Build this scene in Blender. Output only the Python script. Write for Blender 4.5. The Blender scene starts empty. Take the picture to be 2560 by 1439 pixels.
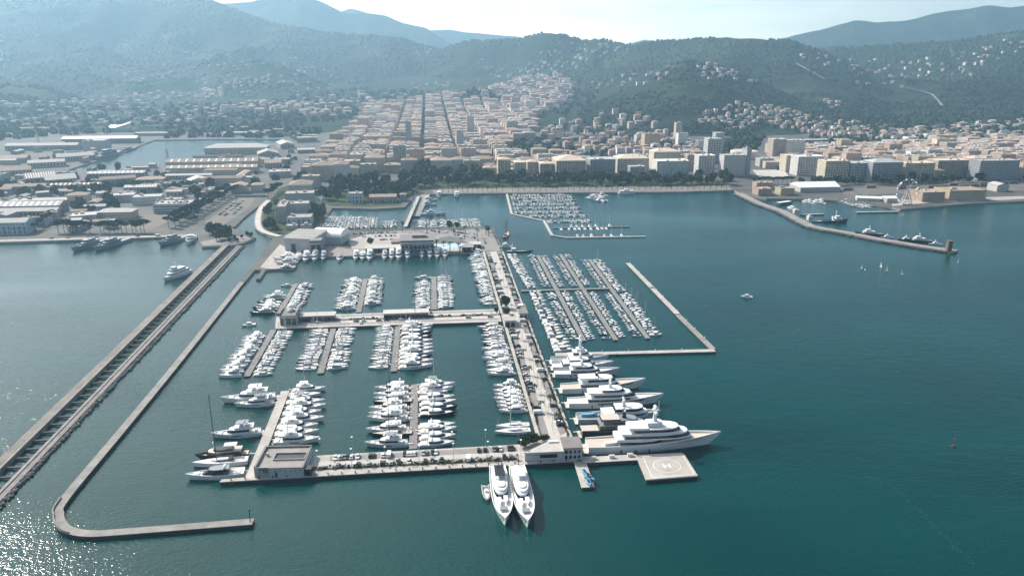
import bpy, bmesh, math, random
import numpy as np
from mathutils import Vector, Matrix
from mathutils.geometry import tessellate_polygon

R = math.radians
SC = bpy.context.scene
COL = SC.collection
rnd = random.Random(7)

# ------------------------------------------------------------------ camera
F_PX, CX, CY = 1850.0, 1280.0, 719.5          # focal length and centre, in pixels of a 2560 wide frame
PITCH, CAM_H = R(17.5), 190.0
cam_d = bpy.data.cameras.new("camera")
cam = bpy.data.objects.new("camera", cam_d)
COL.objects.link(cam)
cam.location = (0, 0, CAM_H)
cam.rotation_euler = (R(90) - PITCH, 0, 0)
cam_d.sensor_width = 36.0
cam_d.lens = F_PX / 2560 * 36.0
cam_d.clip_start, cam_d.clip_end = 1.0, 60000.0
SC.camera = cam
SP, CP = math.sin(PITCH), math.cos(PITCH)

def G(px, py, z=0.0):
    """Point of the level plane z seen at a pixel of the survey photograph."""
    v = (py - CY) / F_PX
    down = SP + v * CP
    fwd = CP - v * SP
    k = (CAM_H - z) / down
    return Vector(((px - CX) / F_PX * k, fwd * k, z))

def zat(py, Y):
    """Height seen at image row py when standing Y metres ahead."""
    v = (py - CY) / F_PX
    return CAM_H - Y * (SP + v * CP) / (CP - v * SP)

def tan_of(px, py=140.0):
    v = (py - CY) / F_PX
    return (px - CX) / F_PX / (CP - v * SP)

def pix(p):
    x, y, z = p[0], p[1], p[2] - CAM_H
    fw = y * CP - z * SP
    up = y * SP + z * CP
    return CX + F_PX * x / fw, CY - F_PX * up / fw

# ------------------------------------------------------------------ sun, sky, exposure
SUN_AZ, SUN_EL = R(-52.0), R(40.0)            # azimuth from straight ahead (+Y), to the left
sun_dir = Vector((math.sin(SUN_AZ) * math.cos(SUN_EL), math.cos(SUN_AZ) * math.cos(SUN_EL), math.sin(SUN_EL)))
sd = bpy.data.lights.new("sun", "SUN")
sd.energy, sd.angle, sd.color = 5.0, R(0.55), (1.0, 0.945, 0.87)
sun = bpy.data.objects.new("sun", sd)
COL.objects.link(sun)
sun.rotation_euler = (-sun_dir).to_track_quat('-Z', 'Y').to_euler()
sun.location = (-800, 500, 900)

AUREOLE = 20.0
CLOUD_LO, CLOUD_HI = 4.5, 17.0                # radiance of the cloud bank away from / towards the sun, before the 0.1 strength
W = bpy.data.worlds.new("World")
SC.world = W
W.use_nodes = True
nt = W.node_tree
nt.nodes.clear()
wo = nt.nodes.new("ShaderNodeOutputWorld")
bg = nt.nodes.new("ShaderNodeBackground")
bg.inputs["Strength"].default_value = 0.08
sky = nt.nodes.new("ShaderNodeTexSky")
sky.sky_type = 'NISHITA'
sky.sun_disc = False
sky.sun_elevation, sky.sun_rotation = SUN_EL, SUN_AZ
sky.altitude, sky.air_density, sky.dust_density, sky.ozone_density = 150, 1.0, 0.6, 1.5
# bright cloud bank low over the horizon, brighter towards the sun, broken up by noise
tc = nt.nodes.new("ShaderNodeTexCoord")
def wn(kind, **kw):
    q = nt.nodes.new(kind)
    for k, v in kw.items():
        setattr(q, k, v)
    return q
sep = wn("ShaderNodeSeparateXYZ")
nt.links.new(tc.outputs["Generated"], sep.inputs[0])
low = wn("ShaderNodeMapRange", interpolation_type='SMOOTHSTEP')
for k, v in (("From Min", 0.02), ("From Max", 0.20), ("To Min", 1.0), ("To Max", 0.0)):
    low.inputs[k].default_value = v
nt.links.new(sep.outputs["Z"], low.inputs["Value"])
mp = wn("ShaderNodeMapping")
mp.inputs["Scale"].default_value = (1.6, 1.6, 9.0)
nz = wn("ShaderNodeTexNoise")
nz.inputs["Scale"].default_value, nz.inputs["Detail"].default_value = 3.0, 6.0
nt.links.new(tc.outputs["Generated"], mp.inputs["Vector"])
nt.links.new(mp.outputs["Vector"], nz.inputs["Vector"])
cr = wn("ShaderNodeMapRange")
for k, v in (("From Min", 0.35), ("From Max", 0.65), ("To Min", 0.62), ("To Max", 1.0)):
    cr.inputs[k].default_value = v
nt.links.new(nz.outputs["Fac"], cr.inputs["Value"])
dot = wn("ShaderNodeVectorMath", operation='DOT_PRODUCT')
dot.inputs[1].default_value = (math.sin(R(-22)), math.cos(R(-22)), 0)
nt.links.new(tc.outputs["Generated"], dot.inputs[0])
glow = wn("ShaderNodeMapRange")
for k, v in (("From Min", 0.55), ("From Max", 1.0), ("To Min", CLOUD_LO), ("To Max", CLOUD_HI)):
    glow.inputs[k].default_value = v
nt.links.new(dot.outputs["Value"], glow.inputs["Value"])
m1 = wn("ShaderNodeMath", operation='MULTIPLY')
m2 = wn("ShaderNodeMath", operation='MULTIPLY')
nt.links.new(low.outputs["Result"], m1.inputs[0])
nt.links.new(cr.outputs["Result"], m1.inputs[1])
nt.links.new(m1.outputs[0], m2.inputs[0])
nt.links.new(glow.outputs["Result"], m2.inputs[1])
sdot = wn("ShaderNodeVectorMath", operation='DOT_PRODUCT')       # pale aureole of the hazy air round the sun
sdot.inputs[1].default_value = sun_dir
nt.links.new(tc.outputs["Generated"], sdot.inputs[0])
aur = wn("ShaderNodeMapRange", interpolation_type='SMOOTHSTEP')
for k, v in (("From Min", 0.60), ("From Max", 1.0), ("To Min", 0.0), ("To Max", AUREOLE)):
    aur.inputs[k].default_value = v
nt.links.new(sdot.outputs["Value"], aur.inputs["Value"])
m3 = wn("ShaderNodeMath", operation='ADD')
nt.links.new(m2.outputs[0], m3.inputs[0])
nt.links.new(aur.outputs["Result"], m3.inputs[1])
cl = wn("ShaderNodeVectorMath", operation='SCALE')
cl.inputs[0].default_value = (1.0, 0.93, 0.78)
nt.links.new(m3.outputs[0], cl.inputs["Scale"])
ad = wn("ShaderNodeVectorMath", operation='ADD')
nt.links.new(sky.outputs["Color"], ad.inputs[0])
nt.links.new(cl.outputs["Vector"], ad.inputs[1])
nt.links.new(ad.outputs["Vector"], bg.inputs["Color"])
nt.links.new(bg.outputs["Background"], wo.inputs["Surface"])

SC.view_settings.view_transform = 'Standard'
SC.view_settings.look = 'None'
SC.view_settings.exposure = 0.42
SC.view_settings.gamma = 1.0
SC.render.engine = 'CYCLES'
SC.cycles.use_denoising = True
SC.cycles.max_bounces = 4
SC.cycles.diffuse_bounces = 2
SC.cycles.glossy_bounces = 2
SC.cycles.transmission_bounces = 2
SC.cycles.volume_bounces = 1
SC.cycles.sample_clamp_indirect = 6.0

# ------------------------------------------------------------------ materials
MATS = {}

def mat(name, col, rough=0.6, metal=0.0, var=0.12, scale=0.4, col2=None, obj_var=0.0, spec=0.5, stretch=None):
    """Procedural material: base colour broken up by noise, optionally drifting to a second colour."""
    if name in MATS:
        return MATS[name]
    m = bpy.data.materials.new(name)
    m.use_nodes = True
    n, l = m.node_tree.nodes, m.node_tree.links
    b = n["Principled BSDF"]
    b.inputs["Roughness"].default_value = rough
    b.inputs["Metallic"].default_value = metal
    b.inputs["Specular IOR Level"].default_value = spec
    t = n.new("ShaderNodeTexCoord")
    nz = n.new("ShaderNodeTexNoise")
    nz.inputs["Scale"].default_value = scale
    nz.inputs["Detail"].default_value = 5.0
    nz.inputs["Roughness"].default_value = 0.65
    if stretch:
        mp = n.new("ShaderNodeMapping")
        mp.inputs["Scale"].default_value = stretch
        l.new(t.outputs["Object"], mp.inputs["Vector"])
        l.new(mp.outputs["Vector"], nz.inputs["Vector"])
    else:
        l.new(t.outputs["Object"], nz.inputs["Vector"])
    cr = n.new("ShaderNodeValToRGB")
    c2 = col2 or tuple(min(1, c * (1 + var)) for c in col)
    c1 = col if col2 else tuple(c * (1 - var) for c in col)
    cr.color_ramp.elements[0].position, cr.color_ramp.elements[1].position = 0.32, 0.68
    cr.color_ramp.elements[0].color = (*c1, 1)
    cr.color_ramp.elements[1].color = (*c2, 1)
    l.new(nz.outputs["Fac"], cr.inputs["Fac"])
    out = cr.outputs["Color"]
    if obj_var:
        oi = n.new("ShaderNodeObjectInfo")
        hs = n.new("ShaderNodeHueSaturation")
        mr = n.new("ShaderNodeMapRange")
        mr.inputs["To Min"].default_value, mr.inputs["To Max"].default_value = 1 - obj_var, 1 + obj_var
        l.new(oi.outputs["Random"], mr.inputs["Value"])
        l.new(mr.outputs["Result"], hs.inputs["Value"])
        l.new(out, hs.inputs["Color"])
        out = hs.outputs["Color"]
    l.new(out, b.inputs["Base Color"])
    MATS[name] = m
    return m

def water_material():
    m = bpy.data.materials.new("sea_water")
    m.use_nodes = True
    n, l = m.node_tree.nodes, m.node_tree.links
    b = n["Principled BSDF"]
    b.inputs["Roughness"].default_value = 0.13
    b.inputs["IOR"].default_value = 1.333
    b.inputs["Specular IOR Level"].default_value = 0.38
    t = n.new("ShaderNodeTexCoord")
    def noise(scale, detail, stretch=(1, 1, 1), rot=0.0):
        mp = n.new("ShaderNodeMapping")
        mp.inputs["Scale"].default_value = stretch
        mp.inputs["Rotation"].default_value = (0, 0, rot)
        l.new(t.outputs["Object"], mp.inputs["Vector"])
        z = n.new("ShaderNodeTexNoise")
        z.inputs["Scale"].default_value = scale
        z.inputs["Detail"].default_value = detail
        l.new(mp.outputs["Vector"], z.inputs["Vector"])
        return z
    patch = noise(0.006, 4, (1, 2.2, 1), R(20))
    cr = n.new("ShaderNodeValToRGB")
    cr.color_ramp.elements[0].position, cr.color_ramp.elements[1].position = 0.3, 0.7
    cr.color_ramp.elements[0].color = (0.0002, 0.0290, 0.0272, 1)
    cr.color_ramp.elements[1].color = (0.0004, 0.045, 0.0425, 1)
    l.new(patch.outputs["Fac"], cr.inputs["Fac"])
    l.new(cr.outputs["Color"], b.inputs["Base Color"])
    w1 = noise(0.5, 3, (1, 1.7, 1), R(-25))
    w2 = noise(0.09, 3, (1, 2.0, 1), R(15))
    b1 = n.new("ShaderNodeBump")
    b1.inputs["Strength"].default_value, b1.inputs["Distance"].default_value = 1.0, 0.36
    b2 = n.new("ShaderNodeBump")
    b2.inputs["Strength"].default_value, b2.inputs["Distance"].default_value = 1.0, 0.36
    calm = n.new("ShaderNodeMapRange")            # calm lanes and ruffled patches
    for k_, v_ in (("From Min", 0.36), ("From Max", 0.62), ("To Min", 0.30), ("To Max", 1.0)):
        calm.inputs[k_].default_value = v_
    lanes = noise(0.0045, 5, (0.35, 1.6, 1), R(-12))
    l.new(lanes.outputs["Fac"], calm.inputs["Value"])
    l.new(calm.outputs["Result"], b1.inputs["Strength"])
    l.new(calm.outputs["Result"], b2.inputs["Strength"])
    l.new(w1.outputs["Fac"], b1.inputs["Height"])
    l.new(w2.outputs["Fac"], b2.inputs["Height"])
    l.new(b2.outputs["Normal"], b1.inputs["Normal"])
    l.new(b1.outputs["Normal"], b.inputs["Normal"])
    return m

# ------------------------------------------------------------------ mesh helpers
class MB:
    """Collects faces for ONE mesh."""
    def __init__(s):
        s.v, s.f, s.m = [], [], []
    def add(s, vs, fs, mi=0):
        o = len(s.v)
        s.v.extend(tuple(p) for p in vs)
        s.f.extend(tuple(i + o for i in f) for f in fs)
        s.m.extend([mi] * len(fs))
        return s
    def box(s, cx, cy, cz, sx, sy, sz, rot=0.0, mi=0):
        """centre x, y, BASE z, full sizes"""
        c, q = math.cos(rot), math.sin(rot)
        vs = []
        for z in (cz, cz + sz):
            for dx, dy in ((-1, -1), (1, -1), (1, 1), (-1, 1)):
                x, y = dx * sx / 2, dy * sy / 2
                vs.append((cx + x * c - y * q, cy + x * q + y * c, z))
        return s.add(vs, [(0, 3, 2, 1), (4, 5, 6, 7), (0, 1, 5, 4), (1, 2, 6, 5), (2, 3, 7, 6), (3, 0, 4, 7)], mi)
    def prism(s, poly, z0, z1, top=None, mi=0, bottom=True):
        """poly: list of xy (counter-clockwise); top: list of xy of the upper outline (same count)"""
        n = len(poly)
        top = top or poly
        zz0 = z0 if isinstance(z0, (list, tuple)) else [z0] * n
        zz1 = z1 if isinstance(z1, (list, tuple)) else [z1] * n
        vs = [(p[0], p[1], zz0[i]) for i, p in enumerate(poly)] + [(p[0], p[1], zz1[i]) for i, p in enumerate(top)]
        fs = [(i, (i + 1) % n, n + (i + 1) % n, n + i) for i in range(n)]
        tri = tessellate_polygon([[Vector((p[0], p[1], 0)) for p in top]])
        fs += [tuple(n + i for i in up3(t, top)) for t in tri]
        if bottom:
            fs += [tuple(reversed(up3(t, poly))) for t in tri]
        return s.add(vs, fs, mi)
    def tube(s, p0, p1, r0, r1=None, n=6, mi=0):
        r1 = r0 if r1 is None else r1
        p0, p1 = Vector(p0), Vector(p1)
        d = (p1 - p0).normalized()
        a = d.orthogonal().normalized()
        b = d.cross(a)
        vs = []
        for p, r in ((p0, r0), (p1, r1)):
            for k in range(n):
                t = 2 * math.pi * k / n
                vs.append(p + a * (r * math.cos(t)) + b * (r * math.sin(t)))
        fs = [(k, (k + 1) % n, n + (k + 1) % n, n + k) for k in range(n)]
        fs += [tuple(range(n - 1, -1, -1)), tuple(range(n, 2 * n))]
        return s.add(vs, fs, mi)
    def loft(s, rings, close=True, caps=True, mi=0):
        """rings: lists of points, same count"""
        n = len(rings[0])
        vs = [p for r in rings for p in r]
        fs = []
        for k in range(len(rings) - 1):
            for i in range(n if close else n - 1):
                j = (i + 1) % n
                fs.append((k * n + i, k * n + j, (k + 1) * n + j, (k + 1) * n + i))
        if caps:
            fs.append(tuple(range(n - 1, -1, -1)))
            fs.append(tuple(range((len(rings) - 1) * n, len(rings) * n)))
        return s.add(vs, fs, mi)
    def ball(s, c, r, sz=1.0, n=8, m=5, mi=0):
        rings = []
        for i in range(m + 1):
            a = -math.pi / 2 + math.pi * i / m
            rr = max(r * math.cos(a), r * 0.02)
            rings.append([(c[0] + rr * math.cos(2 * math.pi * k / n), c[1] + rr * math.sin(2 * math.pi * k / n), c[2] + r * sz * math.sin(a)) for k in range(n)])
        return s.loft(rings, mi=mi)
    def mesh(s, name, mats, smooth=False):
        me = bpy.data.meshes.new(name)
        me.from_pydata(s.v, [], s.f)
        for q in (mats if isinstance(mats, (list, tuple)) else [mats]):
            me.materials.append(q)
        if any(s.m):
            me.polygons.foreach_set("material_index", s.m)
        if smooth:
            me.polygons.foreach_set("use_smooth", [True] * len(s.f))
        me.update()
        return me
    def build(s, name, mats, parent=None, loc=None, rotz=0.0, smooth=False, **tags):
        return obj(name, s.mesh(name, mats, smooth), parent, loc, rotz, **tags)

def up3(t, poly):
    a, b, c = (poly[i] for i in t)
    cr = (b[0] - a[0]) * (c[1] - a[1]) - (b[1] - a[1]) * (c[0] - a[0])
    return t if cr > 0 else tuple(reversed(t))

def tag(o, label=None, category=None, group=None, kind=None):
    for k, v in (("label", label), ("category", category), ("group", group), ("kind", kind)):
        if v:
            o[k] = v
    return o

def obj(name, data, parent=None, loc=None, rotz=0.0, **tags):
    o = bpy.data.objects.new(name, data)
    COL.objects.link(o)
    if parent is not None:
        o.parent = parent
    if loc is not None:
        o.location = loc
    if rotz:
        o.rotation_euler = (0, 0, rotz)
    return tag(o, **tags)

def thing(name, loc, rotz=0.0, **tags):
    return obj(name, None, None, loc, rotz, **tags)

KIDS = {}

def clone(src, loc, rotz=0.0, scale=None, **tags):
    """A copy of a thing with copies of its parts and sub-parts (mesh data shared)."""
    def walk(o, parent):
        c = o.copy()
        COL.objects.link(c)
        if parent is not None:
            c.parent = parent
        if o.name not in KIDS:
            KIDS[o.name] = list(o.children)
        for ch in KIDS[o.name]:
            walk(ch, c)
        return c
    c = walk(src, None)
    c.location = loc
    c.rotation_euler = (0, 0, rotz)
    if scale:
        c.scale = scale if isinstance(scale, (tuple, list)) else (scale,) * 3
    for k in ("label", "category", "group", "kind"):
        if k in tags and tags[k] is None and k in c:
            del c[k]
    return tag(c, **tags)

def drop(root):
    for ch in list(root.children):
        drop(ch)
    bpy.data.objects.remove(root)

ONES = "first second third fourth fifth sixth seventh eighth ninth tenth eleventh twelfth thirteenth fourteenth fifteenth sixteenth seventeenth eighteenth nineteenth".split()
TENS = {2: "twenty", 3: "thirty", 4: "forty", 5: "fifty", 6: "sixty", 7: "seventy", 8: "eighty", 9: "ninety"}

def nth(i):
    """0 -> first"""
    k = i + 1
    if k < 20:
        return ONES[k - 1]
    if k >= 100:
        return "hundred" + ("th" if k % 100 == 0 else "-and-" + nth(k % 100 - 1))
    t, u = divmod(k, 10)
    return TENS[t][:-1] + "ieth" if u == 0 else TENS[t] + "-" + ONES[u - 1]

def perp(a, b):
    d = (b - a)
    d.z = 0
    d.normalize()
    return d, Vector((-d.y, d.x, 0))

def strip_poly(a, b, w, w2=None):
    """Rectangle (ccw xy) around the line a-b with the given width(s)."""
    d, n = perp(a, b)
    w2 = w if w2 is None else w2
    return [(a - n * w / 2).xy, (b - n * w2 / 2).xy, (b + n * w2 / 2).xy, (a + n * w / 2).xy]

def ccw(poly):
    a = sum(poly[i][0] * poly[(i + 1) % len(poly)][1] - poly[(i + 1) % len(poly)][0] * poly[i][1] for i in range(len(poly)))
    return poly if a > 0 else list(reversed(poly))

# town grid: along the long pier (w) and across it (u)
AXIS = -math.atan(-tan_of(1068, 137))         # heading of the pier, from +Y towards -X
WD = Vector((-math.sin(-AXIS), math.cos(AXIS), 0)) if False else Vector((tan_of(1068, 137), 1, 0)).normalized()
UD = Vector((WD.y, -WD.x, 0))
ROT = math.atan2(UD.y, UD.x)                  # turn that lays local +X along UD
# ================================================================== SETTING
# ---- terrain: one height field on a polar grid, ridges placed at their real distances
def lerp_tab(tab, x):
    xs = [t[0] for t in tab]
    return np.interp(x, xs, [t[1] for t in tab])

NC, NR = 520, 330
px_cols = np.linspace(-420, 2980, NC)
tan_cols = (px_cols - CX) / F_PX / (CP - ((140 - CY) / F_PX) * SP)
Ys = np.concatenate([np.linspace(1780, 5600, 230), np.linspace(5630, 9300, NR - 230)])

def crest_z(py, Y):
    v = (py - CY) / F_PX
    return CAM_H - Y * (SP + v * CP) / (CP - v * SP)

# ridge: crest rows by column, crest distance by column, foot distance by column, shape exponent, back slope length
RIDGES = [
    # great hill, upper left
    dict(row=[(-420, -40), (0, -36), (300, -32), (430, -22), (545, 0), (640, 40), (700, 62), (820, 81), (872, 88), (1009, 96), (1043, 112), (1129, 130), (1300, 175), (1450, 240)],
         dist=[(-420, 5200), (0, 5400), (545, 5200), (900, 4700), (1129, 4600), (1450, 4400)],
         foot=[(-420, 2700), (0, 2850), (640, 3100), (900, 3300), (1129, 3500), (1450, 3600)], e=1.15, back=2600),
    # wooded spur at the foot of it
    dict(row=[(-420, 260), (330, 262), (450, 225), (560, 172), (640, 150), (700, 162), (790, 205), (850, 240), (930, 262), (2980, 270)],
         dist=[(-420, 3500), (2980, 3500)], foot=[(-420, 2850), (640, 2900), (2980, 2900)], e=0.9, back=900),
    dict(row=[(-420, 190), (0, 200), (90, 215), (180, 248), (300, 268), (2980, 275)],
         dist=[(-420, 2900), (2980, 2900)], foot=[(-420, 2150), (2980, 2200)], e=0.9, back=800),
    # hill in the middle
    dict(row=[(-420, 300), (900, 240), (1043, 150), (1129, 117), (1181, 103), (1301, 100), (1340, 88), (1363, 84), (1400, 88), (1456, 100), (1507, 98), (1559, 110), (1640, 122), (1800, 160), (2000, 240), (2980, 300)],
         dist=[(-420, 4300), (1129, 4400), (1363, 4000), (1560, 3900), (2980, 3800)],
         foot=[(-420, 3500), (1129, 3400), (1363, 3000), (1560, 2700), (2980, 2700)], e=1.0, back=2000),
    # low wooded knoll inside the town
    dict(row=[(-420, 300), (1100, 262), (1150, 238), (1185, 224), (1220, 228), (1250, 245), (1290, 262), (2980, 300)],
         dist=[(-420, 2750), (2980, 2750)], foot=[(-420, 2550), (2980, 2550)], e=0.7, back=260),
    # long spur coming down to the town, right of the middle
    dict(row=[(-420, 320), (1380, 300), (1500, 262), (1580, 225), (1660, 180), (1720, 150), (1800, 165), (1900, 210), (2000, 250), (2200, 300), (2980, 320)],
         dist=[(-420, 2500), (1500, 2450), (1720, 2600), (2000, 2500), (2980, 2500)],
         foot=[(-420, 2000), (1380, 1950), (1500, 1850), (1700, 1800), (1850, 1780), (2000, 1800), (2980, 2000)], e=0.95, back=1100),
    dict(row=[(-420, 300), (1380, 220), (1500, 150), (1610, 104), (1714, 101), (1760, 97), (1817, 93), (1850, 96), (1886, 98), (1969, 100), (2044, 126), (2130, 160), (2260, 215), (2400, 260), (2980, 320)],
         dist=[(-420, 3600), (1610, 3700), (1817, 3400), (2044, 3200), (2980, 3000)],
         foot=[(-420, 2600), (1500, 2350), (1817, 2250), (2044, 2050), (2980, 2000)], e=1.05, back=1800),
    # near ridge on the right
    dict(row=[(-420, 330), (1850, 240), (1960, 165), (2044, 127), (2092, 120), (2137, 118), (2264, 110), (2402, 100), (2470, 88), (2532, 80), (2600, 82), (2980, 60)],
         dist=[(-420, 4000), (2044, 3900), (2532, 3700), (2980, 3500)],
         foot=[(-420, 2500), (2044, 2350), (2300, 2150), (2560, 2050), (2980, 1950)], e=1.2, back=2000),
    # far ridge on the right
    dict(row=[(-420, 300), (1800, 150), (1948, 98), (2051, 72), (2127, 50), (2178, 57), (2247, 53), (2316, 34), (2400, 22), (2453, 12), (2505, 19), (2560, 14), (2980, -30)],
         dist=[(-420, 6400), (2980, 6200)], foot=[(-420, 4900), (2980, 4700)], e=1.0, back=2600),
    # second ridge on the left
    dict(row=[(-420, -20), (400, -10), (545, 12), (610, 8), (640, 5), (700, -12), (760, -16), (820, 7), (865, 31), (933, 34), (971, 40), (1006, 57), (1067, 70), (1140, 118), (1300, 160), (2980, 300)],
         dist=[(-420, 7000), (2980, 7000)], foot=[(-420, 5800), (2980, 5800)], e=1.0, back=2600),
    # last ridge
    dict(row=[(-420, 60), (820, 40), (880, 22), (920, 30), (1000, 60), (1060, 76), (1119, 74), (1181, 82), (1298, 93), (1400, 112), (1559, 112), (1610, 100), (1662, 105), (1760, 112), (2980, 140)],
         dist=[(-420, 8400), (2980, 8400)], foot=[(-420, 7400), (2980, 7400)], e=1.0, back=1500),
]

_perm = np.random.RandomState(3).permutation(512)
_perm = np.concatenate([_perm, _perm, _perm])

def vnoise(x, y):
    xi, yi = np.floor(x).astype(int), np.floor(y).astype(int)
    xf, yf = x - xi, y - yi
    u, v = xf * xf * (3 - 2 * xf), yf * yf * (3 - 2 * yf)
    h = lambda a, b: _perm[(_perm[a & 511] + b) & 511] / 511.0
    return (h(xi, yi) * (1 - u) + h(xi + 1, yi) * u) * (1 - v) + (h(xi, yi + 1) * (1 - u) + h(xi + 1, yi + 1) * u) * v

def fbm(x, y, o=4):
    s, a, t = 0, 1.0, 0
    for k in range(o):
        s = s + a * vnoise(x * 2 ** k + 17 * k, y * 2 ** k + 31 * k)
        t += a
        a *= 0.5
    return s / t

def base_z(pxv, Y):
    flat = np.interp(pxv, [-420, 150, 730, 800, 1820, 1900, 2980], [1, 1, 1, 1, 1, 1, 1])
    up = np.interp(Y, [1780, 1840, 2000, 2600, 3500, 4500, 20000], [-4.0, 1.2, 3.2, 10, 34, 70, 110])
    val = np.exp(-((pxv - 1330) / 330.0) ** 2)
    return up * flat + val * np.interp(Y, [2300, 3300, 4200], [0, 26, 60])

def terrain_z(pxv, Y):
    pxv, Y = np.asarray(pxv, float), np.asarray(Y, float)
    X = (pxv - CX) / F_PX / (CP - ((140 - CY) / F_PX) * SP) * Y
    b = base_z(pxv, Y)
    z = b.copy()
    n1 = fbm(X / 620.0 + 5, Y / 620.0 + 9, 4)
    n2 = 1 - np.abs(2 * fbm(X / 560.0 + 40, Y / 900.0 + 3, 3) - 1)
    n3 = fbm(X / 130.0, Y / 130.0, 2)
    n4 = fbm(X / 300.0 + 77, Y / 300.0 + 13, 3)
    for r in RIDGES:
        D = lerp_tab(r['dist'], pxv)
        Ft = lerp_tab(r['foot'], pxv)
        top = crest_z(lerp_tab(r['row'], pxv), D)
        top = np.maximum(top, -30)
        s = np.clip((Y - Ft) / (D - Ft), 0, 1)
        prof = s ** r['e']
        prof = prof * (1 - 0.25 * (1 - s)) 
        wg = 1 - s ** 4
        mod = 1 - wg * 1.05 * (0.84 - n2) - 0.6 * wg * (n1 - 0.5)
        mod = np.where(s > 0.6, np.minimum(mod, 1.03), mod)
        prof = prof * np.clip(mod, 0.18, 1.25)
        bk = np.clip((Y - D) / r['back'], 0, 1)
        prof = np.where(Y > D, 1 - 0.9 * bk ** 1.4, prof)
        zz = top * prof
        zz = zz + np.clip(zz, 0, 60) / 60 * ((n3 - 0.5) * 16 + (1 - s) * (n4 - 0.5) * 80)
        z = np.where(zz > z, zz, z)
    return z

def ground_z(x, y):
    """Terrain height at a world point (2.0 on the flat land by the shore)."""
    p = CX + (x / y) * F_PX * (CP - ((140 - CY) / F_PX) * SP)
    return max(2.0, float(terrain_z(np.array([p]), np.array([y]))[0]))

PXg, Yg = np.meshgrid(px_cols, Ys)
Zg = terrain_z(PXg, Yg)
Xg = (PXg - CX) / F_PX / (CP - ((140 - CY) / F_PX) * SP) * Yg

def hills_material():
    m = bpy.data.materials.new("wooded_hillside")
    m.use_nodes = True
    n, l = m.node_tree.nodes, m.node_tree.links
    b = n["Principled BSDF"]
    b.inputs["Roughness"].default_value = 0.95
    b.inputs["Specular IOR Level"].default_value = 0.1
    t = n.new("ShaderNodeTexCoord")
    def noise(sc, det):
        z = n.new("ShaderNodeTexNoise")
        z.inputs["Scale"].default_value, z.inputs["Detail"].default_value = sc, det
        z.inputs["Roughness"].default_value = 0.6
        l.new(t.outputs["Object"], z.inputs["Vector"])
        return z
    a, c, d = noise(0.004, 6), noise(0.035, 5), noise(0.0016, 4)
    ra = n.new("ShaderNodeValToRGB")
    e = ra.color_ramp.elements
    e[0].position, e[0].color = 0.30, (0.008, 0.018, 0.012, 1)
    e[1].position, e[1].color = 0.60, (0.020, 0.036, 0.017, 1)
    x = ra.color_ramp.elements.new(0.74)
    x.color = (0.085, 0.092, 0.052, 1)
    rc = n.new("ShaderNodeValToRGB")
    rc.color_ramp.elements[0].position, rc.color_ramp.elements[1].position = 0.36, 0.64
    rc.color_ramp.elements[0].color, rc.color_ramp.elements[1].color = (0.55, 0.55, 0.55, 1), (1.3, 1.3, 1.2, 1)
    mx = n.new("ShaderNodeMix")
    mx.data_type, mx.blend_type = 'RGBA', 'MULTIPLY'
    mx.inputs[0].default_value = 1.0
    l.new(a.outputs["Fac"], ra.inputs["Fac"])
    l.new(c.outputs["Fac"], rc.inputs["Fac"])
    l.new(ra.outputs["Color"], mx.inputs[6])
    l.new(rc.outputs["Color"], mx.inputs[7])
    l.new(mx.outputs[2], b.inputs["Base Color"])
    bp = n.new("ShaderNodeBump")
    bp.inputs["Strength"].default_value, bp.inputs["Distance"].default_value = 0.9, 9.0
    l.new(c.outputs["Fac"], bp.inputs["Height"])
    l.new(bp.outputs["Normal"], b.inputs["Normal"])
    return m

me = bpy.data.meshes.new("hills")
nv = NC * NR
me.vertices.add(nv)
co = np.stack([Xg, Yg, Zg], -1).reshape(-1, 3).astype(np.float32)
me.vertices.foreach_set("co", co.ravel())
ii, jj = np.meshgrid(np.arange(NR - 1), np.arange(NC - 1), indexing='ij')
q = np.stack([ii * NC + jj, ii * NC + jj + 1, (ii + 1) * NC + jj + 1, (ii + 1) * NC + jj], -1).reshape(-1, 4)
me.loops.add(q.size)
me.loops.foreach_set("vertex_index", q.ravel().astype(np.int32))
me.polygons.add(len(q))
me.polygons.foreach_set("loop_start", np.arange(0, q.size, 4, dtype=np.int32))
me.polygons.foreach_set("loop_total", np.full(len(q), 4, dtype=np.int32))
me.polygons.foreach_set("use_smooth", np.ones(len(q), dtype=bool))
me.materials.append(hills_material())
me.update()
me.validate()
obj("hills", me, kind="structure")

# ---- water
MB().add([(-9000, -600, 0), (9000, -600, 0), (9000, 2100, 0), (-9000, 2100, 0)], [(0, 1, 2, 3)]).build("water", water_material(), kind="structure")

# ---- land: one quay-edged sheet traced along the shoreline
LZ = 2.0
SHORE = [(-700, 612), (-100, 609), (0, 606), (240, 598), (430, 591), (474, 591), (493, 590), (499, 603), (505, 617), (583, 613),
         (612, 606), (640, 594), (626, 587), (576, 568), (588, 566), (608, 545), (638, 521), (668, 500), (672, 500),
         (648, 517), (639, 538), (639, 569), (652, 581), (682, 593), (684, 594), (640, 653), (601, 702), (612, 704), (637, 674),
         (654, 674), (640, 696), (651, 696), (665, 674), (683, 672), (733, 671), (741, 657), (740, 643), (824, 641), (883, 639.5), (960, 636.5), (1029, 633.7),
         (1170, 631), (1206, 628), (1259, 629), (1234, 567.5), (1197, 565.8), (1065, 571), (993, 571), (900, 574), (801, 575), (801, 565),
         (831, 520), (864, 520), (936, 522), (1012, 518), (1040, 487), (1077, 485), (1268, 482.5), (1700, 479.5), (1835, 475.5),
         (1857, 486), (1915, 496), (2008, 497), (2074, 500), (2150, 507), (2230, 518), (2251, 523), (2427, 508), (2560, 502.5), (3500, 478)]
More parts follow.
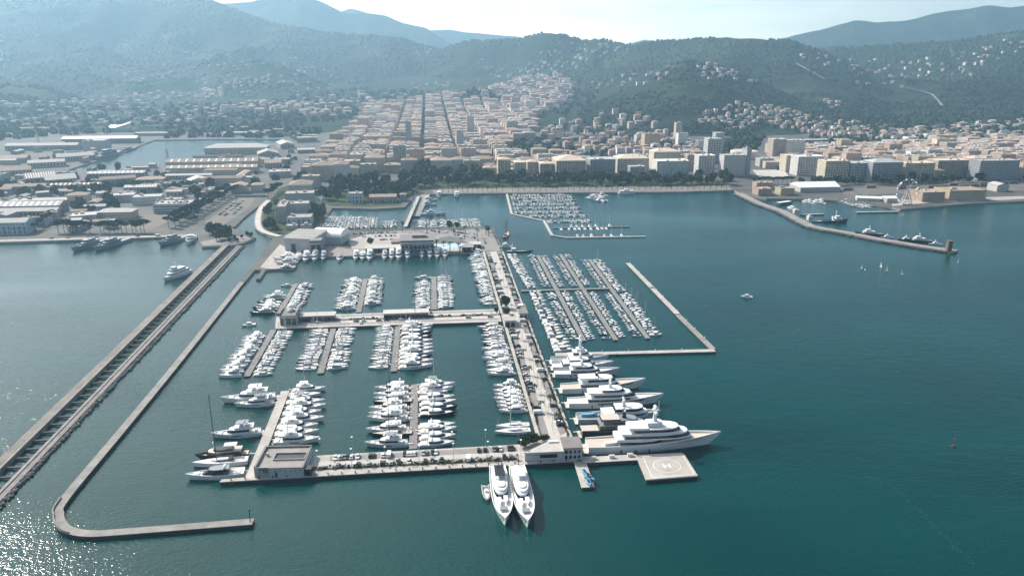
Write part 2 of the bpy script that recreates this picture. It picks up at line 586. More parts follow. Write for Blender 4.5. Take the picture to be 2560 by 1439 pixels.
BASIN = [(160, 428), (217, 409), (293, 390), (331, 371), (387, 350), (531, 348), (703, 348), (699, 354), (640, 366), (517, 378), (482, 392), (453, 402), (420, 404), (380, 416), (280, 424)]
CANAL_W = [(668, 500), (735, 450), (862, 330), (872, 330), (748, 450), (672, 500)]
sh = [G(x, y, LZ).xy for x, y in SHORE]
outer = sh + [Vector((6000, 1900)), Vector((-6000, 1900))]
outer = ccw(outer)
hole = [G(x, y, LZ).xy for x, y in BASIN]
land = MB()
loops = [[Vector((p[0], p[1], 0)) for p in outer], [Vector((p[0], p[1], 0)) for p in hole]]
flat = list(outer) + list(hole)
tri = tessellate_polygon(loops)
land.add([(p[0], p[1], LZ) for p in flat], [up3(t, flat) for t in tri])
for lp in (outer, list(reversed(ccw(hole)))):
    n = len(lp)
    for i in range(n):
        a, b = lp[i], lp[(i + 1) % n]
        if min(a[1], b[1]) > 1890:
            continue
        land.add([(a[0], a[1], -2), (b[0], b[1], -2), (b[0], b[1], LZ), (a[0], a[1], LZ)], [(0, 1, 2, 3)], 1)
M_GROUND = mat("town_ground", (0.045, 0.047, 0.042), 0.9, var=0.5, scale=0.018, col2=(0.115, 0.107, 0.096))
M_QUAY = mat("quay_stone", (0.30, 0.27, 0.24), 0.85, var=0.25, scale=0.15)
land.build("ground", [M_GROUND, M_QUAY], kind="structure")
# ================================================================== QUAYS, PIERS, BREAKWATERS
M_CONC = mat("pale_concrete", (0.33, 0.30, 0.27), 0.85, scale=0.13, col2=(0.46, 0.425, 0.39))
M_CONC2 = mat("weathered_concrete", (0.235, 0.22, 0.20), 0.9, var=0.25, scale=0.2)
M_FACE = mat("shaded_quay_wall", (0.022, 0.023, 0.023), 0.7, var=0.4, scale=0.3)  # near-black: the shade on the quay faces is put into the colour
M_ASPH = mat("parking_asphalt", (0.23, 0.21, 0.20), 0.9, var=0.16, scale=0.15)
M_ROAD = mat("pale_road", (0.40, 0.37, 0.34), 0.9, scale=0.12, col2=(0.50, 0.465, 0.43))
M_LINE = mat("road_paint", (0.66, 0.65, 0.62), 0.7, var=0.1, scale=0.6)
M_DARK = mat("dark_joint", (0.06, 0.06, 0.06), 0.8)
M_TEAK = mat("pontoon_planks", (0.20, 0.185, 0.18), 0.85, var=0.2, scale=0.3, stretch=(0.3, 3, 1))
M_FLOAT = mat("pontoon_float", (0.09, 0.085, 0.08), 0.8, var=0.2)
M_HEDGE = mat("hedge_leaves", (0.020, 0.032, 0.014), 0.9, var=0.4, scale=0.8, col2=(0.055, 0.075, 0.03), spec=0.1)
M_EARTH = mat("planted_earth", (0.09, 0.075, 0.055), 0.95, var=0.3, scale=0.5)
M_WHITE = mat("white_paint", (0.80, 0.80, 0.79), 0.35, var=0.03, scale=0.3)
M_GLASS = mat("dark_glass", (0.010, 0.013, 0.018), 0.08, var=0.2)
M_STEEL = mat("galvanised_steel", (0.42, 0.43, 0.44), 0.4, 0.6, var=0.1)
M_RUST = mat("rusty_steel", (0.10, 0.06, 0.045), 0.7, var=0.3)
M_BLACK = mat("black_paint", (0.012, 0.012, 0.014), 0.4, var=0.2)
M_ROCK = mat("armour_rock", (0.10, 0.095, 0.09), 0.95, var=0.5, scale=0.5)
QZ = 2.0

def quad(c, f0, f1, s0=0.0, s1=1.0):
    """patch of a four-cornered deck c = [A0, A1, B0, B1]; f across, s along"""
    def p(s, f):
        a, b = c[0].lerp(c[1], s), c[2].lerp(c[3], s)
        return a.lerp(b, f).xy
    return ccw([p(s0, f0), p(s0, f1), p(s1, f1), p(s1, f0)])

def slab(name, poly, z0, z1, m, parent=None, **t):
    return MB().prism(ccw([Vector(p[:2]) for p in poly]), z0, z1).build(name, m, parent, **t)

def deck_thing(name, poly, top, label, cat, m_top, m_side=None, lip=0.35, group=None):
    """Quay-like thing: body with a paved deck resting on it, the deck overhanging a little."""
    poly = ccw([Vector(p[:2]) for p in poly])
    c = sum(poly, Vector((0, 0))) / len(poly)
    t = thing(name, (0, 0, 0), label=label, category=cat, group=group)
    inn = [p + (c - p).normalized() * 0.4 for p in poly]
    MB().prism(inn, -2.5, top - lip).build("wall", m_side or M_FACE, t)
    MB().prism(poly, top - lip, top).build("deck", m_top, t)
    return t

def path_wall(mb, pts, w, z0, z1, mi=0, closed_ends=True, off=0.0):
    pts = [Vector((p[0], p[1], 0)) for p in pts]
    rings = []
    for i, p in enumerate(pts):
        d = (pts[min(i + 1, len(pts) - 1)] - pts[max(i - 1, 0)]).normalized()
        n = Vector((-d.y, d.x, 0))
        a, b = p + n * (off - w / 2), p + n * (off + w / 2)
        rings.append([(a.x, a.y, z0), (b.x, b.y, z0), (b.x, b.y, z1), (a.x, a.y, z1)])
    return mb.loft(rings)

def smooth(pts, k=8):
    """Catmull-Rom through points"""
    out = []
    n = len(pts)
    for i in range(n - 1):
        p0, p1, p2, p3 = pts[max(i - 1, 0)], pts[i], pts[i + 1], pts[min(i + 2, n - 1)]
        for j in range(k):
            t = j / k
            out.append(0.5 * ((2 * p1) + (p2 - p0) * t + (2 * p0 - 5 * p1 + 4 * p2 - p3) * t * t + (3 * p1 - p0 - 3 * p2 + p3) * t ** 3))
    out.append(pts[-1])
    return out

# ---- the long central pier
MAIN = [G(1206, 628, QZ), G(1345.4, 1104, QZ), G(1259, 629, QZ), G(1451, 1143, QZ)]
# let the pier run under the outer quay: same edges, common end
mp_t = deck_thing("pier", [MAIN[0], MAIN[1], MAIN[3], MAIN[2]], QZ, "broad concrete pier with road, parking and palms running from the yard to the outer quay", "pier", M_CONC)
for f0, f1, z, m, nm in ((0.17, 0.36, 0.03, M_ASPH, "parking_strip"), (0.36, 0.665, 0.034, M_ROAD, "roadway"), (0.665, 0.845, 0.03, M_ASPH, "parking_strip"),
                         (0.105, 0.165, 0.10, M_EARTH, "planting_bed"), (0.85, 0.915, 0.10, M_EARTH, "planting_bed")):
    slab(nm, quad(MAIN, f0, f1, 0.0, 0.985), QZ - 0.1, QZ + z, m, mp_t)
slab("drain_line", quad(MAIN, 0.509, 0.514, 0.02, 0.97), QZ, QZ + 0.045, M_DARK, mp_t)
# paler crossing strips
for s in (0.055, 0.70):
    slab("crossing", quad(MAIN, 0.17, 0.845, s, s + 0.006), QZ, QZ + 0.05, M_ROAD, mp_t)

def main_pt(s, f, z=QZ):
    a, b = MAIN[0].lerp(MAIN[1], s), MAIN[2].lerp(MAIN[3], s)
    p = a.lerp(b, f)
    p.z = z
    return p

def main_s(py):
    """parameter along the pier for an image row (pier centre)"""
    lo, hi = 0.0, 1.0
    for _ in range(40):
        m = (lo + hi) / 2
        if pix(main_pt(m, 0.5))[1] < py:
            lo = m
        else:
            hi = m
    return lo

# ---- the outer quay across its end
Q = lambda x, y: G(x, y, QZ)
oq = deck_thing("quay", [Q(548, 1204), Q(1437.6, 1152), Q(1451, 1143), Q(1345.4, 1104), Q(1295, 1110), Q(900, 1132), Q(769, 1139), Q(662, 1134), Q(613, 1192), Q(555, 1197)],
                QZ - 0.004, "outer quay of pale concrete with parking rows, hedge and seaward promenade", "quay", M_CONC)
OQ = [Q(770, 1140), Q(1300, 1111), Q(766, 1183), Q(1325, 1156)]     # A: back edge, B: front edge
for f0, f1, s0, s1, m, nm, z in ((0.06, 0.36, 0.10, 0.975, M_ASPH, "parking_strip", 0.03), (0.36, 0.60, 0.01, 1.0, M_ROAD, "roadway", 0.034),
                                 (0.60, 0.735, 0.06, 0.96, M_ASPH, "parking_strip", 0.03), (0.745, 0.845, 0.02, 0.95, M_EARTH, "planting_bed", 0.12)):
    slab(nm, quad(OQ, f0, f1, s0, s1), QZ - 0.1, QZ + z, m, oq)
for k in range(66):
    s = 0.115 + k * 0.0128
    if s < 0.965:
        slab("bay_line", quad(OQ, 0.08, 0.35, s, s + 0.0011), QZ, QZ + 0.036, M_ROAD, oq)

def oq_pt(s, f, z=QZ):
    p = OQ[0].lerp(OQ[1], s).lerp(OQ[2].lerp(OQ[3], s), f)
    p.z = z
    return p

# ---- side arm at the quay's near corner, carrying the yacht berths
deck_thing("pier", [Q(702.6, 977), Q(613, 1193), Q(662.6, 1134), Q(724, 975.5)], QZ - 0.01, "narrow pale pier reaching inland from the corner of the outer quay", "pier", M_CONC)

# ---- middle jetty
MJ = [Q(725, 789), Q(1246, 771.5), Q(688, 821), Q(1254, 803)]
mj = deck_thing("jetty", [MJ[0], Q(690, 792), MJ[2], MJ[3], MJ[1]], QZ - 0.008, "wide paved jetty halfway along the pier with low shop pavilions", "jetty", M_CONC)
for f0, f1, s0, s1, m, nm, z in ((0.12, 0.22, 0.02, 0.98, M_ASPH, "parking_strip", 0.02), (0.22, 0.42, 0.05, 0.99, M_ROAD, "roadway", 0.024), (0.43, 0.53, 0.16, 0.985, M_EARTH, "planting_bed", 0.1),
                                 (0.56, 0.74, 0.1, 0.99, M_ROAD, "roadway", 0.024), (0.75, 0.84, 0.1, 0.99, M_ASPH, "parking_strip", 0.02)):
    slab(nm, quad(MJ, f0, f1, s0, s1), QZ - 0.1, QZ + z, m, mj)
def mj_pt(s, f, z=QZ):
    p = MJ[0].lerp(MJ[1], s).lerp(MJ[2].lerp(MJ[3], s), f)
    p.z = z
    return p

# ---- floating pontoons: (end a px, end b px, width m, label)
PONT = {}

def pontoon(key, a, b, w, label, z=0.9, deckm=None, group="floating mooring pontoons", name="pontoon"):
    A, B = G(a[0], a[1], z), G(b[0], b[1], z)
    d, n = perp(A, B)
    L = (B - A).length
    t = thing(name, (A.x, A.y, 0), math.atan2(d.y, d.x), label=label, category=name, group=group)
    MB().box(L / 2, 0, z - 0.25, L, w, 0.25).build("deck", deckm or M_TEAK, t)
    k = max(2, int(L / 12))
    for i in range(k):
        MB().box((i + 0.5) * L / k, 0, -0.8, L / k - 0.5, w - 0.5, z + 0.53).build("float", M_FLOAT, t)
    if L > 60 and w > 2.4:
        for i in range(int(L / 9)):
            MB().box((i + 0.5) * 9, (w / 2 - 0.3) * (1 if i % 2 else -1), z, 0.35, 0.35, 1.1).build("service_post", M_WHITE, t)
    PONT[key] = (A, B, w)
    return t

pontoon("c1", (740, 709), (697.6, 783), 3.8, "timber pontoon inland of the middle jetty, closest to the breakwater")
pontoon("c2", (913.6, 697), (896.5, 780), 4.0, "timber pontoon inland of the middle jetty, between its two neighbours")
pontoon("c3", (1084.5, 691), (1085.5, 773), 4.2, "timber pontoon inland of the middle jetty, closest to the pier")
pontoon("b1", (684, 824), (616, 940), 4.0, "long pontoon seaward of the middle jetty, closest to the breakwater")
pontoon("b2", (834, 819), (801, 932), 3.9, "long pontoon seaward of the middle jetty, second from the breakwater")
pontoon("b3", (995, 814), (984.4, 927), 3.9, "long pontoon seaward of the middle jetty, closest to the pier")
pontoon("a2", (1036.7, 960), (1033, 1121), 4.1, "grey pontoon joined to the back of the outer quay")
pontoon("e1", (1344.7, 638), (1460, 851), 3.4, "small-boat pontoon outside the pier, first from the pier")
pontoon("e2", (1401, 635), (1540, 849), 3.4, "small-boat pontoon outside the pier, middle one of three")
pontoon("e3", (1474, 648), (1620, 845), 3.4, "small-boat pontoon outside the pier, farthest from the pier")
pontoon("ex", (1303, 726), (1522, 720), 3.2, "walkway pontoon linking the pier with the three small-boat pontoons", z=1.05)
pontoon("w1", (1570, 657), (1694, 784), 4.2, "outer half of the pale floating breakwater beside open water", z=1.1, deckm=M_CONC, name="floating_breakwater", group="pale floating breakwaters")
pontoon("w2", (1695, 786), (1783, 872), 4.2, "inner half of the floating breakwater meeting the mooring arm", z=1.1, deckm=M_CONC2, name="floating_breakwater", group="pale floating breakwaters")
pontoon("w3", (1388, 885), (1787, 875), 4.6, "pale mooring arm leaving the pier at right angles above the big yachts", z=1.4, deckm=M_CONC, name="mooring_arm", group=None)
pontoon("h1", (1455, 1149), (1592, 1141.5), 5.4, "concrete walkway leading from the quay corner to the helipad", z=1.8, deckm=M_CONC, name="walkway", group=None)
pontoon("j1", (1449, 1151), (1470, 1217), 6.0, "short timber landing stage carrying blue water scooters", z=1.4, deckm=M_CONC, name="landing_stage", group=None)

# ---- helipad
HP = [G(1589, 1136, 2.0), G(1708, 1130, 2.0), G(1745, 1188, 2.0), G(1615, 1198, 2.0)]
hp = deck_thing("helipad", HP, 2.0, "square floating helipad with painted circle and letter H beside the largest yacht", "helipad", M_CONC, lip=0.7)
def hp_pt(u, v, z=2.02):
    p = HP[0].lerp(HP[1], u).lerp(HP[3].lerp(HP[2], u), v)
    return Vector((p.x, p.y, z))
ln = MB()
def hp_band(u0, v0, u1, v1, w=0.012):
    a, b = hp_pt(u0, v0), hp_pt(u1, v1)
    ln.prism(ccw(strip_poly(a, b, 0.35)), 2.0, 2.02)
for e in (((0.13, 0.09), (0.95, 0.06)), ((0.95, 0.06), (0.95, 0.93)), ((0.13, 0.94), (0.95, 0.93)), ((0.13, 0.09), (0.13, 0.94))):
    hp_band(*e[0], *e[1])
ln.build("border_line", M_LINE, hp)
ci = MB()
N = 48
ring = [[hp_pt(0.52 + r * math.cos(2 * math.pi * k / N), 0.52 + r * math.sin(2 * math.pi * k / N), z)[:] for r, z in ((0.262, 2.0), (0.275, 2.0), (0.275, 2.024), (0.262, 2.024))] for k in range(N)]
ci.loft(ring + [ring[0]], caps=False)
ci.build("landing_circle", M_LINE, hp)
hm = MB()
for (u0, v0, u1, v1) in ((0.465, 0.43, 0.465, 0.61), (0.575, 0.43, 0.575, 0.61), (0.465, 0.52, 0.575, 0.52)):
    hm.prism(ccw(strip_poly(hp_pt(u0, v0), hp_pt(u1, v1), 0.65)), 2.0, 2.026 + (0.004 if v0 == v1 else 0))
hm.build("letter", M_LINE, hp)
for u, v in ((0.02, 0.03), (0.98, 0.03)):
    p = hp_pt(u, v, 2.0)
    MB().box(p.x, p.y, 2.0, 0.4, 0.4, 2.6).build("corner_post", M_BLACK, hp)

# ---- great double-walled breakwater on the near left
bo = [G(-60, 1198, 2.6), G(258, 899, 2.6), G(529, 638, 2.6), G(548, 620, 2.6)]
t = thing("breakwater", (0, 0, 0), label="old breakwater of two parallel concrete walls tied by crossbeams", category="breakwater")
La, Lb = bo[0], bo[-1]
Lb = Lb + (Lb - La).normalized() * 14
La = La - (Lb - La).normalized() * 45
d, n = perp(La, Lb)
LEN = (Lb - La).length
n = -n                                        # towards the marina
mb = MB()
path_wall(mb, [La + n * 3.2, Lb + n * 3.2], 6.4, -2.5, 2.4)
mb.build("seaward_wall", mat("sea_wall", (0.20, 0.175, 0.155), 0.95, var=0.3, scale=0.12), t)
path_wall(MB(), [La + n * 5.7, Lb + n * 5.7], 1.2, 2.4, 2.9).build("parapet", M_CONC2, t)
path_wall(MB(), [La + n * 15.2, Lb + n * 15.2], 1.6, -2.5, 1.6).build("harbour_wall", M_CONC2, t)
path_wall(MB(), [La + n * 17.6, Lb + n * 17.6], 2.6, -2.5, 1.2).build("lower_step", mat("step_concrete", (0.22, 0.20, 0.185), 0.95, var=0.3), t)
nb = 56
beam = None
ang = math.atan2(n.y, n.x)
for i in range(nb):
    p = La + d * (LEN * (i + 0.5) / nb) + n * 10.6
    if beam is None:
        bm_me = MB().box(0, 0, 0, 8.2, 1.3, 0.8).mesh("crossbeam", mat("beam_concrete", (0.075, 0.07, 0.066), 0.95, var=0.3))
        beam = True
    obj("crossbeam", bm_me, t, (p.x, p.y, 0.55), ang)
# rock armour along its harbour side
rk = MB()
rr = random.Random(5)
def rock(mb, c, r):
    vs = [(c[0] + x * r * rr.uniform(.7, 1.2), c[1] + y * r * rr.uniform(.7, 1.2), c[2] + z * r * rr.uniform(.5, .9)) for x, y, z in
          ((1, 0, 0), (0, 1, 0), (-1, 0, 0), (0, -1, 0), (.5, .5, .8), (-.5, .4, .9), (-.4, -.5, .8), (.5, -.5, .9), (0, 0, -1))]
    mb.add(vs, [(0, 1, 4), (1, 5, 4), (1, 2, 5), (2, 6, 5), (2, 3, 6), (3, 7, 6), (3, 0, 7), (0, 4, 7), (4, 5, 6, 7), (1, 0, 8), (2, 1, 8), (3, 2, 8), (0, 3, 8)])
for i in range(1500):
    s = rr.random()
    p = La + d * (LEN * s) + n * (19.6 + abs(rr.gauss(0, 0.8)) + (0.8 if s > 0.35 else 0))
    rock(rk, (p.x, p.y, 0.15 + rr.random() * 0.5), rr.uniform(0.6, 1.3))
rk.build("rocks", M_ROCK, kind="stuff")

# ---- thin curved inner breakwater
pts = [G(606, 703, 1.8), G(449, 899, 1.8), G(300, 1079, 1.8), G(163, 1243, 1.8), G(146, 1285, 1.8), G(156, 1312, 1.8), G(178, 1325, 1.8), G(225, 1332, 1.8), G(300, 1328, 1.8), G(633, 1302, 1.8)]
sp = smooth([Vector((p.x, p.y, 0)) for p in pts], 10)
t = thing("breakwater", (0, 0, 0), label="thin low concrete breakwater curving round like a hook in front of the yachts", category="breakwater")
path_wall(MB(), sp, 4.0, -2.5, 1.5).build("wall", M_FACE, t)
path_wall(MB(), sp, 4.3, 1.5, 1.8).build("deck", M_CONC2, t)
path_wall(MB(), sp[30:62], 0.5, 1.8, 2.6, off=-1.7).build("parapet", M_CONC2, t)
e = sp[-1]
MB().tube((e.x - 1.2, e.y, 1.8), (e.x - 1.2, e.y, 7.0), 0.22, 0.16).ball((e.x - 1.2, e.y, 7.2), 0.45).build("light_post", M_BLACK, t)

# ---- mole on the right with rock edge
MO = [(1846, 482), (1899, 508), (1953, 526), (1993, 547), (2027, 564), (2060, 571), (2120, 581), (2193, 596), (2300, 614), (2392, 627)]
ml = [G(x, y, 2.0) for x, y in MO]
t = thing("mole", (0, 0, 0), label="long stone mole bending out into the bay with small ships along it", category="mole")
path_wall(MB(), ml, 12.5, -2.5, 1.9).build("wall", mat("mole_stone", (0.17, 0.155, 0.14), 0.95, var=0.35, scale=0.2), t)
path_wall(MB(), ml, 10.5, 1.9, 2.1).build("deck", mat("mole_deck", (0.24, 0.22, 0.20), 0.9, var=0.2, scale=0.1), t)
p = ml[-1]
MB().box(p.x - 8, p.y + 1, 2.1, 4.2, 4.2, 9.5).box(p.x - 8, p.y + 1, 11.6, 5.0, 5.0, 0.8).build("end_tower", mat("brick_tower", (0.15, 0.10, 0.075), 0.9, var=0.2), t)
rk = MB()
for i in range(len(ml) - 1):
    L = (ml[i + 1] - ml[i]).length
    dd, nn = perp(ml[i], ml[i + 1])
    for k in range(int(L / 1.6)):
        p = ml[i] + dd * (k * 1.6 + rr.random()) - nn * (6.6 + rr.random() * 2.0)
        rock(rk, (p.x, p.y, 0.2 + rr.random() * 0.9), rr.uniform(0.9, 1.8))
rk.build("rocks", M_ROCK, kind="stuff")
# ================================================================== BOATS
M_HULL = mat("white_gelcoat", (0.77, 0.77, 0.76), 0.28, var=0.03, scale=0.5, obj_var=0.06)
M_HULLG = mat("pale_grey_gelcoat", (0.50, 0.53, 0.56), 0.3, var=0.04)
M_NAVY = mat("navy_gelcoat", (0.012, 0.018, 0.035), 0.2, var=0.15)
M_BLK = mat("black_hull_paint", (0.010, 0.011, 0.013), 0.22, var=0.15)
M_GREY = mat("grey_hardtop", (0.23, 0.245, 0.26), 0.4, var=0.08)
M_DECK = mat("teak_deck", (0.52, 0.45, 0.38), 0.7, var=0.1, scale=1.0)
M_DECKW = mat("nonslip_deck", (0.73, 0.72, 0.69), 0.6, var=0.05)
M_CUSH = mat("beige_cushion", (0.68, 0.64, 0.58), 0.8, var=0.08)
M_BOOT = mat("dark_waterline", (0.02, 0.022, 0.03), 0.5)
M_BLUE = mat("blue_canvas", (0.035, 0.085, 0.19), 0.8, var=0.15)
M_CANV = mat("grey_canvas", (0.12, 0.125, 0.13), 0.85, var=0.15)
M_SKYB = mat("pale_blue_paint", (0.16, 0.36, 0.52), 0.35, var=0.08)
M_ALU = mat("mast_aluminium", (0.62, 0.63, 0.64), 0.35, 0.3, var=0.05)
M_RUBB = mat("grey_rubber_tube", (0.20, 0.21, 0.22), 0.6, var=0.1)
M_WOOD = mat("varnished_wood", (0.17, 0.08, 0.035), 0.35, var=0.2)
M_NAVAL = mat("naval_grey", (0.24, 0.27, 0.30), 0.5, var=0.08)

def hull_rings(L, B, fs, fb, bul=0.5, x0=0.0, full=0.42, stern=0.86, rake=0.07, sharp=1.9, n=12, deck_drop=None):
    """Stations along the hull -> (hull rings, deck edge pairs)"""
    rings, deck = [], []
    for i in range(n + 1):
        s = i / n
        s = s ** 0.9 if s > 0 else 0
        if s < full:
            hb = stern + (1 - stern) * math.sin(math.pi / 2 * s / full)
        else:
            hb = max(1 - ((s - full) / (1 - full)) ** sharp, 0.0)
        hb = max(hb * B / 2, 0.03)
        hw = hb * (0.93 - 0.40 * max(0, (s - 0.45) / 0.55))
        z = fs + (fb - fs) * (max(0, s - 0.12) / 0.88) ** 1.5
        x = x0 + s * L
        xw = x0 + s * L * (1 - rake)
        ins = min(0.16 + 0.004 * L, hb * 0.5)
        dz = z - bul * (0.55 + 0.45 * min(1, s * 3))
        rings.append([(xw, -hw * 0.7, -0.7), (xw, -hw, 0.02), (x, -hb, z), (x, -hb + ins, z), (x, -hb + ins, dz),
                      (x, hb - ins, dz), (x, hb - ins, z), (x, hb, z), (xw, hw, 0.02), (xw, hw * 0.7, -0.7)])
        deck.append((x, hb - ins, dz))
    return rings, deck

def make_hull(t, L, B, fs, fb, bul=0.5, hull_m=None, deck_m=None, boot=True, **k):
    rings, deck = hull_rings(L, B, fs, fb, bul, **k)
    MB().loft(rings).build("hull", hull_m or M_HULL, t)
    mb = MB()
    vs = [(x, -y, z + 0.02) for x, y, z in deck] + [(x, y, z + 0.02) for x, y, z in deck]
    n = len(deck)
    mb.add(vs, [(i, i + 1, n + i + 1, n + i) for i in range(n - 1)])
    mb.build("deck", deck_m or M_DECKW, t)
    return rings

def outline(x0, x1, hw, aft=0.92, front=0.55, blunt=2.4, n=7, aft_round=0.0):
    """Deckhouse plan: straight sides, rounded front; ccw from the aft starboard corner"""
    xm = x0 + (x1 - x0) * front
    side = [(x0, hw * aft), (x0 + (xm - x0) * 0.5, hw * (aft + 1) / 2)]
    if aft_round:
        side = [(x0, hw * aft * (1 - aft_round)), (x0 + hw * 0.35 * aft_round, hw * aft)] + side[1:]
    for i in range(n + 1):
        a = math.pi / 2 * i / n
        side.append((xm + (x1 - xm) * math.sin(a) ** (2 / blunt), hw * max(math.cos(a), 0) ** (2 / blunt) if i < n else 0.0))
    lo = [(x, -y) for x, y in side]
    hi = [(x, y) for x, y in reversed(side[:-1])]
    return lo + hi

def lean(poly, x0, x1, hw, inset, rf, ra):
    """upper outline: sides pulled in, front raked back by rf, aft moved forward by ra"""
    out = []
    for x, y in poly:
        u = (x - x0) / (x1 - x0)
        out.append((x - rf * u + ra * (1 - u), y * (1 - inset)))
    return out

def tier(t, name, x0, x1, hw, z0, z1, m=None, inset=0.10, rf=0.8, ra=0.2, band=(0.35, 0.85), roof=0.25, roof_m=None, band_m=None, bx=None, **ok):
    base = outline(x0, x1, hw, **ok)
    top = lean(base, x0, x1, hw, inset, rf, ra)
    o = MB().prism(base, z0, z1, top).build(name, m or M_HULL, t)
    mix = lambda f, g: [(a[0] + (b[0] - a[0]) * f, (a[1] + (b[1] - a[1]) * f)) for a, b in zip(base, top)]
    if band:
        rings = []
        for f in band:
            pl = mix(f, 0)
            cx = (x0 + x1) / 2
            rings.append([(p[0] + (0.03 if p[0] > cx else -0.03), p[1] + (0.035 if p[1] > 0 else -0.035 if p[1] < 0 else 0), z0 + (z1 - z0) * f) for p in pl])
        if bx:                                     # windows only over a part of the length
            keep = [i for i, p in enumerate(rings[0]) if bx[0] <= (p[0] - x0) / (x1 - x0) <= bx[1]]
            mb = MB()
            n = len(rings[0])
            for i in keep:
                j = (i + 1) % n
                if j in keep:
                    mb.add([rings[0][i], rings[0][j], rings[1][j], rings[1][i]], [(0, 1, 2, 3)])
        else:
            mb = MB().loft(rings, caps=False)
        mb.build("window_band", band_m or M_GLASS, o)
    if roof:
        cx = sum(p[0] for p in top) / len(top)
        rp = [(cx + (p[0] - cx) * (1 + roof / (x1 - x0) * 2), p[1] * (1 + roof / hw)) for p in top]
        MB().prism(rp, z1, z1 + 0.12 + 0.004 * (x1 - x0)).build("roof", roof_m or m or M_HULL, o)
    return o

def radar_arch(t, x, hw, z0, h, m=None):
    mb = MB()
    for s in (-1, 1):
        mb.tube((x + 0.5, s * hw, z0), (x, s * hw * 0.75, z0 + h), 0.14, 0.12, 5)
    mb.box(x, 0, z0 + h - 0.1, 0.7, hw * 1.6, 0.22)
    mb.tube((x, 0, z0 + h), (x - 0.2, 0, z0 + h + 1.3), 0.07, 0.03, 4)
    a = mb.build("radar_arch", m or M_HULL, t)
    MB().ball((x, hw * 0.45, z0 + h + 0.35), 0.36, n=7, m=4).build("radar_dome", M_HULL, a)

def gangway(t, y=0.0, ln=2.6, z=1.25):
    MB().box(-ln / 2 + 0.2, y, z, ln, 0.45, 0.08).build("gangway", M_HULL, t)

PROTO = {}

def proto(key, name, cat, desc, L, B):
    t = thing(name, (0, 0, 0), label=desc, category=cat)
    PROTO[key] = dict(o=t, L=L, B=B, desc=desc, cat=cat, name=name)
    return t

def fly_yacht(key, desc, L=20.0, B=5.3, top_m=None, hull_m=None, hard=True, deck=None, band2=True):
    t = proto(key, "motor_yacht", "motor yacht", desc, L, B)
    fs, fb = 0.085 * L, 0.128 * L
    make_hull(t, L, B, fs, fb, 0.5, hull_m, deck)
    if band2:
        mb = MB()
        for s in (-1, 1):
            mb.box(L * 0.45, s * (B / 2 - 0.035), fs * 0.62, L * 0.2, 0.1, 0.35)
        mb.build("hull_window", M_GLASS, t)
    MB().box(-0.55, 0, 0.35, 1.3, B * 0.8, 0.15).build("swim_platform", M_DECK, t)
    z = fs - 0.15
    tier(t, "deckhouse", L * 0.20, L * 0.70, B * 0.40, z, z + 0.105 * L, inset=0.12, rf=L * 0.085, ra=0.2, band=(0.42, 0.84), roof=0)
    z2 = z + 0.105 * L
    tier(t, "flybridge", L * 0.13, L * 0.53, B * 0.40, z2, z2 + 0.85, inset=-0.02, rf=0.4, ra=-0.2, band=None, roof=0, front=0.7)
    MB().box(L * 0.24, 0, z2 + 0.86, L * 0.10, B * 0.5, 0.12).box(L * 0.37, 0, z2 + 0.86, L * 0.07, B * 0.3, 0.3).build("fly_seat", M_CUSH, t)
    if hard:
        h = MB()
        h.prism(outline(L * 0.22, L * 0.47, B * 0.36, front=0.75), z2 + 2.35, z2 + 2.55)
        hd = h.build("hardtop", top_m or M_HULL, t)
        st = MB()
        for sx in (0.25, 0.42):
            for s in (-1, 1):
                st.tube((L * sx + 0.5, s * B * 0.33, z2 + 0.8), (L * sx, s * B * 0.31, z2 + 2.4), 0.09, n=4)
        st.build("support", M_HULL, hd)
        for s in (-1, 1):
            MB().ball((L * 0.30, s * B * 0.14, z2 + 2.85), 0.33, n=7, m=4).build("radar_dome", M_HULL, hd)
        MB().tube((L * 0.33, 0, z2 + 2.5), (L * 0.31, 0, z2 + 4.2), 0.07, 0.03, 4).build("antenna", M_HULL, hd)
    else:
        radar_arch(t, L * 0.24, B * 0.36, z2 + 0.7, 1.7, top_m)
    MB().box(L * 0.80, 0, fb - 0.62, L * 0.09, B * 0.36, 0.28).build("sunpad", M_CUSH, t)
    MB().box(L * 0.09, 0, fs - 0.35, L * 0.05, B * 0.55, 0.5).build("cockpit_sofa", M_CUSH, t)
    gangway(t, B * 0.2, 2.8, fs * 0.8)
    return t

fly_yacht("fly20", "white flybridge yacht", 20.0, 5.3)
fly_yacht("fly20g", "grey-topped white flybridge yacht", 20.0, 5.3, top_m=M_GREY)
fly_yacht("fly18", "white flybridge yacht without hardtop", 18.0, 5.0, hard=False)
fly_yacht("fly22n", "dark-hulled flybridge yacht", 22.0, 5.6, hull_m=M_NAVY, top_m=M_HULL)

def sport_yacht(key, desc, L=15.0, B=4.4, top_m=None, hull_m=None, canopy=None, house_m=None):
    t = proto(key, "motor_yacht", "motor yacht", desc, L, B)
    fs, fb = 0.085 * L, 0.125 * L
    make_hull(t, L, B, fs, fb, 0.35, hull_m)
    z = fs - 0.1
    tier(t, "deckhouse", L * 0.26, L * 0.74, B * 0.39, z, z + 0.095 * L, inset=0.16, rf=L * 0.15, ra=-0.3, band=(0.30, 0.80), roof=0.05, roof_m=top_m, blunt=2.1, m=house_m)
    MB().box(-0.45, 0, 0.3, 1.1, B * 0.78, 0.12).build("swim_platform", M_DECK, t)
    MB().box(L * 0.13, 0, fs - 0.3, L * 0.14, B * 0.62, 0.4).build("sunpad", M_CUSH if not canopy else canopy, t)
    MB().box(L * 0.80, 0, fb - 0.42, L * 0.10, B * 0.34, 0.16).build("bow_pad", M_CUSH, t)
    radar_arch(t, L * 0.33, B * 0.34, z + 0.085 * L, 0.75)
    return t

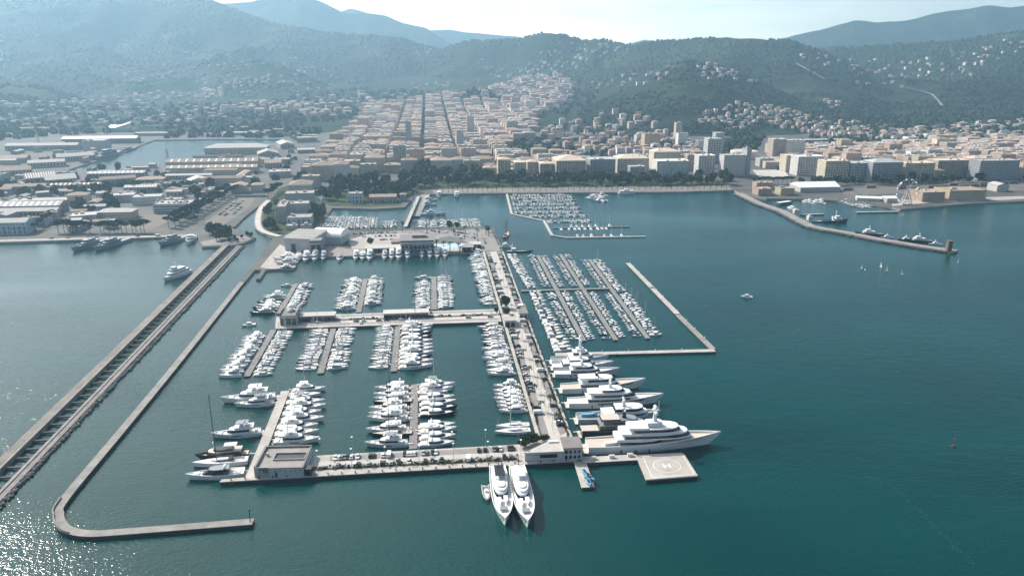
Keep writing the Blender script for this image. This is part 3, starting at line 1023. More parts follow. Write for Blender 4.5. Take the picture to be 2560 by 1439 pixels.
sport_yacht("sport15", "white sports cruiser", 15.0, 4.4)
sport_yacht("sport15g", "white sports cruiser, grey roof", 15.0, 4.4, top_m=M_GREY)
sport_yacht("sport13b", "white sports cruiser, blue cover", 13.0, 4.0, canopy=M_BLUE)
sport_yacht("sport16n", "dark-hulled sports cruiser", 16.0, 4.5, hull_m=M_NAVY)

sport_yacht("sport_blackhouse", "white motor yacht, black deckhouse", 24.0, 6.0, top_m=M_GREY, house_m=M_BLK)

def day_cruiser(key, desc, L=8.0, B=3.1, canopy=M_BLUE, hull_m=None, ttop=False, cabin=False, out=True):
    t = proto(key, "motorboat", "motorboat", desc, L, B)
    make_hull(t, L, B, 0.11 * L, 0.145 * L, 0.28, hull_m, n=8)
    z = 0.10 * L
    if cabin:
        tier(t, "cabin", L * 0.32, L * 0.72, B * 0.38, z, z + 0.15 * L, inset=0.18, rf=L * 0.10, ra=0.0, band=(0.35, 0.85), roof=0.04, n=4)
    else:
        tier(t, "windscreen", L * 0.40, L * 0.62, B * 0.37, z, z + 0.085 * L, m=M_GLASS, inset=0.15, rf=L * 0.06, ra=0.0, band=None, roof=0, n=4)
    if ttop:
        tt = MB().box(L * 0.42, 0, z + 0.20 * L, L * 0.22, B * 0.66, 0.1).build("canopy", canopy, t)
        st = MB()
        for sx in (0.35, 0.49):
            for s in (-1, 1):
                st.tube((L * sx, s * B * 0.3, z), (L * sx, s * B * 0.3, z + 0.205 * L), 0.05, n=4)
        st.build("support", M_ALU, tt)
    elif canopy:
        base = outline(L * 0.10, L * 0.42, B * 0.36, front=0.8, n=4)
        MB().prism(base, z, z + 0.09 * L, lean(base, L * 0.1, L * 0.42, B * 0.36, 0.2, 0.1, 0.4)).build("canopy", canopy, t)
    else:
        MB().box(L * 0.2, 0, z - 0.12, L * 0.16, B * 0.6, 0.3).build("seat", M_CUSH, t)
    MB().box(L * 0.80, 0, 0.115 * L, L * 0.10, B * 0.3, 0.12).build("bow_pad", M_CUSH, t)
    if out:
        MB().box(-0.25, 0, 0.35, 0.5, 0.42, 0.85).build("outboard_motor", M_BLK, t)
    return t

day_cruiser("day_blue", "day boat with blue canopy", canopy=M_BLUE)
day_cruiser("day_grey", "day boat with grey canopy", canopy=M_CANV)
day_cruiser("day_open", "white open motorboat", canopy=None)
day_cruiser("day_top", "console boat with white T-top", canopy=M_HULL, ttop=True)
day_cruiser("day_cab", "white cabin motorboat", 8.5, 3.1, canopy=None, cabin=True)
day_cruiser("day_navy", "dark-hulled motorboat", canopy=None, hull_m=M_NAVY)
day_cruiser("day_wht", "motorboat under pale cover", canopy=M_DECKW)

def rib(key, desc, L=7.0, B=2.6, m=M_RUBB):
    t = proto(key, "motorboat", "motorboat", desc, L, B)
    mb = MB()
    pts = [(0, B * 0.38), (L * 0.5, B * 0.38), (L * 0.8, B * 0.26), (L * 0.97, 0.0)]
    for s in (-1, 1):
        for a, b in zip(pts, pts[1:]):
            mb.tube((a[0], s * a[1], 0.5 + 0.02 * a[0]), (b[0], s * b[1], 0.5 + 0.02 * b[0]), 0.30, 0.30, 7)
    mb.build("tube", m, t)
    MB().prism([(0, -B * 0.36), (L * 0.5, -B * 0.36), (L * 0.9, 0), (L * 0.5, B * 0.36), (0, B * 0.36)], -0.3, 0.42).build("hull", M_DECKW, t)
    MB().box(L * 0.42, 0, 0.42, 0.8, 0.8, 0.9).build("console", M_HULL, t)
    MB().box(L * 0.2, 0, 0.42, 0.9, 1.2, 0.4).build("seat", M_CANV, t)
    MB().box(-0.2, 0, 0.35, 0.5, 0.42, 0.85).build("outboard_motor", M_BLK, t)
    return t

rib("rib", "grey inflatable motorboat")

def rig(t, L, mast_x, H, z0, m=None, boom=True, r=None, cover=M_HULL, stays=True):
    m = m or M_ALU
    r = r or 0.0085 * L + 0.03
    ms = MB()
    ms.tube((mast_x, 0, z0 - 0.3), (mast_x - 0.012 * H, 0, z0 + H), r, r * 0.7, 6)
    mo = ms.build("mast", m, t)
    for f in (0.38, 0.66):
        zz = z0 + H * f
        MB().tube((mast_x - 0.012 * H * f, -0.055 * L, zz), (mast_x - 0.012 * H * f, 0.055 * L, zz), r * 0.35, n=4).build("spreader", m, mo)
    if boom:
        bo_ = MB().tube((mast_x, 0, z0 + 1.3), (mast_x - 0.34 * L, 0, z0 + 1.35), r * 0.8, n=5)
        bo = bo_.build("boom", m, t)
        MB().tube((mast_x - 0.1, 0, z0 + 1.55), (mast_x - 0.33 * L, 0, z0 + 1.55), 0.2, 0.14, 6).build("sail_cover", cover, bo)
    if stays:
        for xx, zz, f in ((L * 0.97, z0 + 0.1, 0.97), (0.15, z0 - 0.1, 0.99)):
            MB().tube((xx, 0, zz), (mast_x - 0.012 * H, 0, z0 + H * f), 0.035, n=4).build("stay", M_ALU if m is not M_BLK else M_BLK, t)

def sailing(key, desc, L=12.0, B=3.8, hull_m=None, mast_m=None, cover=M_HULL, deck=None, hood=M_CANV, H=None):
    t = proto(key, "sailing_boat", "sailing boat", desc, L, B)
    fs, fb = 0.085 * L, 0.10 * L
    make_hull(t, L, B, fs, fb, 0.08, hull_m, deck, full=0.45, stern=0.78, sharp=1.7, rake=0.03)
    z = fs - 0.05
    tier(t, "coachroof", L * 0.34, L * 0.68, B * 0.26, z, z + 0.035 * L + 0.12, inset=0.2, rf=0.8, ra=0.1, band=(0.3, 0.75), roof=0, front=0.4, blunt=2.0, bx=(0.0, 0.7))
    base = outline(L * 0.27, L * 0.36, B * 0.26, front=0.5, n=4)
    MB().prism(base, z, z + 0.045 * L + 0.35, lean(base, L * 0.27, L * 0.36, B * 0.26, 0.25, 0.5, 0)).build("sprayhood", hood, t)
    MB().prism(outline(L * 0.05, L * 0.27, B * 0.22, front=0.9, n=3), z, z + 0.09).build("cockpit_floor", M_DECK, t)
    MB().tube((L * 0.10, -B * 0.15, z), (L * 0.10, -B * 0.15, z + 1.0), 0.3, 0.28, 8).build("wheel_pedestal", M_HULL, t)
    rig(t, L, L * 0.56, H or 1.32 * L, z + 0.03 * L, mast_m, cover=cover)
    return t

sailing("sail", "white sailing boat", cover=M_DECKW)
sailing("sail_b", "sailing boat with blue boom cover", cover=M_BLUE, hood=M_BLUE)
sailing("sail_n", "dark-hulled sailing boat", 13.0, 4.0, hull_m=M_NAVY, deck=M_DECK, cover=M_HULL)
sailing("sail_big", "large black sailing yacht", 21.0, 5.3, hull_m=M_BLK, mast_m=M_BLK, deck=M_DECK, cover=M_CANV, H=29)
sailing("sail_white", "large white sailing yacht", 20.0, 5.2, deck=M_DECKW, H=27, hood=M_HULL)

def catamaran(key, desc, L=14.0, B=7.4):
    t = proto(key, "catamaran", "catamaran", desc, L, B)
    for s in (-1, 1):
        rings, _ = hull_rings(L, B * 0.27, 1.6, 1.9, 0.05, full=0.4, stern=0.8, rake=0.02, n=9)
        MB().loft([[(x, y + s * B * 0.36, z) for x, y, z in r] for r in rings]).build("hull", M_HULL, t)
    MB().box(L * 0.44, 0, 0.9, L * 0.62, B * 0.55, 0.8).build("bridge_deck", M_HULL, t)
    tier(t, "deckhouse", L * 0.20, L * 0.66, B * 0.36, 1.6, 3.3, inset=0.15, rf=1.6, ra=0.0, band=(0.35, 0.82), roof=0.15, front=0.6)
    MB().box(L * 0.30, 0, 3.75, L * 0.24, B * 0.5, 0.35).build("flybridge", M_HULL, t)
    MB().box(L * 0.28, 0, 5.4, L * 0.22, B * 0.52, 0.12).build("bimini_top", M_HULL, t)
    MB().add([(L * 0.68, -B * 0.25, 1.5), (L * 0.95, -B * 0.25, 1.6), (L * 0.95, B * 0.25, 1.6), (L * 0.68, B * 0.25, 1.5)], [(0, 1, 2, 3)]).build("trampoline", M_CANV, t)
    rig(t, L, L * 0.55, 17.5, 3.3, boom=True)
    return t

catamaran("cat", "white sailing catamaran")

# ------------------------------------------------------------------ rows of berths
ALL_BOATS = []
COUNT = {}

def put(key, stern, ang, L, label, group, zs=None):
    p = PROTO[key]
    k = L / p["L"]
    kb = k * rnd.uniform(0.96, 1.04)
    o = clone(p["o"], (stern.x, stern.y, rnd.uniform(-0.05, 0.03)), ang, (k, kb, k * rnd.uniform(0.95, 1.05)), label=label, group=group)
    ALL_BOATS.append((o, key, L))
    COUNT[p["name"]] = COUNT.get(p["name"], 0) + 1
    return o

def row(A, B, w, side, t0, t1, mix, L, where, order_from, group, gap=1.0, gaps=0.06, taper=None, skip=(), jit=1.4, swing=3.0):
    """Pack boats stern-to along one side of the line A-B (side +1 = left of A->B)."""
    d, n = perp(A, B)
    n = n * side
    LEN = (B - A).length
    x = t0 * LEN
    i = 0
    keys = [m for m, c in mix for _ in range(c)]
    while True:
        key = rnd.choice(keys)
        f = x / LEN
        lo, hi = L
        if taper:
            lo, hi = lo + (taper[0] - lo) * f, hi + (taper[1] - hi) * f
        ln = rnd.uniform(lo, hi)
        p = PROTO[key]
        if p["name"] == "catamaran":
            ln = max(ln, 13.0)
        beam = p["B"] * ln / p["L"]
        if x + beam > t1 * LEN:
            break
        if rnd.random() < gaps or any(a < f < b for a, b in skip):
            x += beam * 0.9
            continue
        pos = A + d * (x + beam / 2) + n * (w / 2 + 0.9 + rnd.random() * jit)
        ang = math.atan2(n.y, n.x) + R(rnd.uniform(-swing, swing))
        put(key, pos, ang, ln, f"{p['desc']}, {nth(i)} {order_from}, {where}", group)
        i += 1
        x += beam + gap * rnd.uniform(0.4, 1.6)

def frac(key, py):
    A, B, w = PONT[key]
    return min((abs(pix(A.lerp(B, f / 200))[1] - py), f / 200) for f in range(201))[1]

def around(key, *rows, h=0.03):
    return tuple((frac(key, y) - 2.2 * h, frac(key, y) + h) for y in rows)

def prow(key, side, t0, t1, mix, L, where, order_from, group, **k):
    A, B, w = PONT[key]
    row(Vector((A.x, A.y, 0)), Vector((B.x, B.y, 0)), w, side, t0, t1, mix, L, where, order_from, group, **k)

YM = [("fly20", 4), ("fly20g", 2), ("fly18", 3), ("sport15", 3), ("sport15g", 2), ("sport13b", 1), ("fly22n", 2), ("sport16n", 2)]
MIX1 = YM + [("sail", 3), ("sail_b", 1), ("sport13b", 1)]
MIX2 = [("sport15", 3), ("sport13b", 2), ("sport15g", 2), ("fly18", 2), ("sail", 4), ("sail_b", 2), ("sail_n", 2)]
SMALL = [("day_blue", 2), ("day_grey", 2), ("day_open", 6), ("day_top", 5), ("day_cab", 6), ("day_navy", 1), ("day_wht", 7), ("rib", 1)]
SMALLS = SMALL + [("sail", 3)]
INL = "boats on the inland pontoons"
SEA = "boats on the pontoons seaward of the jetty"
# side +1 is left of A->B; A is the inland end, so +1 is the pier side, -1 the breakwater side
prow("c1", -1, 0.02, 0.10, [("sport13b", 1)], (10, 10), "breakwater side, first inland pontoon", "from open end", INL, gaps=0)
prow("c1", -1, 0.40, 0.58, [("fly20", 1), ("fly20g", 1)], (17, 19), "mid breakwater side, first inland pontoon", "from open end", INL, gaps=0)
prow("c1", -1, 0.62, 0.99, YM, (17, 20), "breakwater side, first inland pontoon", "next to jetty", INL, gaps=0)
prow("c1", 1, 0.0, 0.99, MIX1, (11, 14), "pier side, first inland pontoon", "from open end", INL, gaps=0.02)
prow("c2", -1, 0.0, 0.99, MIX1, (14, 16), "breakwater side, second inland pontoon", "from open end", INL, gaps=0.04, taper=(16.5, 18.5))
prow("c2", 1, 0.0, 0.80, MIX1, (12.5, 14.5), "pier side, second inland pontoon", "from open end", INL, gaps=0.02)
prow("c3", -1, 0.0, 0.99, MIX1, (12, 15), "breakwater side, third inland pontoon", "from open end", INL, gaps=0.08)
prow("c3", 1, 0.0, 0.99, MIX2, (12, 14), "pier side, third inland pontoon", "from open end", INL, gaps=0.02)
prow("b1", -1, 0.12, 1.0, [("cat", 3), ("fly20", 1)], (14, 15), "breakwater side, first seaward pontoon", "from jetty", SEA, gap=1.3, gaps=0)
prow("b1", 1, 0.03, 1.0, MIX2, (10.5, 12), "pier side, first seaward pontoon", "from jetty", SEA, gaps=0.03)
prow("b2", -1, 0.02, 0.97, MIX2 + [("sail", 4), ("sail_b", 2)], (12, 13.5), "breakwater side, second seaward pontoon", "from jetty", SEA, gaps=0.02)
prow("b2", 1, 0.02, 0.97, MIX2, (12, 13.5), "pier side, second seaward pontoon", "from jetty", SEA, gaps=0.06)
prow("b3", -1, 0.02, 0.98, MIX2, (11.5, 13), "breakwater side, third seaward pontoon", "from jetty", SEA, gaps=0.04)
prow("b3", 1, 0.0, 0.99, YM, (20, 22.5), "pier side, third seaward pontoon", "from jetty", SEA, gaps=0.0, gap=1.2)
QU = "yachts behind the outer quay"
prow("a2", -1, 0.02, 0.98, [("fly20", 2), ("fly20g", 2), ("sport15", 1), ("fly18", 1)], (20, 22), "breakwater side, quay pontoon", "from open end", QU, gaps=0.04, gap=1.2, skip=around("a2", 1005, 1085))
prow("a2", 1, 0.0, 0.60, YM, (18, 20.5), "pier side, quay pontoon", "from open end", QU, skip=around("a2", 984), gaps=0.0)
prow("a2", 1, 0.66, 0.99, [("sport15", 2), ("fly18", 2), ("fly20", 1)], (17.5, 19.5), "pier side, quay pontoon", "nearer the cars", QU, gaps=0.0)
# yachts on the narrow arm
A4, B4 = G(724, 975.5), G(667, 1128)
row(A4, B4, 0.6, 1, 0.0, 0.99, [("fly20", 3), ("fly20g", 2), ("sport15", 1), ("fly18", 2)], (19, 21), "pier side of narrow arm", "from its tip", QU, gaps=0.0, gap=1.2, taper=(23, 25), skip=((0.07, 0.16),))

# along the central pier
ml_a, ml_b = G(1210, 632), G(1246, 764)
PI = "boats along the central pier"
row(ml_a, ml_b, 0.6, -1, 0.0, 1.0, MIX1, (14, 16), "along pier inland of jetty", "from yard", PI, gaps=0.03, taper=(11, 13))
row(G(1257, 816), G(1297, 945), 0.6, -1, 0.0, 1.0, MIX1 + [("sail_n", 2)], (14, 18), "along pier seaward of jetty", "from jetty", PI, gaps=0.05, taper=(16, 19))
row(G(1304, 962), G(1326, 1034), 0.6, -1, 0.0, 1.0, YM, (15, 17), "along pier near outer quay", "of the group", PI, gaps=0.0)
row(G(1262, 637), G(1313, 724), 0.6, 1, 0.0, 1.0, SMALLS, (8, 10), "outside of pier before walkway", "from yard", PI, gaps=0.02, gap=1.1)
row(G(1316, 730), G(1380, 884), 0.6, 1, 0.0, 1.0, SMALLS, (8.5, 10.5), "outside of pier beyond walkway", "from walkway", PI, gaps=0.02, gap=1.1, taper=(12, 14))

EB = "small boats on the outer pontoons"
for key, nm, la, lb in (("e1", "first small-boat pontoon", (6.8, 8.2), (5.6, 6.9)), ("e2", "middle small-boat pontoon", (5.6, 6.8), (5.4, 6.6)), ("e3", "outermost small-boat pontoon", (5.6, 6.9), (7.2, 9.8))):
    prow(key, -1, 0.0, 0.455, SMALL, la, f"pier side, {nm}", "from inland tip", EB, gaps=0.06, gap=2.0)
    prow(key, -1, 0.52, 0.99, SMALL, la, f"pier side, {nm}", "seaward of walkway", EB, gaps=0.08, gap=2.0)
    prow(key, 1, 0.0, 0.455 if key != "e3" else 0.5, SMALL if key != "e3" else SMALLS, lb, f"bay side, {nm}", "from inland tip", EB, gaps=0.08, gap=2.0)
    prow(key, 1, 0.52, 0.99, SMALL if key != "e3" else SMALLS, lb, f"bay side, {nm}", "seaward of walkway", EB, gaps=0.08, gap=2.0)
# ------------------------------------------------------------------ named yachts and ships
def place(t, stern, bow=None, ang=None):
    d = (bow - stern) if bow is not None else None
    t.location = (stern.x, stern.y, 0)
    t.rotation_euler = (0, 0, ang if ang is not None else math.atan2(d.y, d.x))
    return t

def rail_mast(t, x, z, h, m=M_HULL, domes=2, dome_r=0.9, spread=1.8):
    mb = MB()
    base = outline(x - 1.3, x + 1.1, 0.7, front=0.6, n=4)
    mb.prism(base, z, z + h * 0.62, [(x - 0.4 + (px_ - x) * 0.45, py_ * 0.5) for px_, py_ in base])
    mb.tube((x - 0.4, 0, z + h * 0.6), (x - 0.7, 0, z + h), 0.2, 0.1, 6)
    mb.box(x - 0.3, 0, z + h * 0.52, 0.7, spread * 2, 0.22).box(x - 0.5, 0, z + h * 0.8, 0.35, spread * 1.1, 0.15)
    o = mb.build("mast", m, t)
    for k in range(domes):
        MB().ball((x - 0.3, spread * (1 if k % 2 else -1) * (0.95 if k < 2 else 0.4), z + h * (0.52 if k < 2 else 0.8) + dome_r + 0.15), dome_r, n=9, m=6).build("radar_dome", M_HULL, o)
    return o

def superyacht(label, L, B, fs, fb, tiers, hull_m=None, deck_m=M_DECK, house_m=None, roof_m=None, bul=0.9, mast=None, hull_band=None, ports=None, boot=True, aft_deck=True, group=None, tender=None, hull_kw=None, terrace_m=M_DECKW):
    t = thing("motor_yacht", (0, 0, 0), label=label, category="yacht", group=group)
    kw = dict(full=0.40, stern=0.84, rake=0.09, sharp=2.35, n=18)
    kw.update(hull_kw or {})
    make_hull(t, L, B, fs, fb, bul, hull_m, deck_m, **kw)
    MB().prism(outline(-0.03 * L, 0.02 * L, B * 0.40, aft=0.95, front=0.5), 0.3, 0.75).build("swim_platform", M_DECK, t)
    if hull_band:
        for (xa, xb, za, zb) in hull_band:
            for s in (-1, 1):
                mb = MB()
                N = 14
                lo, hi = [], []
                for i in range(N + 1):
                    x = (xa + (xb - xa) * i / N)
                    lo.append(side_pt(L, B, fs, fb, x, za, s, kw))
                    hi.append(side_pt(L, B, fs, fb, x, zb, s, kw))
                mb.add(lo + hi, [(i, i + 1, N + 2 + i, N + 1 + i) if s > 0 else (i + 1, i, N + 1 + i, N + 2 + i) for i in range(N)])
                mb.build("hull_window", M_GLASS, t)
    if ports:
        xa, xb, n, zf = ports
        for s in (-1, 1):
            for i in range(n):
                x = xa + (xb - xa) * i / (n - 1)
                w = 0.0065
                q = [side_pt(L, B, fs, fb, xx, zz, s, kw) for xx, zz in ((x, zf), (x + w, zf), (x + w, zf + 0.17), (x, zf + 0.17))]
                MB().add(q, [(0, 1, 2, 3)]).build("porthole", M_GLASS, t)
    z = None
    for k, T in enumerate(tiers):
        x0, x1, hw, z0, h = T[:5]
        opt = dict(T[5]) if len(T) > 5 else {}
        nm = opt.pop("name", ("main_deckhouse", "upper_deckhouse", "bridge_deckhouse", "sun_deckhouse")[min(k, 3)])
        over = opt.pop("over", None)
        ov = tier(t, nm, x0 * L, x1 * L, hw * B, z0, z0 + h, opt.pop("m", house_m), roof_m=roof_m, **opt)
        if over:                                   # deck overhang aft of the house, on two posts
            MB().prism(outline(over[0] * L, over[1] * L, hw * B * 1.04, aft=0.9, front=0.95, aft_round=0.25), z0 + h - 0.02, z0 + h + 0.9, None).build("aft_overhang", house_m or M_HULL, ov)
            MB().prism(outline(over[0] * L + 0.4, over[1] * L, hw * B * 0.98, aft=0.9, front=0.95, aft_round=0.25), z0 + h + 0.88, z0 + h + 0.93).build("sun_terrace", terrace_m, ov)
            for s in (-1, 1):
                MB().box(over[0] * L + 1.6, s * hw * B * 0.82, z0 - 0.1, 0.3, 0.3, h + 0.1).build("post", house_m or M_HULL, ov)
    if mast:
        rail_mast(t, mast[0] * L, mast[1], mast[2], *mast[3:])
    gangway(t, B * 0.12, 4.0, 1.6)
    for k, f in enumerate((0.25, 0.36, 0.47)):
        for s in (-1,):
            p = side_pt(L, B, fs, fb, f, 0.35, s, kw)
            MB().tube((p[0], p[1] - 0.3, 0.5), (p[0], p[1] - 0.3, 2.1), 0.28, n=6).build("fender", M_BLACK, t)
    return t

def side_pt(L, B, fs, fb, s, zf, sgn, kw):
    """point on the hull side at length fraction s and height fraction zf, 4 cm proud"""
    full, stern, sharp, rake = kw["full"], kw["stern"], kw["sharp"], kw["rake"]
    hb = stern + (1 - stern) * math.sin(math.pi / 2 * s / full) if s < full else max(1 - ((s - full) / (1 - full)) ** sharp, 0)
    hb = max(hb * B / 2, 0.03)
    hw = hb * (0.93 - 0.40 * max(0, (s - 0.45) / 0.55))
    z = fs + (fb - fs) * (max(0, s - 0.12) / 0.88) ** 1.5
    x = s * L * (1 - rake * (1 - zf))
    return (x, sgn * (hw + (hb - hw) * zf + 0.05), 0.02 + (z - 0.02) * zf)

# the biggest yacht, beside the helipad
t = superyacht("largest white four-deck yacht beside the helipad, bow to the open bay", 69, 12.0, 4.2, 7.2,
    [(0.235, 0.56, 0.43, 3.6, 2.9, dict(band=(0.30, 0.74), inset=0.02, rf=0.4, ra=0.0, roof=0.5, over=(0.20, 0.40))),
     (0.27, 0.775, 0.42, 6.5, 2.8, dict(band=(0.25, 0.80), inset=0.04, rf=2.6, ra=0.2, roof=0.5, over=(0.235, 0.40))),
     (0.34, 0.70, 0.36, 9.4, 2.6, dict(band=(0.28, 0.80), inset=0.05, rf=2.4, ra=0.2, roof=0.6, over=(0.29, 0.44))),
     (0.43, 0.56, 0.20, 12.3, 2.2, dict(band=None, inset=0.12, rf=1.0, ra=0.4, roof=0.3))],
    mast=(0.50, 14.6, 8.0, M_HULL, 4, 0.95, 2.3), ports=(0.54, 0.86, 17, 0.66), bul=1.0)
MB().prism(outline(0.01 * 69, 0.055 * 69, 4.6, aft=0.95, front=0.6), 0.7, 3.4, lean(outline(0.01 * 69, 0.055 * 69, 4.6, aft=0.95, front=0.6), 0.69, 3.8, 4.6, 0.08, 0, 1.2)).build("stern_stair", M_HULL, t)
tn = MB()
tn.loft(hull_rings(9.0, 2.6, 1.0, 1.4, 0.1, n=7)[0])
tn.v = [(x + 8.5, y - 2.6, z + 4.4) for x, y, z in tn.v]
tn.build("tender", M_HULL, t)
place(t, G(1467, 1120, 0.8), ang=R(5.2))

t = superyacht("white yacht with long black window bands, second from the big four-decker group", 55, 9.6, 3.4, 6.0,
    [(0.20, 0.66, 0.46, 3.0, 2.6, dict(band=(0.30, 0.80), inset=0.03, rf=2.0, ra=-0.6, roof=0.3)),
     (0.26, 0.72, 0.40, 5.6, 2.5, dict(band=(0.20, 0.72), inset=0.06, rf=4.5, ra=0.2, roof=0.7, over=(0.20, 0.40))),
     (0.34, 0.60, 0.32, 8.3, 2.0, dict(band=(0.25, 0.75), inset=0.10, rf=3.0, ra=0.4, roof=1.0))],
    deck_m=M_DECKW, mast=(0.44, 10.3, 5.5, M_HULL, 3, 0.7, 1.6), hull_band=[(0.30, 0.80, 0.60, 0.80)])
t["label"] = "white three-deck yacht with long black bands and grey sun deck"
place(t, G(1420, 1010, 1), ang=R(4.6))

t = superyacht("white yacht with beige sun decks and a short black mast", 51, 9.4, 3.4, 6.2,
    [(0.22, 0.70, 0.45, 3.0, 2.6, dict(band=(0.30, 0.78), inset=0.04, rf=3.0, ra=-0.4, roof=0.3)),
     (0.30, 0.66, 0.38, 5.6, 2.6, dict(band=(0.30, 0.80), inset=0.08, rf=3.4, ra=0.4, roof=0.6, over=(0.20, 0.42)))],
    mast=(0.42, 8.5, 4.4, M_BLK, 1, 0.6, 1.2), hull_band=[(0.28, 0.86, 0.66, 0.80)])
place(t, G(1403, 974, 1), ang=R(6.5))

t = superyacht("grey-white yacht with dark bow windows and cluttered aft deck", 41, 8.0, 2.9, 5.0,
    [(0.24, 0.72, 0.44, 2.6, 2.4, dict(band=(0.30, 0.80), inset=0.06, rf=3.0, ra=-0.3, roof=0.2)),
     (0.32, 0.62, 0.36, 5.0, 2.0, dict(band=(0.25, 0.8), inset=0.10, rf=2.6, ra=0.3, roof=0.5, over=(0.24, 0.40)))],
    mast=(0.42, 7.2, 4.0, M_HULL, 2, 0.65, 1.3), deck_m=M_DECKW, hull_m=M_HULLG, hull_band=[(0.30, 0.75, 0.55, 0.72)])
place(t, G(1386, 936, 1), ang=R(3.2))

t = superyacht("white yacht with rounded sloping decks, next to the moored explorer", 39, 8.0, 3.0, 4.8,
    [(0.14, 0.74, 0.46, 2.6, 2.4, dict(band=(0.34, 0.74), inset=0.06, rf=3.6, ra=1.6, roof=0.2)),
     (0.26, 0.66, 0.38, 5.0, 2.0, dict(band=(0.3, 0.75), inset=0.12, rf=3.2, ra=0.8, roof=0.4))],
    deck_m=M_DECKW, mast=(0.46, 7.1, 4.2, M_HULL, 2, 0.8, 1.4))
t["label"] = "white yacht with rounded sloping decks and no beige terraces"
place(t, G(1381, 919, 1), ang=R(4.0))

t = superyacht("tall-masted white yacht with big radar dome, closest to the mooring arm", 38, 8.2, 3.2, 5.0,
    [(0.28, 0.74, 0.44, 2.8, 2.6, dict(band=(0.34, 0.78), inset=0.05, rf=2.0, ra=0.4, roof=0.3)),
     (0.36, 0.66, 0.38, 5.4, 2.4, dict(band=(0.34, 0.8), inset=0.08, rf=2.0, ra=0.4, roof=0.5)),
     (0.42, 0.58, 0.28, 7.9, 1.8, dict(band=None, inset=0.15, rf=1.2, ra=0.4, roof=0.3))],
    mast=(0.50, 9.8, 8.5, M_HULL, 3, 1.1, 2.0), deck_m=M_GREY)
place(t, G(1378, 900, 2), ang=R(5.5))

t = superyacht("white explorer yacht with grey aft deck and a pale blue tender", 46, 9.6, 3.6, 5.4,
    [(0.30, 0.86, 0.44, 3.2, 2.6, dict(band=(0.4, 0.75), inset=0.02, rf=1.4, ra=0.0, roof=0.3)),
     (0.42, 0.80, 0.38, 5.9, 2.5, dict(band=(0.35, 0.8), inset=0.06, rf=1.2, ra=1.8, roof=0.5))],
    mast=(0.56, 8.6, 6.0, M_HULL, 2, 0.7, 1.6), deck_m=M_GREY)
tn = MB().loft([[(x + 2.5, y + 1.2, z + 3.3) for x, y, z in r] for r in hull_rings(9.5, 3.0, 1.1, 1.5, 0.25, n=8)[0]])
o = tn.build("tender", M_SKYB, t)
MB().tube((46 * 0.98, 0, 5.2), (46 * 0.98, 0, 10.5), 0.2, 0.1).build("bow_post", M_HULL, t)
MB().box(46 * 0.34, 0, 5.8, 5, 5, 0.12).build("aft_deck_cover", M_GREY, t)
place(t, G(1442, 1048, 1.5), ang=R(5.0))

t = superyacht("black-hulled yacht with beige decks and black mast beside the four-decker", 50, 9.4, 4.5, 5.9,
    [(0.18, 0.70, 0.46, 4.1, 2.6, dict(band=(0.34, 0.76), inset=0.04, rf=1.6, ra=0.6, roof=0.3)),
     (0.34, 0.62, 0.36, 6.8, 2.2, dict(band=(0.2, 0.85), inset=0.10, rf=2.0, ra=0.6, roof=0.4, over=(0.20, 0.40)))],
    mast=(0.46, 9.2, 7.0, M_BLK, 2, 0.6, 1.5), hull_m=M_BLK, house_m=M_BLK, roof_m=M_GREY, terrace_m=M_DECK)
for k in (0.86, 0.885):
    MB().tube((50 * k, 0.4, 5.0), (50 * k, 0.4, 11.5), 0.14, 0.07).build("bow_pole", M_BLK, t)
place(t, G(1452, 1081, 1.5), ang=R(6.0))

# two yachts lying stern-to off the quay front
for (sx, sy, lab, dark, L) in ((1243, 1173, "white yacht with black hardtop and mast, stern to the outer quay", True, 45), (1291.5, 1172, "white yacht with plain white sundeck, stern to the outer quay", False, 47)):
    t = superyacht(lab, L, 9.3, 3.6, 5.4,
        [(0.14, 0.66, 0.36, 3.0, 2.6, dict(band=(0.3, 0.8), inset=0.06, rf=2.4, ra=0.2, roof=0.25)),
         (0.16, 0.60, 0.33, 5.7, 1.0, dict(band=None, inset=-0.02, rf=0.6, ra=0.2, roof=0, name="sundeck_bulwark"))],
        hull_kw=dict(full=0.48, stern=0.82, rake=0.05, sharp=3.6), deck_m=M_DECKW)
    MB().prism(outline(0.19 * L, 0.57 * L, 2.5, front=0.7), 6.72, 6.76).build("sun_terrace", M_DECKW, t)
    hd = MB().box(0.30 * L, 0, 8.7, 0.20 * L, 4.4, 0.25).build("hardtop", M_BLK if dark else M_HULL, t)
    for xx in (0.22, 0.38):
        for s in (-1, 1):
            MB().box(xx * L, s * 1.9, 6.7, 0.35, 0.2, 2.05).build("support", M_HULL, hd)
    MB().tube((0.20 * L, 0, 6.7), (0.19 * L, 0, 13.5), 0.25, 0.1).box(0.195 * L, 0, 10.5, 0.4, 3.2, 0.2).build("mast", M_BLK, t)
    MB().prism(outline(0.44 * L, 0.54 * L, 1.8, front=0.6, n=5), 6.76, 7.3).build("spa_pool", M_CUSH if dark else M_HULL, t)
    for y, x, r in ((1.4, 0.70, 1.2), (-1.3, 0.72, 1.05)):
        MB().loft([[(px_ + x * L - 3, py_ + y, pz * 0.5 + 4.7) for px_, py_, pz in rr_] for rr_ in hull_rings(5.6, r * 1.6, 1.4, 1.6, 0.05, n=6)[0]]).build("tender", M_HULL, t)
    MB().box(0.84 * L, 0, 4.75, 2.4, 3.4, 0.6).build("anchor_winch", M_GREY, t)
    place(t, G(sx, sy, 1), ang=R(-84.5))
tender = clone(PROTO["rib"]["o"], G(1213.5, 1215, 0.5), R(-84), (1.8, 1.6, 1.4), label="open grey tender moored beside the black-topped yacht", group=None, category="tender")

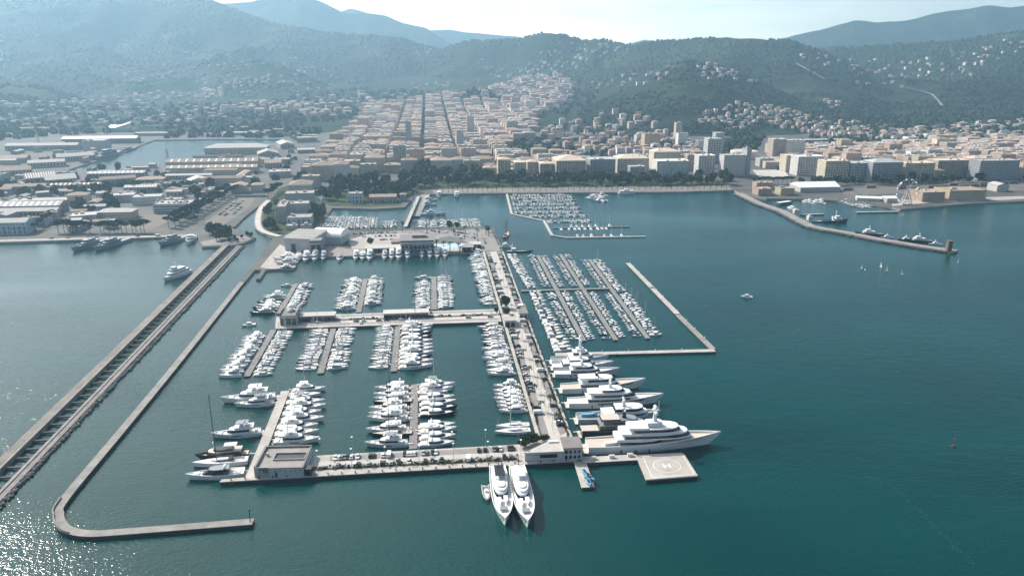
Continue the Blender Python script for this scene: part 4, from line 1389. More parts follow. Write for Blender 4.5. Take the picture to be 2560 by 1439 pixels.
# yachts on the breakwater side of the narrow arm
def one(key, stern, bow, L, label, group=None, ang=None, z=0.0, **k):
    s, b = G(*stern, z), G(*bow, z)
    return put(key, s, ang if ang is not None else math.atan2((b - s).y, (b - s).x), L, label, group)
AX = R(180 + 6.2)
QG = None
one("fly20", (688, 996), (549, 1000), 30, "long white flybridge yacht at the tip of the narrow arm, breakwater side", ang=AX + R(4))
one("fly20g", (685, 1009), (586, 1010), 21.5, "grey-topped white yacht tucked beside a longer one at the narrow arm", ang=AX + R(4))
one("fly20g", (652, 1083), (534, 1084), 25, "grey-topped white yacht lying alone midway along the narrow arm", ang=AX + R(5))
one("sport_blackhouse", (612, 1184), (476, 1184), 26.5, "white motor yacht with black deckhouse nearest the outer quay corner", ang=AX + R(5))
sailing("sail_huge", "very large white racing sailing yacht", 27.0, 6.0, mast_m=M_BLK, H=35, cover=M_CANV, deck=M_DECKW)
one("sail_huge", (621, 1155), (482, 1160), 26, "white racing yacht with a towering black mast at the narrow arm", ang=AX + R(3))
t = superyacht("dark wooden classic motor yacht with beige decks at the narrow arm", 25, 6.4, 2.6, 3.4,
    [(0.12, 0.80, 0.42, 2.2, 2.2, dict(band=(0.3, 0.75), inset=0.05, rf=1.4, ra=0.4, roof=0.4, m=M_WOOD)),
     (0.28, 0.66, 0.34, 4.6, 0.9, dict(band=None, inset=0.0, rf=0.5, ra=0.2, roof=0, m=M_BLK))],
    hull_m=M_BLK, house_m=M_BLK, roof_m=M_DECK)
MB().box(8.0, 0, 7.2, 6, 3.6, 0.15).build("awning", M_CUSH, t)
MB().tube((16, 0, 5), (16, 0, 9.5), 0.3, 0.15).ball((16, 0, 8.6), 0.6, n=7, m=4).build("mast", M_HULL, t)
place(t, G(622, 1134, 1), ang=AX + R(3))
# taller rigs standing out of the rows
one("sail_white", (718, 992), (808, 988), 19.5, "large white sailing yacht near the tip of the narrow arm", ang=R(6.2), group=None)
one("sail_big", (1030, 1085), (925, 1085), 21, "large black sailing yacht on the quay pontoon, breakwater side", ang=AX)
one("sail_big", (1030, 1005), (940, 1008), 22, "black sailing yacht with the tallest mast on the quay pontoon", ang=AX)
one("sail_white", (1044, 985), (1120, 975), 18, "large white sailing yacht on the quay pontoon, pier side", ang=R(6.2))
one("sail_white", (1323, 1065), (1246, 1070), 18, "white sailing yacht along the pier, inner of the last pair", ang=AX)
one("sail_white", (1325.5, 1079), (1243, 1083), 19, "white sailing yacht along the pier, the one beside the quay parking", ang=AX)
one("sail_big", (1001, 826), (1070, 818), 20, "black-masted sailing yacht moored just below the middle jetty", ang=R(6.2))

# working boats and small craft
clone(PROTO["day_cab"]["o"], G(640, 812, 0), R(200), 1.2, label="white cabin boat on its own off the jetty head", group=None)
one("sport13b", (880, 0), (0, 0), 11, "x") if False else None

# yachts lying bow-out along the yard quay
YQ = [(750.6, 642, 22, "fly18"), (771, 640, 26, "fly20"), (793, 638, 26, "fly20g"), (813, 638, 22, "fly20"), (853, 640, 22, "sport15g"), (893, 637, 23, "fly20"), (909.5, 637, 23, "fly18"), (927, 636, 26, "fly20"),
      (963.6, 636, 22, "fly20g"), (981, 635, 24, "fly20"), (998.5, 634, 27, "fly20"), (1020, 634, 24, "fly20g"), (1055.5, 633, 20, "fly20g"), (1074.5, 632.5, 22, "fly18"), (1092.5, 632, 23, "fly20"), (1111.5, 631, 24, "fly20")]
for i, (x, y, L, key) in enumerate(YQ):
    s = G(x, y + 0.8, 0)
    put(key, s, R(-84), L, f"{PROTO[key]['desc']}, {nth(i)} from boatyard, bow-out along the yard quay", "yachts along the yard quay")
# yachts standing on the yard hard
for x, y, L, lab in ((741, 655, 22, "white yacht standing ashore on the boatyard apron, inland one"), (741, 664, 20, "white yacht at the edge of the boatyard apron, middle one"), (733, 673, 18, "white yacht floating off the boatyard apron corner")):
    o = put("fly20", G(x, y, 0), R(186), L, lab, None)
    if y < 670:
        o.location.z = 2.9

# ------------------------------------------------------------------ naval and working ships
def ship(name, cat, label, L, B, fs, fb, blocks, hull_m, house_m, mast=(0.5, 8, 7), funnel=None, deck_m=None):
    t = thing(name, (0, 0, 0), label=label, category=cat)
    make_hull(t, L, B, fs, fb, 0.5, hull_m, deck_m or hull_m, full=0.45, stern=0.8, rake=0.06, sharp=1.8)
    for k, (x0, x1, hw, z0, h) in enumerate(blocks):
        tier(t, "deckhouse" if k == 0 else "bridge", x0 * L, x1 * L, hw * B, z0, z0 + h, house_m, inset=0.08, rf=0.8, ra=0.5, band=(0.5, 0.8), roof=0.1, front=0.8, n=4)
    mb = MB()
    x, z, h = mast[0] * L, mast[1], mast[2]
    for a in range(3):
        mb.tube((x + 0.9 * math.cos(a * 2.1), 0.9 * math.sin(a * 2.1), z), (x, 0, z + h), 0.14, 0.06, 4)
    mb.box(x, 0, z + h * 0.6, 0.4, 3.0, 0.25)
    mb.build("mast", house_m, t)
    if funnel:
        MB().prism(outline(funnel[0] * L, funnel[1] * L, B * 0.16, front=0.5, n=4), funnel[2], funnel[2] + 2.6).build("funnel", house_m, t)
    return t
NB = [(0.30, 0.72, 0.40, 3.0, 2.6), (0.46, 0.66, 0.34, 5.6, 2.6)]
for sx, sy, L, ang, lab in ((271, 599.5, 50, -104, "grey patrol ship moored by the naval quay, left of a twin pair"), (323, 598.5, 50, -104, "grey patrol ship moored by the naval quay, right of a twin pair"),
                            (468, 592, 42, -108, "grey naval ship moored by the tree-covered point")):
    t = ship("patrol_ship", "naval ship", lab, L, 9.0, 3.0, 5.2, NB, M_NAVAL, M_NAVAL, (0.52, 8.2, 8), (0.36, 0.42, 5.6))
    MB().box(0.82 * L, 0, 4.6, 2.2, 2.0, 1.6).tube((0.84 * L, 0, 5.4), (0.90 * L, 0, 5.9), 0.12).build("deck_gun", M_NAVAL, t)
    place(t, G(sx, sy, 1), ang=R(ang))
t = ship("harbour_vessel", "ship", "white round-nosed harbour vessel beside the tree-covered point", 34, 10, 2.8, 3.8, [(0.2, 0.7, 0.40, 2.6, 2.4), (0.42, 0.62, 0.34, 5.0, 2.2)], M_HULL, M_HULL, deck_m=M_GREY)
place(t, G(483, 592, 1), ang=R(-76))
t = ship("passenger_ferry", "ferry", "white passenger boat moored to the old breakwater", 33, 8.5, 2.8, 3.8, [(0.10, 0.80, 0.46, 2.8, 2.6), (0.22, 0.70, 0.42, 5.4, 2.4), (0.50, 0.66, 0.30, 7.8, 2.0)], M_HULL, M_HULL, (0.48, 9.8, 5), deck_m=M_DECKW)
place(t, G(474, 677, 1), ang=R(-108))
t = ship("grey_warship", "warship", "large grey warship moored along the arsenal basin quay", 120, 15, 6.0, 9.0, [(0.22, 0.68, 0.42, 6, 5), (0.48, 0.64, 0.36, 11, 5), (0.28, 0.40, 0.34, 11, 3)], M_NAVAL, M_NAVAL, (0.52, 16, 14), (0.36, 0.43, 13))
place(t, G(300, 384, 0), G(222, 409.5, 0))
t = ship("grey_warship", "warship", "smaller grey warship lying ahead of the large one in the basin", 70, 11, 4.0, 6.0, NB, M_NAVAL, M_NAVAL, (0.52, 8.2, 10), (0.36, 0.42, 5.6))
place(t, G(339, 372, 0), G(300, 383, 0))
t = ship("tug_boat", "tug", "black-hulled tug moored inside the mole", 31, 9, 2.6, 4.0, [(0.40, 0.76, 0.38, 2.6, 2.4), (0.48, 0.68, 0.32, 5.0, 2.6)], M_BLK, M_HULL, (0.5, 7.6, 8), (0.36, 0.42, 4.6))
place(t, G(2056, 556, 0), ang=R(3))
for x, y, L, lab, bm in ((2182, 588, 30, "dark-hulled ship with white bridge along the outer mole", M_NAVY), (2224, 594, 14, "small white boat astern of the dark ship on the mole", M_HULL), (2275, 601, 17, "short white launch with high bridge along the mole", M_NAVY),
                        (2306, 605, 28, "white pilot ship closest to the mole tower", M_NAVY), (2345, 611, 14, "small white boat between pilot ship and mole tower", M_HULL)):
    t = ship("working_ship", "ship", lab, L, L * 0.24, L * 0.085, L * 0.125, [(0.28, 0.74, 0.40, L * 0.08, L * 0.08), (0.44, 0.66, 0.32, L * 0.16, L * 0.07)], bm, M_HULL, (0.5, L * 0.23, L * 0.16), deck_m=M_GREY)
    place(t, G(x + 25 if L > 20 else x + 10, y + 1, 0), ang=R(174))
t = ship("ferry", "ferry", "white car deck ferry at the landing below the promenade palms", 26, 7, 1.8, 2.4, [(0.05, 0.92, 0.48, 1.8, 2.6), (0.3, 0.6, 0.36, 4.4, 2.0)], M_HULL, M_HULL, (0.4, 6.4, 2), deck_m=M_DECKW)
t["label"] = "white excursion boat at the promenade below the palms"
place(t, G(1545, 484.5, 0), ang=R(3))
t = ship("ferry", "ferry", "blue-white excursion boat lying at the seafront by the park", 24, 8, 2.0, 2.8, [(0.05, 0.85, 0.46, 1.9, 2.6), (0.3, 0.7, 0.36, 4.5, 2.2)], M_SKYB, M_HULL, (0.4, 6.7, 4), deck_m=M_DECKW)
place(t, G(1142, 487, 0), ang=R(-86))
t = ship("ferry", "ferry", "white excursion boat at the seafront closest to the swing bridge", 22, 7, 2.0, 2.6, [(0.05, 0.85, 0.46, 1.9, 2.6), (0.2, 0.8, 0.40, 4.5, 2.2)], M_HULL, M_HULL, (0.4, 6.7, 3), deck_m=M_DECKW)
place(t, G(1098, 487, 0), ang=R(-86))
t = ship("grey_warship", "warship", "long grey boat moored at the small mole by the bridge", 34, 6.5, 2.2, 3.2, [(0.25, 0.6, 0.36, 2.2, 2.4), (0.35, 0.52, 0.28, 4.6, 2)], M_HULLG, M_HULL, (0.42, 6.6, 5))
t["category"], t.name = "patrol boat", "patrol_boat"
place(t, G(1048, 537, 0), ang=R(2))
for i, (x, y) in enumerate(((1056, 502), (1054, 513))):
    put("fly20", G(x, y, 0), R(2), 21, ("white motor yacht at the swing bridge mole, inland one", "white motor yacht at the swing bridge mole, seaward one")[i], None)

# tall ship by the pier root, open-water craft
def tall_ship():
    t = thing("tall_ship", (0, 0, 0), label="old two-masted sailing ship moored at the pier root", category="tall ship")
    L, B = 24, 6
    make_hull(t, L, B, 2.2, 3.0, 0.5, M_WOOD, M_DECK, full=0.45, stern=0.8)
    for x, h in ((0.34, 17), (0.64, 19)):
        mo = MB().tube((x * L, 0, 2), (x * L, 0, 2 + h), 0.28, 0.14, 6).build("mast", M_WOOD, t)
        for f in (0.5, 0.78):
            MB().tube((x * L, -4.2 * (1.3 - f), 2 + h * f), (x * L, 4.2 * (1.3 - f), 2 + h * f), 0.13, n=5).build("yard", M_WOOD, mo)
    MB().tube((L, 0, 2.8), (L + 6, 0, 4.6), 0.2, 0.1).build("bowsprit", M_WOOD, t)
    MB().box(0.2 * L, 0, 1.9, 4, 3, 1.8).build("deckhouse", M_WOOD, t)
    return t
place(tall_ship(), G(1262, 596, 0), ang=R(82))
put("fly20", G(1253, 616, 0), R(-30), 15, "white motor yacht squeezed beside the pier root", None)
t = ship("work_barge", "barge", "flat work barge with cabin beyond the pier root", 26, 7, 1.4, 1.6, [(0.15, 0.36, 0.36, 1.2, 2.6)], M_BLK, M_HULL, (0.2, 3.8, 6), deck_m=M_CONC2)
place(t, G(1268, 630, 0), ang=R(4))

clone(PROTO["day_cab"]["o"], G(1881, 744, 0), R(170), 1.15, label="white cabin boat drifting alone in the open bay", group=None)
clone(PROTO["day_navy"]["o"], G(1634, 727, 0), R(96), 1.15, label="dark motorboat tied to the pale floating breakwater", group=None)
def dinghy():
    t = thing("sailing_dinghy", (0, 0, 0), label="white-sailed dinghy", category="dinghy")
    make_hull(t, 5, 1.8, 0.5, 0.6, 0.1, n=7)
    mo = MB().tube((3, 0, 0.5), (3, 0, 8), 0.06, 0.04, 5).build("mast", M_ALU, t)
    MB().add([(3, 0, 1.2), (0.4, 0.3, 1.2), (2.95, 0, 7.9), (1.7, 0.28, 4.2)], [(0, 1, 3), (0, 3, 2)]).build("sail", mat("sailcloth", (0.78, 0.78, 0.76), 0.8, var=0.03), t)
    return t
dg = dinghy()
for i, (x, y, lab) in enumerate(((2152, 671, "pair's first white-sailed dinghy out in the bay"), (2163, 675, "second of the paired white-sailed dinghies in the bay"), (2205, 668, "white-sailed dinghy nearest the mole tower"), (2221, 677, "white-sailed dinghy sailing between the others in the bay"), (2258, 685, "white-sailed dinghy farthest out beyond the others"), (2396, 654, "white-sailed dinghy just off the end of the mole"))):
    clone(dg, G(x, y, 0), R(30 + 40 * i), 0.62, label=lab, group="dinghies in the bay")
drop(dg)
# buoy
t = thing("channel_buoy", G(2383, 1116, 0), label="slim rusty channel buoy standing in the open water", category="buoy")
MB().tube((0, 0, -0.5), (0, 0, 0.9), 0.9, 0.8, 10).build("float", M_RUST, t)
MB().tube((0, 0, 0.9), (0, 0, 4.6), 0.16, 0.10, 6).box(0, 0, 4.2, 0.7, 0.7, 0.8).build("mast", M_RUST, t)

# fading foam trail of a boat that has passed
fm = MB()
rf_ = random.Random(3)
tr = smooth([Vector((*G(x, y, 0).xy, 0)) for x, y in ((2168, 1190), (2230, 1215), (2290, 1265), (2340, 1320), (2390, 1370), (2440, 1415))], 30)
for p in tr:
    for _ in range(1):
        x, y, r_ = p.x + rf_.gauss(0, 0.9), p.y + rf_.gauss(0, 0.9), rf_.uniform(0.06, 0.2)
        a_ = rf_.uniform(0, 6.28)
        fm.add([(x + r_ * math.cos(a_ + k * 1.2566) * rf_.uniform(.6, 1.5), y + r_ * math.sin(a_ + k * 1.2566), 0.06) for k in range(5)], [(0, 1, 2, 3, 4)])
fm.build("foam", mat("sea_foam", (0.06, 0.14, 0.14), 0.9, var=0.1), kind="stuff")

# water scooters on the landing stage
sc = thing("water_scooter", (0, 0, 0), label="scooter", category="water scooter")
MB().loft([[(x, y, z + 0.2) for x, y, z in r] for r in hull_rings(3.6, 1.3, 0.5, 0.7, 0.05, n=6)[0]]).build("hull", M_SKYB, sc)
MB().box(1.2, 0, 0.6, 1.2, 0.5, 0.4).box(1.9, 0, 0.6, 0.4, 0.5, 0.7).build("saddle", M_BLK, sc)
for i, f in enumerate((0.42, 0.55, 0.68, 0.80)):
    A, B_, w_ = PONT["j1"]
    p = A.lerp(B_, f)
    clone(sc, (p.x + 0.4 * (i % 2), p.y, 2.0), R(-80 + 20 * (i % 3)), (1.5, 1.5, 1.3), label=f"blue water scooter, {nth(i)} from the quay on the landing stage", group="water scooters on the landing stage")
drop(sc)

# ------------------------------------------------------------------ northern basins
NM = "boats in the inner basin"
NP = [((822, 572), (838, 540), 2.6), ((858, 572), (868, 541), 2.4), ((884, 572), (890, 541), 2.4), ((922, 572), (926, 543), 2.4), ((970, 571), (973, 551), 2.4), ((1069, 569), (1070, 549), 2.4), ((1122, 568), (1121, 548), 2.4), ((1178, 566), (1172, 546), 2.4)]
for i, (a, b, w) in enumerate(NP):
    pontoon(f"n{i}", a, b, w, f"short pontoon, {nth(i)} from the boathouse along the inner basin", deckm=M_CONC2, group="short pontoons of the inner basin")
    if i >= 5:
        for sd_, snm in ((1, "bridge side"), (-1, "bay side")):
            prow(f"n{i}", sd_, 0.03, 0.97, [("sail", 2), ("sport15", 1), ("sport13b", 1)], (9, 11), f"{snm}, {nth(i)} inner-basin pontoon", "from platform", NM, gaps=0.12, gap=1.6)
# large town marina, right of the inner basin: rows at a slight angle
MA = [(1267, 484), (1279, 534), (1360, 551), (1380, 587), (1417, 593), (1614, 590)]
mw = [G(x, y, 0.9) for x, y in MA]
t = thing("marina_walkway", (0, 0, 0), label="pale zigzag floating walkway bounding the town marina", category="walkway")
path_wall(MB(), mw, 3.0, -0.6, 0.9).build("deck", M_CONC, t)
ROWS = [((1272, 489), (1432, 487)), ((1275, 496), (1437, 493)), ((1277, 503), (1440, 500)), ((1279, 511), (1445, 508.5)), ((1281, 521), (1452, 519)), ((1284, 531), (1458, 529)), ((1320, 541), (1468, 538)), ((1365, 554), (1481, 552))]
mboats = MB()
small_src = [PROTO[k]["o"] for k in ("day_open", "day_cab", "day_wht", "day_grey", "day_top")]
flatm = []
for o in small_src:
    vs, fs, ms = [], [], []
    def grab(q):
        if q.data:
            o_ = len(vs)
            vs.extend(v.co[:] for v in q.data.vertices)
            fs.extend(tuple(i + o_ for i in p.vertices) for p in q.data.polygons)
            c = 1 if q.data.materials[0] in (M_GLASS, M_CANV, M_BLK) else 2 if q.data.materials[0] in (M_CUSH,) else 0
            ms.extend([c] * len(q.data.polygons))
        for ch in q.children:
            grab(ch)
    grab(o)
    flatm.append((vs, fs, ms))
for i, (a, b) in enumerate(ROWS):
    pontoon(f"m{i}", a, b, 2.0, f"thin finger pontoon, {nth(i)} from the promenade in the town marina", deckm=M_TEAK, group="finger pontoons of the town marina")
    A, B_, w = PONT[f"m{i}"]
    d, n = perp(A, B_)
    for s in (-1, 1):
        x = 3.0
        while x < (B_ - A).length - 3:
            if rnd.random() < 0.78:
                k = rnd.uniform(0.75, 1.0)
                p = A + d * x + n * s * (1.6)
                an = math.atan2(n.y * s, n.x * s) + R(rnd.uniform(-4, 4))
                c, q = math.cos(an) * k, math.sin(an) * k
                vs, fs, ms = rnd.choice(flatm)
                o_ = len(mboats.v)
                mboats.v.extend((p.x + vx * c - vy * q, p.y + vx * q + vy * c, vz * k) for vx, vy, vz in vs)
                mboats.f.extend(tuple(j + o_ for j in f) for f in fs)
                mboats.m.extend(ms)
            x += rnd.uniform(3.2, 4.6)
for i in range(5):
    A, B_, w = PONT[f"n{i}"]
    d, n = perp(A, B_)
    for s in (-1, 1):
        x = 2.0
        while x < (B_ - A).length - 2:
            if rnd.random() < 0.85:
                k = rnd.uniform(0.85, 1.05)
                p = A + d * x + n * s * 1.9
                an = math.atan2(n.y * s, n.x * s) + R(rnd.uniform(-4, 4))
                c, q = math.cos(an) * k, math.sin(an) * k
                vs, fs, ms = rnd.choice(flatm)
                o_ = len(mboats.v)
                mboats.v.extend((p.x + vx * c - vy * q, p.y + vx * q + vy * c, vz * k) for vx, vy, vz in vs)
                mboats.f.extend(tuple(j + o_ for j in f) for f in fs)
                mboats.m.extend(ms)
            x += rnd.uniform(3.2, 4.4)
mboats.build("moored_boats", [M_HULL, M_CANV, M_CUSH], kind="stuff")
# the two outer rows of the town marina carry larger sailing boats
pontoon("m8", (1382, 569), (1575, 565.5), 2.2, "long finger pontoon of sailing boats in the town marina", deckm=M_TEAK)
TM = "sailing boats in the town marina"
prow("m8", -1, 0.08, 0.75, [("sail", 3), ("sail_b", 1)], (9, 11), "bay side, town marina finger", "from walkway", TM, gaps=0.25, gap=2.5)
prow("m8", 1, 0.2, 0.8, [("sail", 2), ("day_cab", 1)], (8, 10), "town side, town marina finger", "from walkway", TM, gaps=0.4, gap=3.0)
row(mw[4], mw[5], 3.0, 1, 0.1, 0.75, [("sail", 2), ("sport15", 1)], (9, 11), "inside town marina outer arm", "from corner", TM, gaps=0.5, gap=6)
# catamaran jetty at the promenade
pontoon("q1", (1482, 484), (1503, 502), 3.0, "short oblique jetty with sailing catamarans at the promenade", deckm=M_CONC2)
for i, (x, y, a, L) in enumerate(((1473, 497, 176, 15), (1483, 488, 176, 14), (1490, 501, 200, 13), (1504, 500, -70, 16), (1497, 492, 10, 15))):
    put("cat" if i != 1 else "sail_white", G(x + (16 if a > 90 else -2), y, 0), R(a), L, ("catamaran" if i != 1 else "white sailing yacht") + f", {nth(i)} boat of the cluster at the oblique promenade jetty", None)
pontoon("s1", (2088, 497), (2178, 519), 2.4, "slanting finger pontoon of the small harbour", deckm=M_CONC)
for sd_, snm in ((1, "quay side"), (-1, "mole side")):
    prow("s1", sd_, 0.1, 0.98, [("sail", 2), ("sail_b", 1), ("sport15", 2), ("sport13b", 1)], (9, 12), f"{snm}, small harbour finger pontoon", "from town", "boats in the small harbour", gaps=0.1, gap=2.0)
for i, (x, y) in enumerate(((2008, 503), (2018, 505), (2034, 503), (2046, 505), (1972, 519))):
    put("fly20" if i % 2 else "sport15", G(x, y, 0), R(-80), 15 + i, f"white motor yacht, {nth(i)} from town at the small harbour's inner quay", "yachts at the small harbour's quay")
for k in list(PROTO):
    drop(PROTO[k]["o"])
print("BOATS", COUNT)
# ================================================================== BUILDINGS
def facade(name, col, pu=3.0, pv=3.1, win=(0.05, 0.06, 0.075), wu=(0.30, 0.66), wv=(0.28, 0.74), var=0.24, tint=0.03):
    """Rendered wall with rows of openings set out in metres on every side"""
    m = bpy.data.materials.new(name)
    m.use_nodes = True
    n, l = m.node_tree.nodes, m.node_tree.links
    b = n["Principled BSDF"]
    t = n.new("ShaderNodeTexCoord")
    sp = n.new("ShaderNodeSeparateXYZ")
    l.new(t.outputs["Object"], sp.inputs[0])
    sn = n.new("ShaderNodeSeparateXYZ")
    l.new(t.outputs["Normal"], sn.inputs[0])
    def M(op, a, c=None, d=None):
        q = n.new("ShaderNodeMath")
        q.operation = op
        for i, v in enumerate((a, c, d)):
            if v is None:
                continue
            if isinstance(v, (int, float)):
                q.inputs[i].default_value = v
            else:
                l.new(v, q.inputs[i])
        return q.outputs[0]
    ax = M('ABSOLUTE', sn.outputs["X"])
    ay = M('ABSOLUTE', sn.outputs["Y"])
    isx = M('GREATER_THAN', ax, ay)
    u = M('ADD', M('MULTIPLY', sp.outputs["Y"], isx), M('MULTIPLY', sp.outputs["X"], M('SUBTRACT', 1.0, isx)))
    fu, fv = M('FRACT', M('DIVIDE', u, pu)), M('FRACT', M('DIVIDE', sp.outputs["Z"], pv))
    w = M('MULTIPLY', M('MULTIPLY', M('GREATER_THAN', fu, wu[0]), M('LESS_THAN', fu, wu[1])), M('MULTIPLY', M('GREATER_THAN', fv, wv[0]), M('LESS_THAN', fv, wv[1])))
    w = M('MULTIPLY', w, M('LESS_THAN', M('ABSOLUTE', sn.outputs["Z"]), 0.5))
    oi = n.new("ShaderNodeObjectInfo")
    hs = n.new("ShaderNodeHueSaturation")
    hs.inputs["Color"].default_value = (*col, 1)
    mr = n.new("ShaderNodeMapRange")
    mr.inputs["To Min"].default_value, mr.inputs["To Max"].default_value = 1 - var, 1 + var
    l.new(oi.outputs["Random"], mr.inputs["Value"])
    l.new(mr.outputs["Result"], hs.inputs["Value"])
    mh = n.new("ShaderNodeMapRange")
    mh.inputs["To Min"].default_value, mh.inputs["To Max"].default_value = 0.5 - tint, 0.5 + tint
    l.new(M('FRACT', M('MULTIPLY', oi.outputs["Random"], 7.13)), mh.inputs["Value"])
    l.new(mh.outputs["Result"], hs.inputs["Hue"])
    nz = n.new("ShaderNodeTexNoise")
    nz.inputs["Scale"].default_value, nz.inputs["Detail"].default_value = 0.15, 4
    l.new(t.outputs["Object"], nz.inputs["Vector"])
    st = n.new("ShaderNodeMapRange")
    st.inputs["From Min"].default_value, st.inputs["From Max"].default_value = 0.3, 0.7
    st.inputs["To Min"].default_value, st.inputs["To Max"].default_value = 0.86, 1.08
    l.new(nz.outputs["Fac"], st.inputs["Value"])
    sc = n.new("ShaderNodeVectorMath")
    sc.operation = 'SCALE'
    l.new(hs.outputs["Color"], sc.inputs[0])
    l.new(st.outputs["Result"], sc.inputs["Scale"])
    mx = n.new("ShaderNodeMix")
    mx.data_type = 'RGBA'
    mx.inputs[7].default_value = (*win, 1)
    l.new(w, mx.inputs[0])
    l.new(sc.outputs["Vector"], mx.inputs[6])
    l.new(mx.outputs[2], b.inputs["Base Color"])
    l.new(M('SUBTRACT', 0.85, M('MULTIPLY', w, 0.6)), b.inputs["Roughness"])
    return m

FAC = {
    "cream": facade("cream_render", (0.54, 0.45, 0.355)),
    "ochre": facade("ochre_render", (0.46, 0.335, 0.23)),
    "pink": facade("pinkish_render", (0.47, 0.345, 0.285)),
    "white": facade("whitewashed_render", (0.70, 0.67, 0.62)),
    "grey": facade("grey_render", (0.42, 0.41, 0.39)),
    "sand": facade("sand_render", (0.48, 0.39, 0.305)),
    "bluegrey": facade("blue_grey_render", (0.38, 0.40, 0.41), pu=3.4, wu=(0.25, 0.72)),
    "industrial": facade("industrial_wall", (0.36, 0.31, 0.27), pu=5.0, pv=9.0, wu=(0.3, 0.6), wv=(0.3, 0.7)),
    "strip": facade("strip_window_wall", (0.50, 0.49, 0.47), pu=1.0, pv=3.3, wu=(-1, 2), wv=(0.35, 0.70)),
    "shop": facade("shopfront_wall", (0.34, 0.30, 0.27), pu=3.6, pv=9.0, wu=(0.10, 0.88), wv=(0.03, 0.36), win=(0.012, 0.014, 0.018)),
    "plain": mat("plain_render", (0.45, 0.42, 0.38), 0.9, var=0.1, scale=0.2, obj_var=0.12),
    "bluewhite": facade("pale_blue_render", (0.44, 0.52, 0.58), pu=3.2, wu=(0.3, 0.6)),
}
M_TILE = mat("terracotta_tiles", (0.235, 0.17, 0.128), 0.9, var=0.25, scale=0.35, col2=(0.355, 0.265, 0.205), obj_var=0.28)
M_FLAT = mat("flat_roof_gravel", (0.36, 0.325, 0.29), 0.95, var=0.25, scale=0.2, obj_var=0.15)
M_FLATW = mat("pale_flat_roof", (0.44, 0.415, 0.385), 0.9, var=0.12, scale=0.2, obj_var=0.1)
M_METAL = mat("weathered_sheet_roof", (0.34, 0.31, 0.29), 0.75, var=0.2, scale=0.15, stretch=(0.2, 2, 1), obj_var=0.15)
M_GREYR = mat("warm_grey_roof", (0.20, 0.185, 0.175), 0.9, var=0.12, scale=0.2)
ROOFS = {"tile": M_TILE, "flat": M_FLAT, "pale": M_FLATW, "metal": M_METAL, "grey": M_GREYR, "white": M_WHITE}

def rect(w, d):
    return [(-w / 2, -d / 2), (w / 2, -d / 2), (w / 2, d / 2), (-w / 2, d / 2)]

def roof_mesh(mb, w, d, h, kind, rise, over=0.45, along=None):
    W2, D2 = w / 2 + over, d / 2 + over
    e = [(-W2, -D2, h), (W2, -D2, h), (W2, D2, h), (-W2, D2, h)]
    if kind == "hip":
        if w >= d:
            r = [(-(w - d) / 2 - 0.01, 0, h + rise), ((w - d) / 2 + 0.01, 0, h + rise)]
            mb.add(e + r, [(0, 1, 5, 4), (1, 2, 5), (2, 3, 4, 5), (3, 0, 4), (3, 2, 1, 0)])
        else:
            r = [(0, -(d - w) / 2, h + rise), (0, (d - w) / 2, h + rise)]
            mb.add(e + r, [(0, 1, 4), (1, 2, 5, 4), (2, 3, 5), (3, 0, 4, 5), (3, 2, 1, 0)])
    elif kind == "gable":
        if w >= d:
            r = [(-W2, 0, h + rise), (W2, 0, h + rise)]
            mb.add(e + r, [(0, 1, 5, 4), (1, 2, 5), (2, 3, 4, 5), (3, 0, 4), (3, 2, 1, 0)])
        else:
            r = [(0, -D2, h + rise), (0, D2, h + rise)]
            mb.add(e + r, [(0, 1, 4), (1, 2, 5, 4), (2, 3, 5), (3, 0, 4, 5), (3, 2, 1, 0)])
    else:
        p = 0.35
        mb.prism(rect(w - 2 * p, d - 2 * p), h - 0.05, h + 0.05)
        for s in (-1, 1):
            mb.box(0, s * (d / 2 - p / 2), h, w, p, 0.75)
            mb.box(s * (w / 2 - p / 2), 0, h, p, d - 2 * p, 0.75)
    return mb

BN = 0

def bld(name, cat, label, cx, cy, w, d, h, rot=None, wall="cream", roof="tile", kind="hip", rise=None, group=None, z=None, extras=None, chim=0):
    """A building: wall body, roof, and what stands on the roof"""
    global BN
    BN += 1
    z = ground_z(cx, cy) if z is None else z
    t = thing(name, (cx, cy, z), ROT if rot is None else rot, label=label, category=cat, group=group)
    MB().prism(rect(w, d), -6 if z > 3 else -0.3, h).build("wall", FAC[wall], t)
    if kind is None:
        return t
    rm = roof_mesh(MB(), w, d, h, kind, rise if rise is not None else min(w, d) * 0.16)
    ro = rm.build("roof", ROOFS[roof], t)
    q = random.Random(BN * 13)
    if kind == "flat":
        for i in range(1 + (w * d > 350) + (w * d > 900)):
            a, b_ = q.uniform(2.0, 4.5), q.uniform(2.0, 4.5)
            MB().box(q.uniform(-w / 2 + a, w / 2 - a) * 0.9, q.uniform(-d / 2 + b_, d / 2 - b_) * 0.9, h + 0.05, a, b_, q.uniform(1.4, 2.8)).build("stair_hut" if i == 0 else "plant_box", FAC["plain"], ro)
    elif chim:
        for i in range(chim):
            MB().box(q.uniform(-w, w) * 0.3, q.uniform(-d, d) * 0.3, h, (0.9 if chim > 1 else q.uniform(1.2, 3.6)), (0.9 if chim > 1 else q.uniform(1.2, 3.0)), (rise or min(w, d) * 0.16) + q.uniform(0.2, 1.4)).build("chimney" if chim > 1 else "roof_hut", M_FLATW, ro)
    return t

def span(xl, xr, yb, depth, z=2.0):
    """Footprint seen between two columns on row yb: (centre x, centre y, width); the front wall stands on row yb"""
    a, b = G(xl, yb, z), G(xr, yb, z)
    w = (b - a).length
    front = (a + b) / 2
    c = front + WD * (depth / 2)
    return c.x, c.y, w * math.cos(ROT) if False else w

